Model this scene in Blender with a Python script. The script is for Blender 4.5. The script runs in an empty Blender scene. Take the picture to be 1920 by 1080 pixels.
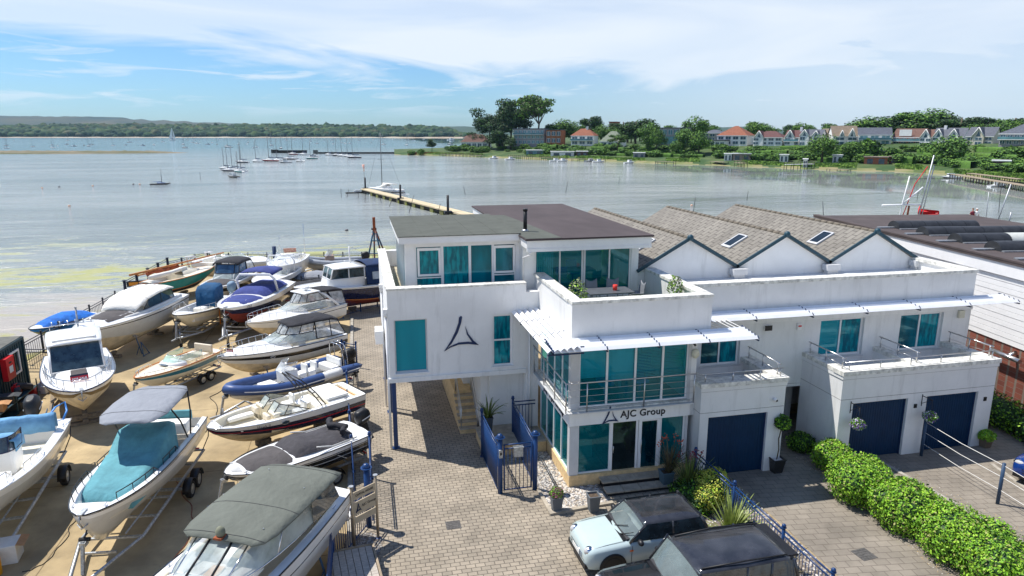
import bpy, math, random
import numpy as np
from mathutils import Vector, Matrix, noise as mnoise
rnd = random.Random(7)
scene = bpy.context.scene
COL = scene.collection
# ------------------------------------------------------------------ camera, sky, sun, exposure
CAMH = 11.7; FPX = 1280.0; PITCH = math.atan(290/1280.0); HEAD = math.radians(12.7)
cam = bpy.data.cameras.new('camera'); cam.sensor_width = 36; cam.lens = 24.0
cam.clip_start = 0.2; cam.clip_end = 20000
cam_o = bpy.data.objects.new('camera', cam); COL.objects.link(cam_o)
cam_o.location = (0, 0, CAMH); cam_o.rotation_euler = (math.pi/2-PITCH, 0, -HEAD)
scene.camera = cam_o
SUN_AZ = math.atan2(-1.1, 0.80); SUN_EL = math.radians(61)
world = bpy.data.worlds.new('World'); scene.world = world; world.use_nodes = True
scene.view_settings.view_transform = 'Standard'; scene.view_settings.look = 'None'
scene.view_settings.exposure = 0.30; scene.view_settings.gamma = 1.0
def build_world():
    nt = world.node_tree; N = nt.nodes; Lk = nt.links; N.clear()
    out = N.new('ShaderNodeOutputWorld'); bg = N.new('ShaderNodeBackground'); Lk.new(bg.outputs[0], out.inputs[0])
    sky = N.new('ShaderNodeTexSky'); sky.sky_type = 'NISHITA'; sky.sun_disc = False
    sky.sun_elevation = SUN_EL; sky.sun_rotation = SUN_AZ; sky.altitude = 0; sky.air_density = 1.0; sky.dust_density = 0.4; sky.ozone_density = 2.5
    tc = N.new('ShaderNodeTexCoord'); mp = N.new('ShaderNodeMapping'); mp.inputs['Rotation'].default_value = (0, 0, HEAD)
    Lk.new(tc.outputs['Generated'], mp.inputs[0])
    sp = N.new('ShaderNodeSeparateXYZ'); Lk.new(mp.outputs[0], sp.inputs[0])
    def m(op, a, b=None, c=None, clamp=False):
        n = N.new('ShaderNodeMath'); n.operation = op; n.use_clamp = clamp
        for i, v in enumerate((a, b, c)):
            if v is None: continue
            if hasattr(v, 'links'): Lk.new(v, n.inputs[i])
            else: n.inputs[i].default_value = v
        return n.outputs[0]
    az = m('ARCTAN2', sp.outputs[0], sp.outputs[1]); el = m('ARCSINE', sp.outputs[2])
    def nz(sx, sy, det, dist, off, rough=0.55):
        cb = N.new('ShaderNodeCombineXYZ'); Lk.new(m('MULTIPLY', az, sx), cb.inputs[0]); Lk.new(m('MULTIPLY', el, sy), cb.inputs[1]); cb.inputs[2].default_value = off
        n = N.new('ShaderNodeTexNoise'); n.inputs['Scale'].default_value = 1; n.inputs['Detail'].default_value = det
        n.inputs['Roughness'].default_value = rough; n.inputs['Distortion'].default_value = dist; Lk.new(cb.outputs[0], n.inputs['Vector']); return n.outputs[0]
    n1 = nz(3.2, 16, 6, 1.2, 1.7); n2 = nz(7, 60, 5, 0.8, 5.0, .6); n3 = nz(1.6, 9, 4, 0.6, 9.0)
    # cloud sheet overhead, thinning towards the horizon; clear band lower on the left
    thr = m('ADD', m('MULTIPLY', m('SMOOTH_MIN', az, 0.3, 0.2), -0.05), 0.078)
    s = m('ADD', m('SUBTRACT', el, thr), m('MULTIPLY', m('SUBTRACT', n1, 0.5), 0.16))
    c1 = m('MULTIPLY', m('ADD', s, 0.012), 26, clamp=True)
    st = m('MULTIPLY', m('SUBTRACT', n2, 0.52), 7.0, clamp=True)
    band = m('MULTIPLY', m('SUBTRACT', el, 0.018), 40, clamp=True)
    c2 = m('MULTIPLY', m('MULTIPLY', st, band), 0.75)
    cc = m('MAXIMUM', c1, c2)
    thin = m('ADD', m('MULTIPLY', m('SUBTRACT', n3, 0.42), 1.5, clamp=True), 0.72, clamp=True)
    cc = m('MULTIPLY', m('MULTIPLY', cc, thin), 0.93)
    # right-hand side veiled by thin high cloud
    veil = m('MULTIPLY', m('ADD', az, 0.08), 1.9, clamp=True)
    cc = m('MAXIMUM', cc, m('MULTIPLY', veil, m('ADD', m('MULTIPLY', n3, 0.5), 0.38)))
    cc = m('MULTIPLY', cc, m('SUBTRACT', 1.25, m('MULTIPLY', el, 1.6), clamp=True))    # cloud cleared from the unseen high sky to lessen ambient fill
    tint = N.new('ShaderNodeMix'); tint.data_type = 'RGBA'; tint.blend_type = 'MULTIPLY'; tint.inputs[0].default_value = 1
    Lk.new(sky.outputs[0], tint.inputs[6]); tint.inputs[7].default_value = SKYTINT
    mx = N.new('ShaderNodeMix'); mx.data_type = 'RGBA'
    Lk.new(cc, mx.inputs[0]); Lk.new(tint.outputs[2], mx.inputs[6]); mx.inputs[7].default_value = CLOUDCOL
    Lk.new(mx.outputs[2], bg.inputs[0]); bg.inputs[1].default_value = SKYSTR
SKYSTR = 0.10; SKYTINT = (0.58, 0.84, 1.14, 1); CLOUDCOL = (7.2, 7.8, 8.5, 1)
build_world()
sl = bpy.data.lights.new('sun', 'SUN'); sl.energy = 4.9; sl.angle = math.radians(0.53); sl.color = (1.0, 0.955, 0.88)
so = bpy.data.objects.new('sun', sl); COL.objects.link(so)
sdir = Vector((math.sin(SUN_AZ)*math.cos(SUN_EL), math.cos(SUN_AZ)*math.cos(SUN_EL), math.sin(SUN_EL)))
so.rotation_euler = sdir.to_track_quat('Z', 'Y').to_euler(); so.location = (-20, 20, 60)

# ------------------------------------------------------------------ pixel -> world (places things where the photograph puts them on the ground)
_hd = (math.sin(HEAD), math.cos(HEAD)); _rt = (math.cos(HEAD), -math.sin(HEAD))
def ray(px, py):
    a = (px-960)/FPX; b = (540-py)/FPX; cp = math.cos(PITCH); s_ = math.sin(PITCH)
    return (_hd[0]*(cp+b*s_)+a*_rt[0], _hd[1]*(cp+b*s_)+a*_rt[1], -s_+b*cp)
def P(px, py, z=0.0):
    r = ray(px, py); t = (z-CAMH)/r[2]; return Vector((r[0]*t, r[1]*t, z))
def at_dist(px, D):                # point on the bearing of column px, D metres ahead of the camera
    r = ray(px, 250); k = D/(r[0]*_hd[0]+r[1]*_hd[1]); return Vector((r[0]*k, r[1]*k, 0))
def drop(py): r = ray(960, py); return -r[2]/(r[0]*_hd[0]+r[1]*_hd[1])      # metres below eye level per metre ahead
def sec_(px): return math.sqrt(1+((px-960)/1312.4)**2)

# ------------------------------------------------------------------ materials
MATS = {}
def M(name, col, rough=0.5, metal=0.0, var=0.10, vs=3.0, bump=0.0, bs=30.0, coat=0.0, spec=0.5, st=(1, 1, 1), col2=None, vmin=.35, vmax=.65, trans=0.0, alpha=1.0, det=4, ior=1.45):
    if name in MATS: return MATS[name]
    m = bpy.data.materials.new(name); m.use_nodes = True; nt = m.node_tree; N = nt.nodes; b = N['Principled BSDF']
    b.inputs['Roughness'].default_value = rough; b.inputs['Metallic'].default_value = metal
    b.inputs['Coat Weight'].default_value = coat; b.inputs['Coat Roughness'].default_value = 0.05; b.inputs['Specular IOR Level'].default_value = spec
    b.inputs['Transmission Weight'].default_value = trans; b.inputs['Alpha'].default_value = alpha; b.inputs['IOR'].default_value = ior
    c = tuple(col)+(1,); b.inputs['Base Color'].default_value = c
    tc = N.new('ShaderNodeTexCoord'); mp = N.new('ShaderNodeMapping'); mp.inputs['Scale'].default_value = st
    nt.links.new(tc.outputs['Object'], mp.inputs[0])
    if var > 0 or col2:
        nz = N.new('ShaderNodeTexNoise'); nz.inputs['Scale'].default_value = vs; nz.inputs['Detail'].default_value = det; nz.inputs['Roughness'].default_value = .6
        nt.links.new(mp.outputs[0], nz.inputs['Vector'])
        mr = N.new('ShaderNodeMapRange'); mr.inputs['From Min'].default_value = vmin; mr.inputs['From Max'].default_value = vmax
        nt.links.new(nz.outputs[0], mr.inputs[0])
        mx = N.new('ShaderNodeMix'); mx.data_type = 'RGBA'; nt.links.new(mr.outputs[0], mx.inputs[0])
        if col2: mx.inputs[6].default_value = tuple(col2)+(1,); mx.inputs[7].default_value = c
        else:
            mx.inputs[6].default_value = tuple(v*(1-var) for v in col)+(1,); mx.inputs[7].default_value = tuple(min(1, v*(1+var)) for v in col)+(1,)
        nt.links.new(mx.outputs[2], b.inputs['Base Color'])
    if bump > 0:
        n2 = N.new('ShaderNodeTexNoise'); n2.inputs['Scale'].default_value = bs; n2.inputs['Detail'].default_value = 5
        nt.links.new(mp.outputs[0], n2.inputs['Vector'])
        bp = N.new('ShaderNodeBump'); bp.inputs['Strength'].default_value = bump; bp.inputs['Distance'].default_value = 0.05 if bs > 5 else 0.10
        nt.links.new(n2.outputs[0], bp.inputs['Height']); nt.links.new(bp.outputs[0], b.inputs['Normal'])
    MATS[name] = m; return m

# ------------------------------------------------------------------ mesh builder
class MB:
    def __init__(self, mat=None, X=None):
        self.v = []; self.f = []; self.fm = []; self.mats = []; self.X = X; self.m = mat; self.sm = []
        self.smooth = False
    def mi(self):
        if self.m not in self.mats: self.mats.append(self.m)
        return self.mats.index(self.m)
    def vert(self, p):
        p = Vector(p)
        if self.X is not None: p = self.X @ p
        self.v.append(p); return len(self.v)-1
    def face(self, idx): self.f.append(tuple(idx)); self.fm.append(self.mi()); self.sm.append(self.smooth)
    def poly(self, pts): self.face([self.vert(p) for p in pts])
    def box(self, x0, y0, z0, x1, y1, z1):
        a = [self.vert(p) for p in ((x0,y0,z0),(x1,y0,z0),(x1,y1,z0),(x0,y1,z0),(x0,y0,z1),(x1,y0,z1),(x1,y1,z1),(x0,y1,z1))]
        for q in ((0,3,2,1),(4,5,6,7),(0,1,5,4),(1,2,6,5),(2,3,7,6),(3,0,4,7)): self.face([a[i] for i in q])
        return self
    def obox(self, c, s, rz=0, rx=0, ry=0):
        old = self.X; R = Matrix.Translation(Vector(c)) @ Matrix.Rotation(rz, 4, 'Z') @ Matrix.Rotation(ry, 4, 'Y') @ Matrix.Rotation(rx, 4, 'X')
        self.X = (old @ R) if old is not None else R
        self.box(-s[0]/2, -s[1]/2, -s[2]/2, s[0]/2, s[1]/2, s[2]/2); self.X = old; return self
    def prism(self, pts, z0, z1):
        a = [self.vert((p[0], p[1], z0)) for p in pts]; b = [self.vert((p[0], p[1], z1)) for p in pts]; n = len(pts)
        self.face(a[::-1]); self.face(b)
        for i in range(n): self.face((a[i], a[(i+1)%n], b[(i+1)%n], b[i]))
        return self
    def xprism(self, pts, y0, y1):   # outline in x,z extruded along y
        a = [self.vert((p[0], y0, p[1])) for p in pts]; b = [self.vert((p[0], y1, p[1])) for p in pts]; n = len(pts)
        self.face(a); self.face(b[::-1])
        for i in range(n): self.face((a[i], b[i], b[(i+1)%n], a[(i+1)%n]))
        return self
    def loft(self, rings, closed=True, caps=True, smooth=True, rowmats=None):
        old = self.smooth; R = [[self.vert(p) for p in r] for r in rings]; n = len(rings[0]); om = self.m
        self.smooth = smooth
        for i in range(len(R)-1):
            for j in range(n if closed else n-1):
                if rowmats: self.m = rowmats[j] if j < len(rowmats) else om
                self.face((R[i][j], R[i][(j+1)%n], R[i+1][(j+1)%n], R[i+1][j]))
        self.m = om
        if closed and caps:
            self.smooth = False; self.face(R[0][::-1]); self.face(R[-1])
        self.smooth = old; return self
    def cyl(self, p0, p1, r0, r1=None, n=10, caps=True, smooth=True):
        p0 = Vector(p0); p1 = Vector(p1); r1 = r0 if r1 is None else r1; d = (p1-p0)
        if d.length < 1e-6: return self
        d.normalize(); u = d.cross(Vector((0, 0, 1)))
        if u.length < 1e-3: u = d.cross(Vector((1, 0, 0)))
        u.normalize(); w = u.cross(d)
        ring = lambda p, r: [p + (u*math.cos(2*math.pi*k/n)+w*math.sin(2*math.pi*k/n))*r for k in range(n)]
        return self.loft([ring(p0, r0), ring(p1, r1)], True, caps, smooth)
    def tube(self, pts, r, n=6, closed=False):
        pts = [Vector(p) for p in pts]; m_ = len(pts); rings = []; pu = None
        for i, p in enumerate(pts):
            if closed: d = pts[(i+1)%m_]-pts[(i-1)%m_]
            else: d = pts[min(i+1, m_-1)]-pts[max(i-1, 0)]
            if d.length < 1e-9: d = Vector((0, 0, 1))
            d.normalize()
            if pu is None:
                u = d.cross(Vector((0, 0, 1)))
                if u.length < 1e-2: u = d.cross(Vector((1, 0, 0)))
            else: u = pu - d*pu.dot(d)
            if u.length < 1e-6: u = d.cross(Vector((1, 0, 0)))
            u.normalize(); pu = u; w = u.cross(d)
            rr = r[i] if isinstance(r, (list, tuple)) else r
            rings.append([p+(u*math.cos(2*math.pi*k/n)+w*math.sin(2*math.pi*k/n))*rr for k in range(n)])
        if closed: rings.append(rings[0]); return self.loft(rings, True, False)
        return self.loft(rings, True, True)
    def ball(self, c, r, nu=12, nv=8, z0=-1.0, z1=1.0):
        c = Vector(c); r = Vector(r) if hasattr(r, '__len__') else Vector((r, r, r)); rings = []
        a0 = math.asin(z0); a1 = math.asin(z1)
        for i in range(nv+1):
            a = a0+(a1-a0)*i/nv
            rings.append([c+Vector((r.x*math.cos(a)*math.cos(2*math.pi*k/nu), r.y*math.cos(a)*math.sin(2*math.pi*k/nu), r.z*math.sin(a))) for k in range(nu)])
        return self.loft(rings, True, True)
    def grid(self, fn, nu, nv, smooth=True):
        old = self.smooth; self.smooth = smooth; G = [[self.vert(fn(i/nu, j/nv)) for j in range(nv+1)] for i in range(nu+1)]
        for i in range(nu):
            for j in range(nv): self.face((G[i][j], G[i+1][j], G[i+1][j+1], G[i][j+1]))
        self.smooth = old; return self
    def build(self, name, parent=None, bevel=0, sub=0, solid=0, label=None, merge=False):
        me = bpy.data.meshes.new(name); me.from_pydata([tuple(p) for p in self.v], [], self.f)
        for m in self.mats: me.materials.append(m)
        me.polygons.foreach_set('material_index', self.fm); me.polygons.foreach_set('use_smooth', self.sm)
        me.update()
        o = bpy.data.objects.new(name, me); COL.objects.link(o)
        if parent is not None: o.parent = parent
        if label: o['label'] = label
        if solid: s = o.modifiers.new('solid', 'SOLIDIFY'); s.thickness = solid; s.offset = 0
        if bevel: b = o.modifiers.new('bevel', 'BEVEL'); b.width = bevel; b.segments = 2; b.limit_method = 'ANGLE'
        if sub: s = o.modifiers.new('sub', 'SUBSURF'); s.levels = sub; s.render_levels = sub
        return o
def raw_mesh(name, V, F, mats, mi=None, smooth=False):   # numpy arrays, quads or triangles
    me = bpy.data.meshes.new(name); n = F.shape[1]
    me.vertices.add(len(V)); me.vertices.foreach_set('co', V.astype(np.float32).ravel())
    me.loops.add(F.size); me.loops.foreach_set('vertex_index', F.astype(np.int32).ravel())
    me.polygons.add(len(F)); me.polygons.foreach_set('loop_start', np.arange(0, F.size, n, dtype=np.int32))
    me.polygons.foreach_set('loop_total', np.full(len(F), n, dtype=np.int32))
    for m in mats: me.materials.append(m)
    if mi is not None: me.polygons.foreach_set('material_index', mi.astype(np.int32))
    if smooth: me.polygons.foreach_set('use_smooth', np.ones(len(F), dtype=bool))
    me.update(calc_edges=True); return me
def link(name, me, parent=None):
    o = bpy.data.objects.new(name, me); COL.objects.link(o)
    if parent is not None: o.parent = parent
    return o
def tag(o, label=None, cat=None, group=None, kind=None):
    if label: o['label'] = label
    if cat: o['category'] = cat
    if group: o['group'] = group
    if kind: o['kind'] = kind
    return o
def T(name, label, cat, loc=(0, 0, 0), rz=0.0, group=None, sc=None):
    o = bpy.data.objects.new(name, None); o.empty_display_size = .3; COL.objects.link(o); o.location = loc; o.rotation_euler = (0, 0, rz)
    if sc: o.scale = (sc, sc, sc) if not hasattr(sc, '__len__') else sc
    return tag(o, label, cat, group)
def S(o, label=None): o['kind'] = 'structure'; return tag(o, label)
KIDS = {}
def dup(root, loc, rz, label, group=None, sc=None):
    def kids(o): return [c for c in bpy.data.objects if c.parent == o]
    if root.name not in KIDS:
        KIDS[root.name] = [(c, kids(c)) for c in kids(root)]
    r = root.copy(); COL.objects.link(r); r.location = loc; r.rotation_euler = (0, 0, rz); r['label'] = label
    if group: r['group'] = group
    if sc is not None: r.scale = (sc, sc, sc) if not hasattr(sc, '__len__') else sc
    for c, gk in KIDS[root.name]:
        d = c.copy(); COL.objects.link(d); d.parent = r
        for g in gk: e = g.copy(); COL.objects.link(e); e.parent = d
    return r
def leaves(pts, nrm, size, rs, aspect=1.6, droop=0.0, jit=0.8):   # one small quad per point, roughly facing nrm
    n = len(pts); N = nrm + rs.normal(0, jit, (n, 3)); N /= np.linalg.norm(N, axis=1)[:, None]+1e-9
    A = rs.normal(0, 1, (n, 3)); U = np.cross(N, A); U /= np.linalg.norm(U, axis=1)[:, None]+1e-9; W = np.cross(N, U)
    s = size*rs.uniform(.6, 1.35, n)[:, None]; U = U*s*aspect*.5; W = W*s*.5
    V = np.stack([pts-U, pts-W*.9+U*.1, pts+U, pts+W*.9+U*.1], 1).reshape(-1, 3)
    return V, np.arange(4*n).reshape(n, 4)
def text_mesh(s, size, ext=0.01, bold=0.0, spacing=1.0):
    c = bpy.data.curves.new('lettering', 'FONT'); c.body = s; c.size = size; c.extrude = ext; c.align_x = 'CENTER'; c.align_y = 'CENTER'; c.offset = bold; c.space_character = spacing
    o = bpy.data.objects.new('lettering', c); COL.objects.link(o); dg = bpy.context.evaluated_depsgraph_get(); dg.update()
    me = bpy.data.meshes.new_from_object(o.evaluated_get(dg)); bpy.data.objects.remove(o); return me
def text(name, s, size, mat, parent, mtx, ext=0.01, bold=0.0, spacing=1.0, label=None):
    me = text_mesh(s, size, ext, bold, spacing); me.materials.clear(); me.materials.append(mat); me.transform(mtx)
    o = link(name, me, parent)
    if label: o['label'] = label
    return o
TXZ = Matrix.Rotation(math.pi/2, 4, 'X')    # text lying in the x-z plane, read from -y
# ------------------------------------------------------------------ shared materials
def rgb(r, g, b):   # sRGB 0-255 -> linear
    return tuple(((c/255+0.055)/1.055)**2.4 if c/255 > 0.04045 else c/255/12.92 for c in (r, g, b))
def wall_material(name, col):
    m = M(name, col, rough=.75, var=.05, vs=.8, bump=.05, bs=40); nt = m.node_tree; N = nt.nodes; b = N['Principled BSDF']
    base = b.inputs['Base Color'].links[0].from_socket; tc = [n for n in N if n.type == 'TEX_COORD'][0]
    mp = N.new('ShaderNodeMapping'); mp.inputs['Scale'].default_value = (2.6, 2.6, .35); nt.links.new(tc.outputs['Object'], mp.inputs[0])
    nz = N.new('ShaderNodeTexNoise'); nz.inputs['Scale'].default_value = 1.3; nz.inputs['Detail'].default_value = 7; nz.inputs['Roughness'].default_value = .65; nt.links.new(mp.outputs[0], nz.inputs[0])
    mr = N.new('ShaderNodeMapRange'); mr.inputs['From Min'].default_value = .53; mr.inputs['From Max'].default_value = .78; mr.inputs['To Max'].default_value = .42; nt.links.new(nz.outputs[0], mr.inputs[0])
    mx = N.new('ShaderNodeMix'); mx.data_type = 'RGBA'; nt.links.new(mr.outputs[0], mx.inputs[0]); nt.links.new(base, mx.inputs[6]); mx.inputs[7].default_value = (.40, .40, .38, 1)
    nt.links.new(mx.outputs[2], b.inputs['Base Color']); return m
WALL = wall_material('white render', (.80, .80, .79)); WALL2 = wall_material('white render weathered', (.74, .74, .73))
COPE = M('coping stone', (.66, .65, .60), rough=.8, var=.3, vs=5, bump=.1)
PVC = M('white upvc', (.8, .8, .8), rough=.35, var=.03); FRAME = M('grey frame', (.55, .56, .57), rough=.4, var=.05)
NAVY = M('navy paint', rgb(18, 44, 82), rough=.45, var=.12); DOORB = M('garage door blue', rgb(7, 46, 78), rough=.5, spec=.3, var=.10, vs=2)
BLUE = M('railing blue', rgb(24, 58, 106), rough=.35, var=.12); STEEL = M('stainless steel', (.55, .55, .55), rough=.3, metal=1, var=.05)
GALV = M('galvanised steel', (.42, .44, .46), rough=.5, metal=.75, var=.25, vs=14); BLACK = M('black plastic', (.012, .012, .014), rough=.45, var=.2)
RUBBER = M('rubber', (.018, .018, .019), rough=.8, var=.2); CREAM = M('sandstone plinth', rgb(214, 186, 140), rough=.8, var=.15, vs=6, bump=.1)
STONE = M('stone slabs', rgb(168, 158, 142), rough=.85, var=.2, vs=4, bump=.1); DKTEAL = M('dark teal trim', rgb(30, 66, 80), rough=.5)
WOOD = M('weathered wood', rgb(150, 135, 115), rough=.85, var=.25, vs=6, st=(1, 1, 8)); RUST = M('rust', rgb(140, 75, 45), rough=.85, var=.4, vs=9)
BARK = M('bark', (.10, .075, .055), rough=.9, var=.3, vs=9, bump=.3); REDP = M('red paint', rgb(200, 25, 35), rough=.4); GOLDW = M('varnished timber', rgb(190, 120, 60), rough=.35, var=.2, vs=8)
def pane_material(name, c1, c2, wave=0.0, ws=5.0, low=None, horiz=False):
    m = bpy.data.materials.new(name); m.use_nodes = True; nt = m.node_tree; N = nt.nodes; b = N['Principled BSDF']
    b.inputs['Roughness'].default_value = .05; b.inputs['Specular IOR Level'].default_value = .75; b.inputs['Specular Tint'].default_value = (.35, .85, .95, 1)
    tc = N.new('ShaderNodeTexCoord'); mp = N.new('ShaderNodeMapping'); mp.inputs['Scale'].default_value = (1, 1, .25) if not horiz else (.1, .1, 1)
    nt.links.new(tc.outputs['Object'], mp.inputs[0])
    nz = N.new('ShaderNodeTexNoise'); nz.inputs['Scale'].default_value = ws; nz.inputs['Detail'].default_value = 3; nt.links.new(mp.outputs[0], nz.inputs[0])
    mr = N.new('ShaderNodeMapRange'); mr.inputs['From Min'].default_value = .38; mr.inputs['From Max'].default_value = .62; nt.links.new(nz.outputs[0], mr.inputs[0])
    mx = N.new('ShaderNodeMix'); mx.data_type = 'RGBA'; nt.links.new(mr.outputs[0], mx.inputs[0]); mx.inputs[6].default_value = c1+(1,); mx.inputs[7].default_value = c2+(1,)
    nt.links.new(mx.outputs[2], b.inputs['Base Color']); MATS[name] = m; return m
P_BLIND = pane_material('teal blind glass', rgb(0, 128, 146), rgb(0, 142, 160), ws=.8)
P_CURT = pane_material('teal curtain glass', rgb(0, 84, 104), rgb(0, 140, 152), ws=9)
P_DARK = pane_material('dark teal glass', rgb(0, 62, 78), rgb(0, 112, 130), ws=1.4)
P_DEEP = pane_material('deep teal glass', rgb(0, 32, 44), rgb(0, 76, 92), ws=2.2)
P_SLAT = pane_material('slatted blind glass', rgb(0, 52, 72), rgb(0, 122, 142), ws=26, horiz=True)
def tinted_glass():
    m = bpy.data.materials.new('tinted office glazing'); m.use_nodes = True; N = m.node_tree.nodes; L = m.node_tree.links; N.clear(); o = N.new('ShaderNodeOutputMaterial'); tr = N.new('ShaderNodeBsdfTransparent'); tr.inputs[0].default_value = (.20, .84, .95, 1)
    df = N.new('ShaderNodeBsdfDiffuse'); df.inputs[0].default_value = (0, .22, .27, 1); gl = N.new('ShaderNodeBsdfGlossy'); gl.inputs[0].default_value = (.45, .9, 1, 1); gl.inputs['Roughness'].default_value = .02; f = N.new('ShaderNodeFresnel'); f.inputs[0].default_value = 1.7
    nz = N.new('ShaderNodeTexNoise'); nz.inputs['Scale'].default_value = .9; mr = N.new('ShaderNodeMapRange'); mr.inputs['To Min'].default_value = .15; mr.inputs['To Max'].default_value = .55; tc = N.new('ShaderNodeTexCoord'); L.new(tc.outputs['Object'], nz.inputs[0]); L.new(nz.outputs[0], mr.inputs[0])
    a = N.new('ShaderNodeMixShader'); L.new(mr.outputs[0], a.inputs[0]); L.new(tr.outputs[0], a.inputs[1]); L.new(df.outputs[0], a.inputs[2]); b = N.new('ShaderNodeMixShader'); L.new(f.outputs[0], b.inputs[0]); L.new(a.outputs[0], b.inputs[1]); L.new(gl.outputs[0], b.inputs[2]); L.new(b.outputs[0], o.inputs[0]); return m
P_GLZ = tinted_glass()
BLINDM = M('pale window blind', (.8, .85, .85), rough=.8, var=.06, vs=6, st=(1, 1, .1))
P_BLACK = pane_material('black glass', rgb(8, 10, 14), rgb(22, 28, 34), ws=2)
GLASS = M('boat glass', (.50, .58, .56), rough=.04, var=.3, vs=1.5, spec=.9, alpha=.5)
CLEAR = M('clear vinyl', (.62, .66, .68), rough=.12, var=.35, vs=3, alpha=.55, spec=.8); SMOKE = M('smoked glass', (.03, .05, .06), rough=.04, var=.5, vs=3, spec=.9, coat=1)

# ------------------------------------------------------------------ ground, drive, water
def brick_material(name, c1, c2, mortar, bw, bh, rot=0.0, msize=.012, rough=.85, stain=.36):
    m = bpy.data.materials.new(name); m.use_nodes = True; nt = m.node_tree; N = nt.nodes; b = N['Principled BSDF']; b.inputs['Roughness'].default_value = rough
    tc = N.new('ShaderNodeTexCoord'); mp = N.new('ShaderNodeMapping'); mp.inputs['Rotation'].default_value = rot if hasattr(rot, '__len__') else (0, 0, rot); nt.links.new(tc.outputs['Object'], mp.inputs[0])
    br = N.new('ShaderNodeTexBrick'); br.inputs['Scale'].default_value = 1; br.inputs['Brick Width'].default_value = bw; br.inputs['Row Height'].default_value = bh
    br.inputs['Mortar Size'].default_value = msize; br.inputs['Mortar Smooth'].default_value = .3; br.inputs['Bias'].default_value = -.1
    br.inputs['Color1'].default_value = c1+(1,); br.inputs['Color2'].default_value = c2+(1,); br.inputs['Mortar'].default_value = mortar+(1,); nt.links.new(mp.outputs[0], br.inputs['Vector'])
    nz = N.new('ShaderNodeTexNoise'); nz.inputs['Scale'].default_value = .55; nz.inputs['Detail'].default_value = 8; nz.inputs['Roughness'].default_value = .65; nt.links.new(tc.outputs['Object'], nz.inputs['Vector'])
    mr = N.new('ShaderNodeMapRange'); mr.inputs['From Min'].default_value = .3; mr.inputs['From Max'].default_value = .7; mr.inputs['To Min'].default_value = 1-stain; mr.inputs['To Max'].default_value = 1+stain*.6; nt.links.new(nz.outputs[0], mr.inputs[0])
    mx = N.new('ShaderNodeVectorMath'); mx.operation = 'SCALE'; nt.links.new(br.outputs[0], mx.inputs[0]); nt.links.new(mr.outputs[0], mx.inputs['Scale']); nt.links.new(mx.outputs[0], b.inputs['Base Color'])
    bp = N.new('ShaderNodeBump'); bp.inputs['Strength'].default_value = .5; bp.inputs['Distance'].default_value = .01; bp.invert = True; nt.links.new(br.outputs['Fac'], bp.inputs['Height']); nt.links.new(bp.outputs[0], b.inputs['Normal'])
    MATS[name] = m; return m
PAVE = brick_material('brick paving', (.355, .30, .23), (.28, .24, .185), (.13, .11, .085), .27, .17, 0.0, .014)
PAVE2 = brick_material('driveway paving', (.27, .235, .19), (.235, .205, .165), (.15, .125, .10), .40, .27, .12, .012)
BRICKW = brick_material('red brick wall', rgb(165, 85, 60), rgb(130, 60, 45), rgb(150, 135, 120), .225, .075, (math.pi/2, 0, 0), .010, stain=.2)
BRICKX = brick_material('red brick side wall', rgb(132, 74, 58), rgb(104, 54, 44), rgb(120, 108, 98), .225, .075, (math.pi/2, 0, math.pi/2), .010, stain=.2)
def yard_material():
    m = M('yard concrete', (.40, .305, .17), rough=.9, var=.30, vs=.5, bump=.08, bs=12, det=9); nt = m.node_tree; N = nt.nodes; b = N['Principled BSDF']; tc = [n for n in N if n.type == 'TEX_COORD'][0]
    base = b.inputs['Base Color'].links[0].from_socket
    n2 = N.new('ShaderNodeTexNoise'); n2.inputs['Scale'].default_value = 1.7; n2.inputs['Detail'].default_value = 10; n2.inputs['Roughness'].default_value = .75; n2.inputs['Distortion'].default_value = .6; nt.links.new(tc.outputs['Object'], n2.inputs[0])
    r = N.new('ShaderNodeMapRange'); r.inputs['From Min'].default_value = .56; r.inputs['From Max'].default_value = .8; r.inputs['To Max'].default_value = .75; nt.links.new(n2.outputs[0], r.inputs[0])
    mx = N.new('ShaderNodeMix'); mx.data_type = 'RGBA'; nt.links.new(r.outputs[0], mx.inputs[0]); nt.links.new(base, mx.inputs[6]); mx.inputs[7].default_value = (.20, .16, .11, 1)
    br = N.new('ShaderNodeTexBrick'); br.offset = 0; br.inputs['Scale'].default_value = 1; br.inputs['Brick Width'].default_value = 4.5; br.inputs['Row Height'].default_value = 6; br.inputs['Mortar Size'].default_value = .018
    br.inputs['Color1'].default_value = (1, 1, 1, 1); br.inputs['Color2'].default_value = (.94, .94, .94, 1); br.inputs['Mortar'].default_value = (.5, .48, .45, 1); nt.links.new(tc.outputs['Object'], br.inputs[0])
    mm = N.new('ShaderNodeMix'); mm.data_type = 'RGBA'; mm.blend_type = 'MULTIPLY'; mm.inputs[0].default_value = 1; nt.links.new(mx.outputs[2], mm.inputs[6]); nt.links.new(br.outputs[0], mm.inputs[7])
    nt.links.new(mm.outputs[2], b.inputs['Base Color']); return m
YARD = yard_material()
WZ = -1.35
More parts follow.
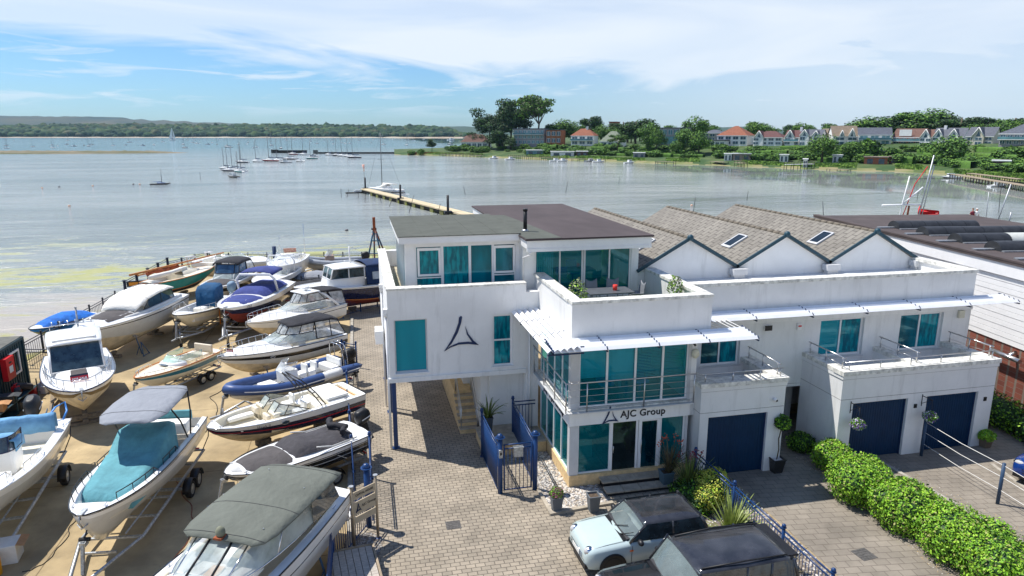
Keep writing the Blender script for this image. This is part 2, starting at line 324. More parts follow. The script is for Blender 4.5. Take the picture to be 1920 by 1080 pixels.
def water_material():
    m = bpy.data.materials.new('harbour water'); m.use_nodes = True; nt = m.node_tree; N = nt.nodes; L = nt.links; b = N['Principled BSDF']
    b.inputs['IOR'].default_value = 1.33; b.inputs['Specular IOR Level'].default_value = .5
    geo = N.new('ShaderNodeNewGeometry'); sp = N.new('ShaderNodeSeparateXYZ'); L.new(geo.outputs['Position'], sp.inputs[0])
    def mth(op, a, bb=None, clamp=False):
        n = N.new('ShaderNodeMath'); n.operation = op; n.use_clamp = clamp
        for i, v in enumerate((a, bb)):
            if v is None: continue
            if hasattr(v, 'links'): L.new(v, n.inputs[i])
            else: n.inputs[i].default_value = v
        return n.outputs[0]
    def noise(sc, det, st=(1, 1, 1), dist=0, rough=.55):
        mp = N.new('ShaderNodeMapping'); mp.inputs['Scale'].default_value = st; mp.inputs['Rotation'].default_value = (0, 0, HEAD); L.new(geo.outputs['Position'], mp.inputs[0])
        n = N.new('ShaderNodeTexNoise'); n.inputs['Scale'].default_value = sc; n.inputs['Detail'].default_value = det; n.inputs['Distortion'].default_value = dist; n.inputs['Roughness'].default_value = rough; L.new(mp.outputs[0], n.inputs[0]); return n.outputs[0]
    dist = N.new('ShaderNodeVectorMath'); dist.operation = 'LENGTH'; L.new(geo.outputs['Position'], dist.inputs[0]); D = dist.outputs['Value']
    def mix(f, a, c):
        n = N.new('ShaderNodeMix'); n.data_type = 'RGBA'; L.new(f, n.inputs[0])
        for k, v in ((6, a), (7, c)):
            if hasattr(v, 'links'): L.new(v, n.inputs[k])
            else: n.inputs[k].default_value = v+(1,)
        return n.outputs[2]
    big = noise(.028, 5, (.5, 1.6, 1), .5)
    col = mix(mth('MULTIPLY', mth('SUBTRACT', big, .38), 4.0, True), (.235, .265, .265), (.36, .385, .375))     # silty shallows over mud
    far = mth('MULTIPLY', mth('SUBTRACT', D, 380), .0030, True); col = mix(far, col, (.10, .19, .21))       # deeper, greener channel
    # exposed mud flat close to the yard wall
    e1 = mth('ADD', mth('MULTIPLY', sp.outputs[1], .024), mth('MULTIPLY', sp.outputs[0], .010))
    nm = noise(.10, 6, (.6, 1.4, 1), .6)
    mud = mth('MULTIPLY', mth('SUBTRACT', mth('ADD', 66, mth('MULTIPLY', mth('SUBTRACT', nm, .5), 34)), sp.outputs[1]), .11, True)
    leftside = mth('MULTIPLY', mth('SUBTRACT', 12, sp.outputs[0]), .06, True)
    mudf = mth('MULTIPLY', mud, leftside)
    col = mix(mth('MULTIPLY', mudf, .85), col, (.39, .345, .30))
    # weed rafts
    w1 = noise(.26, 8, (.42, 1.3, 1), 1.2, .72); w2 = noise(.035, 3, (.6, 1.2, 1), .4)
    band = mth('SUBTRACT', 1, mth('MULTIPLY', mth('ABSOLUTE', mth('SUBTRACT', mth('ADD', sp.outputs[1], mth('MULTIPLY', sp.outputs[0], -.15)), 75)), .085), True)
    wsel = mth('ADD', mth('MULTIPLY', band, .14), mth('MULTIPLY', mth('SUBTRACT', w2, .5), .22))
    weed = mth('MULTIPLY', mth('SUBTRACT', mth('ADD', w1, wsel), .545), 9, True)
    near = mth('MULTIPLY', mth('SUBTRACT', 105, sp.outputs[1]), .04, True)
    weed = mth('MULTIPLY', mth('MULTIPLY', weed, near), mth('MULTIPLY', mth('SUBTRACT', 22, sp.outputs[0]), .05, True))
    wc = mix(noise(1.3, 4), (.31, .33, .06), (.42, .40, .17))
    col = mix(mth('MULTIPLY', weed, .82), col, wc)
    # dark weed streaks towards the far bank
    ds = noise(.03, 6, (.35, 2.6, 1), .7, .62); dsf = mth('MULTIPLY', mth('MULTIPLY', mth('SUBTRACT', ds, .60), 9, True), mth('MULTIPLY', mth('SUBTRACT', sp.outputs[0], 40), .03, True))
    col = mix(mth('MULTIPLY', dsf, mth('MULTIPLY', mth('SUBTRACT', 420, D), .02, True)), col, (.07, .085, .05)); L.new(col, b.inputs['Base Color'])
    # ripples: fine chop, smoother in the lee of the right bank
    calm = mth('MULTIPLY', mth('SUBTRACT', mth('ADD', mth('MULTIPLY', sp.outputs[0], 1.0), mth('MULTIPLY', noise(.02, 3, (.3, 1, 1)), 60)), 95), .018, True)
    r = mth('ADD', mth('MULTIPLY', weed, .5), mth('SUBTRACT', mth('ADD', .10, mth('MULTIPLY', mudf, .25)), mth('MULTIPLY', calm, .07))); L.new(r, b.inputs['Roughness'])
    rp = mth('ADD', noise(.9, 7, (.42, 1.5, 1), .4, .66), mth('MULTIPLY', noise(.18, 5, (.35, 1.7, 1), .5, .6), 3.2))
    bp = N.new('ShaderNodeBump'); bp.inputs['Distance'].default_value = .6; L.new(mth('SUBTRACT', .55, mth('MULTIPLY', calm, .545)), bp.inputs['Strength']); L.new(rp, bp.inputs['Height']); L.new(bp.outputs[0], b.inputs['Normal'])
    return m
WATER = water_material()
def build_ground():
    b = MB(WATER); n = 96; c = b.vert((0, 0, WZ)); ring = [b.vert((5500*math.cos(2*math.pi*k/n), 5500*math.sin(2*math.pi*k/n), WZ)) for k in range(n)]
    for k in range(n): b.face((c, ring[k], ring[(k+1)%n]))
    S(b.build('water'), 'grey green harbour water with weed rafts near the yard')
    # quay platform with the yard surface on top
    quay = [(-40, -20), (-40, 24), (-18.2, 28), (-17.4, 38.5), (-16.6, 47), (-16.3, 53), (-15.8, 60.6), (-13.6, 65.2), (-5.5, 63.6), (2, 62), (40, 56), (80, 40), (80, -20)]
    b = MB(M('quay concrete', (.25, .23, .20), rough=.9, var=.3, vs=1.5)); b.prism(quay, -3.5, -.02); S(b.build('quay'))
    b = MB(YARD); b.prism(quay, -.018, 0.0); S(b.build('ground'))
    b = MB(PAVE); b.prism([(-.62, 2), (12.15, 2), (12.15, 24), (6.2, 24.3), (6.2, 60), (1.6, 60), (-.9, 47)], .0045, .0085); S(b.build('drive'))
    b = MB(PAVE2); b.prism([(12.2, 2), (60, 2), (60, 40), (24, 40), (24, 24), (12.2, 24)], .0045, .0085); S(b.build('driveway'))
    kb = MB(M('kerb stone', (.36, .33, .28), rough=.9, var=.2, vs=5)); 
    for k in range(30): kb.box(-.80, 16.2+k*.92, .0, -.64, 16.2+k*.92+.90, .09)
    S(kb.build('kerb'))
    kb = MB(MATS['kerb stone'])
    for (x0, y0, x1, y1) in ((16.9, 22.0, 15.95, 11.0), (18.1, 19.7, 18.7, 11.0), (21.9, 18.3, 20.2, 11.5)):
        L_ = math.hypot(x1-x0, y1-y0); kb.obox(((x0+x1)/2, (y0+y1)/2, .03), (.14, L_, .06), math.atan2(y1-y0, x1-x0)-math.pi/2)
    S(kb.build('kerb'))
    # seabed-coloured foreshore strip and beach
    b = MB(M('weedy mud', (.27, .24, .14), col2=(.33, .31, .07), rough=.9, vs=1.2, bump=.4, bs=6, det=8)); rs = random.Random(4)
    pts = [(-40, 24), (-18, 28), (-17.2, 38.5), (-16.6, 46.5)]; out = [(-47, 30), (-27, 37), (-22.5, 43.5), (-18.5, 49.5)]
    g = MB(b.m)
    def fs(u, v):
        i = min(2, int(u*3)); f = u*3-i; a = Vector(pts[i]).lerp(Vector(pts[i+1]), f); c = Vector(out[i]).lerp(Vector(out[i+1]), f); p = a.lerp(c, v)
        return (p.x, p.y, -1.02-.42*v+.10*mnoise.noise(Vector((p.x*.7, p.y*.7, 0))))
    g.grid(fs, 60, 16); S(g.build('foreshore'))
build_ground()
# ------------------------------------------------------------------ buildings: helpers
def frameX(ox, oy, ang):   # local x runs along the wall, local -y faces out
    return Matrix.Translation((ox, oy, 0)) @ Matrix.Rotation(ang, 4, 'Z')
def wall_holes(mb, x0, x1, z0, z1, y, th, holes):
    xs = sorted({x0, x1} | {h[0] for h in holes} | {h[1] for h in holes}); zs = sorted({z0, z1} | {h[2] for h in holes} | {h[3] for h in holes})
    for i in range(len(xs)-1):
        for j in range(len(zs)-1):
            cx = (xs[i]+xs[i+1])/2; cz = (zs[j]+zs[j+1])/2
            if any(h[0] < cx < h[1] and h[2] < cz < h[3] for h in holes): continue
            a, b, c, d = xs[i], xs[i+1], zs[j], zs[j+1]
            mb.poly([(a, y, c), (b, y, c), (b, y, d), (a, y, d)]); mb.poly([(a, y+th, c), (a, y+th, d), (b, y+th, d), (b, y+th, c)])
    mb.poly([(x0, y, z0), (x0, y, z1), (x0, y+th, z1), (x0, y+th, z0)]); mb.poly([(x1, y, z0), (x1, y+th, z0), (x1, y+th, z1), (x1, y, z1)])
    mb.poly([(x0, y, z1), (x1, y, z1), (x1, y+th, z1), (x0, y+th, z1)]); mb.poly([(x0, y, z0), (x0, y+th, z0), (x1, y+th, z0), (x1, y, z0)])
    for a, b, c, d in holes:
        mb.poly([(a, y, c), (a, y+th, c), (a, y+th, d), (a, y, d)]); mb.poly([(b, y, c), (b, y, d), (b, y+th, d), (b, y+th, c)])
        mb.poly([(a, y, c), (b, y, c), (b, y+th, c), (a, y+th, c)]); mb.poly([(a, y, d), (a, y+th, d), (b, y+th, d), (b, y, d)])
def window(parent, x0, x1, z0, z1, y, mull=(), trans=(), fw=.06, X=None, fm=None, panes=None, depth=.06, name='window', label=None, midw=None, split=None):
    """frame in the x-z plane at depth y; mull = x positions, trans = (xa, xb, z); panes = one material or one per bay"""
    fm = fm or FRAME; b = MB(fm, X); mw = midw or fw*.8
    b.box(x0, y, z0, x1, y+depth, z0+fw); b.box(x0, y, z1-fw, x1, y+depth, z1); b.box(x0, y, z0+fw, x0+fw, y+depth, z1-fw); b.box(x1-fw, y, z0+fw, x1, y+depth, z1-fw)
    for m in mull: b.box(m-mw/2, y-.004, z0+fw, m+mw/2, y+depth, z1-fw)
    for (xa, xb, z) in trans: b.box(xa, y-.002, z-mw/2, xb, y+depth, z+mw/2)
    w = b.build(name, parent, label=label)
    xs = [x0+fw*.5]+list(mull)+[x1-fw*.5]
    p = MB(P_DARK, X)
    for i in range(len(xs)-1):
        p.m = panes[i % len(panes)] if isinstance(panes, (list, tuple)) else (panes or P_DARK)
        za = z0+fw*.5
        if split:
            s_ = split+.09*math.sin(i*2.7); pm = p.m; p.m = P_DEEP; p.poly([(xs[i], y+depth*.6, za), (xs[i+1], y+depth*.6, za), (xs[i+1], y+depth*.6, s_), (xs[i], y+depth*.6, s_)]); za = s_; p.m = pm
        p.poly([(xs[i], y+depth*.6, za), (xs[i+1], y+depth*.6, za), (xs[i+1], y+depth*.6, z1-fw*.5), (xs[i], y+depth*.6, z1-fw*.5)])
    p.build('pane', w); return w
def coping(mb, x0, y0, x1, y1, z, th=.07, oh=.04, axis='x', seg=1.25, joint=.012):
    L = (x1-x0) if axis == 'x' else (y1-y0); n = max(1, round(L/seg)); s = L/n
    for k in range(n):
        if axis == 'x': mb.box(x0+k*s+(joint if k else 0), y0-oh, z, x0+(k+1)*s, y1+oh, z+th)
        else: mb.box(x0-oh, y0+k*s+(joint if k else 0), z, x1+oh, y0+(k+1)*s, z+th)
def shade(parent, x0, x1, y, z, depth, X=None, nb=5, brk=None, seg=1.7, drop=.10):
    """sunshade: row of white V-profile blades running along x, held by navy brackets"""
    b = MB(M('white aluminium', (.82, .83, .85), rough=.35, var=.04), X); s = depth/nb
    for k in range(nb):
        ya = y-k*s; zb = z-drop*k/nb
        b.xz = None
        prof = [(ya, zb-.01), (ya-s*.46, zb+.085), (ya-s*.93, zb-.01)]
        a0 = [b.vert((x0, p[0], p[1])) for p in prof]; a1 = [b.vert((x1, p[0], p[1])) for p in prof]
        for i in range(2): b.face((a0[i], a1[i], a1[i+1], a0[i+1]))
    o = b.build('sunshade', parent, solid=.012)
    n = max(1, round((x1-x0)/seg))
    for k in range(n+1):
        xx = x0+(x1-x0)*k/n; br = MB(NAVY, X)
        if brk is not None and not (brk[0] <= k <= n-brk[1]): continue
        for j in range(nb):
            ya = y-j*s; zb = z-drop*j/nb
            br.poly([(xx-.02, ya+.02, zb-.05), (xx-.02, ya-s*.55, zb+.085), (xx+.02, ya-s*.55, zb+.085), (xx+.02, ya+.02, zb-.05)])
            br.poly([(xx-.02, ya-s*.55, zb+.085), (xx-.02, ya-s, zb+.0), (xx+.02, ya-s, zb+.0), (xx+.02, ya-s*.55, zb+.085)])
        br.box(xx-.022, y-depth, z-drop-.06, xx+.022, y+.12, z-drop-.02); br.box(xx-.022, y+.0, z+.05, xx+.022, y+.12, z+.08); br.build('bracket', o)
    return o
def rail(parent, pts, z0, h, posts, r=.022, wires=3, name='railing', mat=None, top=.026):
    b = MB(mat or STEEL); P3 = [Vector((p[0], p[1], z0+h)) for p in pts]; b.tube(P3, top, 8)
    for k in range(wires): b.tube([(p[0], p[1], z0+h*(k+.6)/(wires+.7)) for p in pts], .008, 4)
    for (x, y) in posts: b.cyl((x, y, z0-.02), (x, y, z0+h), r, n=8)
    return b.build(name, parent)
LOGO = {'left': [(.50, 1.0), (.53, .97), (.50, .80), (.40, .52), (.22, .22), (.0, .0), (.20, .30), (.34, .58), (.42, .80), (.44, .96)],
        'base': [(.0, .0), (.18, .10), (.42, .17), (.70, .17), (1.0, .12), (.88, .20), (.70, .235), (.42, .23), (.16, .13)],
        'right': [(1.0, .12), (.86, .25), (.70, .47), (.61, .70), (.66, .45), (.80, .22)]}
def logo(name, parent, X, w, h, mat):
    b = MB(mat, X)
    for pts in LOGO.values():
        # triangulated thin plate from outline
        n = len(pts); a = [b.vert((p[0]*w, -.03, p[1]*h)) for p in pts]; c = [b.vert((p[0]*w, 0, p[1]*h)) for p in pts]
        b.face(a)
        for i in range(n): b.face((a[i], c[i], c[(i+1)%n], a[(i+1)%n]))
    return b.build(name, parent)
LOGOM = M('logo navy', rgb(20, 44, 84), rough=.4); LETTER = M('black lettering', rgb(24, 26, 36), rough=.4)
# ------------------------------------------------------------------ the white office building
def office():
    t = T('office_building', 'white flat roofed office with teal glass corner, AJC Group lettering and penthouse', 'building', (0, 0, 0))
    # raised left block over the carriage way
    X0, X1, Y0, Y1, Z0, ZT, ZF = .85, 6.0, 24.2, 33.2, 2.75, 6.2, 5.45
    w = MB(WALL); wall_holes(w, X0, X1, Z0, ZT, Y0, .3, [(1.06, 2.26, 3.06, 5.09), (4.70, 5.47, 3.06, 5.08)])
    w.box(X0, Y0+.3, Z0, X0+.3, Y1, ZT); w.box(X0+.3, Y1-.3, Z0, X1, Y1, ZT); w.box(X0+.3, Y0+.3, Z0, X1, Y1-.3, 3.0)
    w.box(X1-.003, Y0+.02, 0.4, X1+.5, Y0+.4, ZT-.3); w.build('upper_wall', t)
    g = MB(WALL2); g.box(4.65, 24.65, .0, 6.05, 24.95, Z0-.002); g.box(4.35, 24.95, .0, 4.65, 33, Z0-.002); g.box(4.05, 27.5, 0, 4.35, 33, Z0-.002); g.build('ground_wall', t)
    c = MB(COPE); coping(c, X0-.02, Y0, X1, Y0+.34, ZT, axis='x'); coping(c, X0, Y0+.4, X0+.3, Y1, ZT, axis='y'); c.m = WALL; c.box(X0-.05, Y0-.06, Z0-.03, X1, Y0+.3, Z0+.14); c.build('coping', t)
    fl = MB(M('roof gravel', (.40, .36, .26), rough=.9, var=.5, vs=9, bump=.4)); fl.box(X0+.3, Y0+.3, 5.1, X1, Y1-.3, ZF); fl.build('roof_terrace', t)
    window(t, 1.06, 2.26, 3.06, 5.09, Y0+.10, panes=P_BLIND, fw=.05)
    window(t, 4.70, 5.47, 3.06, 5.08, Y0+.06, trans=[(4.70, 5.47, 4.08)], panes=P_CURT, fm=PVC, fw=.07)
    sl = MB(PVC); sl.box(1.02, Y0-.05, 3.0, 2.30, Y0+.1, 3.055); sl.build('sill', t); sl = MB(PVC); sl.box(4.64, Y0-.05, 2.99, 5.53, Y0+.08, 3.055); sl.build('sill', t)
    logo('logo', t, Matrix.Translation((2.87, Y0-.004, 3.80)), 1.30, 1.32, LOGOM)
    for (x, y) in ((.98, 24.42), (.95, 28.0), (.95, 32.2)):
        p = MB(BLUE); p.box(x-.08, y-.08, 0, x+.08, y+.08, 2.75); p.box(x-.14, y-.14, .0, x+.14, y+.14, .02); p.build('pillar', t)
    for y in (24.35, 28.6):
        p = MB(PVC); p.cyl((.80, y, .05), (.80, y, 5.2), .045, n=10); p.cyl((.80, y, 5.2), (.80, y, 5.35), .09, n=10); p.box(.70, y-.1, 5.35, .9, y+.1, 5.5); p.build('downpipe', t)
    # side openings of left block
    for k, y in enumerate((26.4, 29.6)):
        window(t, -.5, .5, 3.3, 4.6, 0, X=frameX(X0-.01, y, -math.pi/2), panes=P_DARK, fm=PVC)
    # penthouse, left part
    p = MB(PVC); wall_holes(p, 1.72, 6.3, ZF, 7.72, 25.4, .14, [(2.0, 5.88, 5.5, 7.58)]); p.box(1.62, 25.4, ZF, 1.72, 25.56, 7.72); p.box(1.72, 31.1, ZF, 6.3, 31.25, 7.72)
    p.box(1.74, 25.54, ZF, 1.80, 31.1, ZF+.12); p.build('penthouse_wall', t)
    window(t, 2.0, 3.02, 5.5, 7.58, 25.44, trans=[(2.0, 3.02, 6.35)], panes=P_CURT, fm=PVC, fw=.05)
    for (xa, xb) in ((2.08, 2.96), (5.0, 5.84)): b = MB(PVC); b.box(xa, 25.40, 6.42, xb, 25.44, 6.50); b.box(xa, 25.40, 7.40, xb, 25.44, 7.50); b.box(xa, 25.40, 6.5, xa+.08, 25.44, 7.4); b.box(xb-.08, 25.40, 6.5, xb, 25.44, 7.4); b.build('casement', t)
    window(t, 3.02, 4.08, 5.5, 7.58, 25.44, panes=P_CURT, fm=PVC, fw=.05); window(t, 4.08, 4.98, 5.5, 7.58, 25.44, panes=P_DARK, fm=PVC, fw=.05)
    window(t, 4.98, 5.88, 5.5, 7.58, 25.44, trans=[(4.98, 5.88, 6.35)], panes=[P_DARK], fm=PVC, fw=.05)
    Xs = frameX(1.68, 31.1, -math.pi/2)
    window(t, 0, 5.55, 5.55, 7.6, 0, mull=[.62*k for k in range(1, 9)], X=Xs, panes=[P_CURT, P_DARK], fm=DKTEAL, fw=.06, name='side_glazing')
    fins = MB(PVC, Xs)
    for k in range(1, 9): fins.box(.62*k-.025, -.10, 5.5, .62*k+.025, -.005, 7.7)
    fins.build('glazing_fin', t)
    felt = M('grey green felt', rgb(84, 87, 80), rough=.95, var=.12, vs=1.5, bump=.1); plum = M('plum roofing felt', rgb(74, 65, 66), rough=.9, var=.16, vs=.7, st=(1, .5, 1), bump=.1)
    r = MB(PVC); r.box(1.40, 25.12, 7.72, 5.95, 31.6, 7.97); r.m = felt; r.box(1.36, 25.08, 7.973, 6.0, 31.64, 8.0)
    for k in range(1, 5): r.box(1.40+k*.92, 25.1, 8.0, 1.46+k*.92, 31.6, 8.008)
    r.build('roof', t)
    # penthouse, right part
    p = MB(WALL); wall_holes(p, 6.02, 10.75, 5.2, 7.62, 24.9, .2, [(6.5, 10.45, 5.42, 7.5)]); p.box(6.02, 25.1, 5.2, 6.2, 35.2, 7.62); p.box(10.55, 25.1, 5.2, 10.75, 35.2, 7.62); p.box(6.2, 35.0, 5.2, 10.55, 35.2, 7.62); p.build('penthouse_wall', t)
    window(t, 6.5, 8.47, 5.42, 7.5, 24.94, mull=[7.52], panes=P_GLZ, fm=PVC, fw=.07, name='sliding_door'); window(t, 8.49, 10.45, 5.42, 7.5, 24.94, mull=[9.55], panes=P_GLZ, fm=PVC, fw=.07, name='sliding_door')
    r = MB(PVC); r.box(5.98, 24.02, 7.55, 10.88, 36.0, 7.86); r.box(5.98, 24.0, 7.44, 10.88, 24.10, 7.56); r.m = plum; r.box(5.92, 23.95, 7.863, 10.95, 36.1, 7.93); r.m = felt
    r.prism([(5.95, 24.0), (7.3, 24.0), (6.9, 29.6), (6.7, 31.5), (5.95, 31.55)], 7.933, 7.942); r.build('roof', t)
    fu = MB(BLACK); fu.cyl((6.38, 25.95, 7.93), (6.38, 25.95, 8.75), .075, n=14); fu.cyl((6.38, 25.95, 8.75), (6.38, 25.95, 8.83), .095, n=14); fu.m = GALV; fu.cyl((6.38, 25.95, 7.94), (6.38, 25.95, 8.02), .16, .09, n=14); fu.build('flue', t)
    dp = MB(PVC); dp.tube([(6.1, 24.0, 7.45), (6.1, 24.1, 7.3), (6.02, 24.8, 7.1), (6.02, 24.84, 5.6)], .04, 8); dp.tube([(6.12, 24.1, 5.3), (6.12, 24.1, .1)], .04, 8); dp.build('downpipe', t)
    # glazed corner block: X 6.5..10.75, Y 20.1..
    A0, A1, B0 = 6.5, 10.78, 20.1
    pl = MB(CREAM); pl.box(A0, B0, 0, A1, B0+.25, .42); pl.box(A0, B0+.25, 0, A0+.25, 24.5, .42); pl.build('plinth', t)
    fa = MB(WALL); fa.box(A0-.04, B0-.04, 2.24, A1, B0+.30, 2.74); fa.box(A0-.04, B0+.30, 2.24, A0+.3, 24.2, 2.74); fa.m = COPE; fa.box(A0-.06, B0-.06, 2.742, A1, B0+.2, 2.80); fa.box(A0-.06, B0+.2, 2.742, A0+.1, 24.2, 2.80); fa.build('fascia', t)
    up = MB(WALL2); up.box(A0, B0+.02, 4.92, 10.95, B0+.32, 6.38); up.box(A0, B0+.32, 4.92, A0+.34, 24.9, 6.38); up.box(11.06, B0+.32, 5.0, 11.40, 24.9, 6.38); up.box(10.95, B0+.02, 4.92, 11.40, B0+.32, 6.38); up.build('parapet', t)
    cp = MB(COPE); coping(cp, A0-.02, B0+.02, 11.42, B0+.34, 6.38, th=.10, axis='x'); coping(cp, A0, B0+.42, A0+.34, 24.9, 6.38, th=.10, axis='y'); coping(cp, 11.06, B0+.42, 11.4, 24.9, 6.38, th=.10, axis='y'); cp.build('coping', t)
    tf = MB(M('terrace turf', (.05, .13, .03), rough=.95, var=.3, vs=12)); tf.box(A0+.34, B0+.32, 5.1, 11.06, 24.9, 5.36); tf.build('terrace_floor', t)
    for (z0, z1) in ((.42, 2.24), (2.80, 4.92)):
        fr = MB(FRAME); fr.box(A0+.0, B0+.03, z0, A0+.30, B0+.27, z1); fr.build('corner_post', t)
        fr = MB(FRAME); fr.box(A1-.10, B0+.05, z0, A1, B0+.3, z1); fr.build('corner_post', t)
    window(t, A0+.30, A1-.10, 2.82, 4.92, B0+.10, mull=[A0+1.28, A0+2.28, A0+3.26], panes=P_GLZ, fm=PVC, fw=.05, midw=.07, name='upper_glazing')
    Xl = frameX(A0+.06, 24.1, -math.pi/2)
    window(t, .0, 3.70, 2.82, 4.92, 0, mull=[.9, 1.85, 2.8], X=Xl, panes=P_GLZ, fm=PVC, fw=.05, midw=.05, name='upper_glazing')
    window(t, .0, 3.70, .42, 2.24, 0, mull=[.9, 1.85, 2.8], X=Xl, panes=P_GLZ, fm=PVC, fw=.06, midw=.06, name='ground_glazing')
    window(t, A0+.30, 7.98, .42, 2.24, B0+.10, panes=P_GLZ, fm=PVC, fw=.05, name='ground_glazing')
    window(t, 9.78, A1-.1, .25, 2.24, B0+.10, panes=P_GLZ, fm=PVC, fw=.05, name='ground_glazing')
    # rooms behind the glass
    rm = MB(M('room wall', (.75, .75, .73), rough=.9, var=.05)); fl_ = M('room carpet', (.16, .15, .14), rough=.95, var=.2)
    for (z0, z1) in ((.30, 2.28), (2.80, 4.95)):
        rm.box(A0+.3, 24.0, z0, 10.7, 24.1, z1); rm.box(10.66, B0+.4, z0, 10.72, 24.0, z1); rm.box(A0+.12, B0+.3, z1-.03, 10.66, 24.0, z1)
        rm.m = fl_; rm.box(A0+.12, B0+.3, z0-.04, 10.66, 24.0, z0); rm.m = MATS['room wall']
    rm.m = fl_; rm.box(6.25, 25.15, 5.36, 10.5, 28.4, 5.40); rm.m = MATS['room wall']; rm.box(6.25, 28.4, 5.4, 10.5, 28.5, 7.6); rm.build('interior', t)
    fu_ = MB(M('office desk', (.55, .50, .42), rough=.5)); fu_.box(7.2, 21.6, 3.5, 9.0, 22.4, 3.55); fu_.box(7.3, 21.7, 2.8, 7.4, 22.3, 3.5); fu_.box(8.8, 21.7, 2.8, 8.9, 22.3, 3.5); fu_.box(7.0, 21.5, .3, 7.8, 22.6, 1.0); fu_.box(9.1, 21.9, .3, 10.3, 22.5, 1.3); fu_.box(7.3, 26.4, 6.1, 9.6, 27.3, 6.15)
    fu_.m = M('blue chair fabric', rgb(40, 120, 190), rough=.8)
    for (x, y, z) in ((9.4, 21.2, 2.8), (8.1, 21.2, 2.8), (10.1, 22.2, 2.8), (7.0, 26.2, 5.4), (8.0, 26.1, 5.4), (8.9, 27.6, 5.4)): fu_.box(x-.24, y-.24, z+.40, x+.24, y+.24, z+.50); fu_.box(x-.24, y+.2, z+.5, x+.24, y+.26, z+.98); fu_.cyl((x, y, z), (x, y, z+.4), .04)
    fu_.m = BLACK; fu_.box(7.5, 21.8, 3.55, 8.1, 21.85, 3.95); fu_.box(6.9, 22.0, 1.0, 7.4, 22.06, 1.4); fu_.build('office_furniture', t)
    bd_ = MB(BLINDM); bd_.box(6.86, B0+.20, 3.80, 7.76, B0+.21, 4.9); bd_.box(7.82, B0+.20, 3.62, 8.74, B0+.21, 4.9)
    for q in range(22): bd_.obox((9.26, B0+.22, 3.70+q*.054), (.90, .03, .006), 0, .5); bd_.obox((10.2, B0+.22, 3.50+q*.063), (.84, .03, .006), 0, .5)
    for q in range(9): bd_.obox((6.62+q*.085, 25.22, 6.45), (.07, .012, 2.0), .5)
    bd_.build('window_blind', t)
    # entrance: open dark doorway and a white glazed door
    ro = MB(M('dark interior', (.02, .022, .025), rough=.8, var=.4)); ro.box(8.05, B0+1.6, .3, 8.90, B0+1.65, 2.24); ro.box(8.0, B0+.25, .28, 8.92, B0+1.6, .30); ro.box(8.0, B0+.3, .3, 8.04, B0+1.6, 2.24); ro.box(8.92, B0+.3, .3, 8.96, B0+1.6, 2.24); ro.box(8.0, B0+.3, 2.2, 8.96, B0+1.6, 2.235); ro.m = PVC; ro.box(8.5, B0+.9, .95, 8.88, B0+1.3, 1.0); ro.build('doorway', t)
    window(t, 7.98, 8.96, .28, 2.24, B0+.08, panes=pane_material('entrance glass', (.006, .008, .010), (.02, .026, .03), ws=1.5), fm=PVC, fw=.07, name='door')
    d = window(t, 8.98, 9.76, .28, 2.24, B0+.06, panes=P_DEEP, fm=PVC, fw=.11, name='door', label='white framed glazed entrance door')
    h = MB(STEEL); h.cyl((9.07, B0+.02, 1.0), (9.07, B0+.02, 1.5), .015); h.cyl((8.06, B0+.02, 1.1), (8.06, B0+.02, 1.35), .015); h.build('handle', d)
    st = MB(STONE)
    for k in range(4): st.box(7.55+k*.62, B0-.42, .24, 8.15+k*.62, B0-.002, .29); st.box(7.55+k*.62, B0-.86, .10, 8.15+k*.62, B0-.44, .15)
    st.m = BLACK; st.box(7.6, B0-.40, .0, 10.0, B0-.01, .24); st.box(7.6, B0-.84, 0, 10.0, B0-.42, .10); st.build('entrance_step', t)
    text('lettering', 'AJC Group', .335, LETTER, t, Matrix.Translation((9.06, B0-.045, 2.50)) @ TXZ, ext=.012, bold=.006, spacing=1.06)
    logo('logo', t, Matrix.Translation((7.58, B0-.05, 2.20)), .60, .66, LOGOM)
    Xt = Matrix.Translation((A0-.05, 21.55, 2.48)) @ Matrix.Rotation(-math.pi/2, 4, 'Z') @ TXZ
    text('lettering', 'AJC Group', .36, LETTER, t, Xt, ext=.012, bold=.006, spacing=1.06); logo('logo', t, Matrix.Translation((A0-.05, 23.2, 2.28)) @ Matrix.Rotation(-math.pi/2, 4, 'Z'), .5, .62, LOGOM)
    # balcony rail round the glazed corner, sunshades
    rail(t, [(6.28, 24.1), (6.28, 19.90), (10.85, 19.90)], 2.78, 1.02, [(6.28, 24.0), (6.28, 22.6), (6.28, 21.2), (6.28, 19.90), (7.0, 19.90), (9.0, 19.90), (10.8, 19.90)], wires=4)
    lip = MB(FRAME); lip.box(6.24, 19.86, 2.745, 10.8, 20.0, 2.775); lip.box(6.24, 20.0, 2.745, 6.4, 24.1, 2.775); lip.build('balcony_lip', t)
    shade(t, 5.62, 12.6, 20.08, 5.22, .95, nb=5, brk=(0, 0))
    for q in range(6): sb_ = MB(PVC); sb_.obox((11.62+q*.19, 21.0, 5.24), (.10, 1.75, .018), 0, 0, .5); sb_.build('shade_slat', t)
    shade(t, .0, 5.4, 0, 5.22, 1.05, X=frameX(A0-.02, 24.55, -math.pi/2), nb=5, seg=2.1, brk=(0, 0))
    sk = MB(WALL2); sk.box(A1, B0+.06, 2.2, 10.98, B0+.36, 4.92); sk.build('side_wall', t)
    lt = MB(M('cream plastic', (.62, .60, .48), rough=.5)); lt.ball((10.88, B0-.02, 4.45), (.14, .10, .17), 10, 8); lt.build('alarm_box', t)
    ac = MB(BLACK); ac.box(10.7, B0-.12, 4.98, 10.8, B0-.02, 5.06); ac.tube([(10.75, B0, 4.9), (10.75, B0-.2, 4.8)], .04, 6); ac.build('camera_bracket', t)
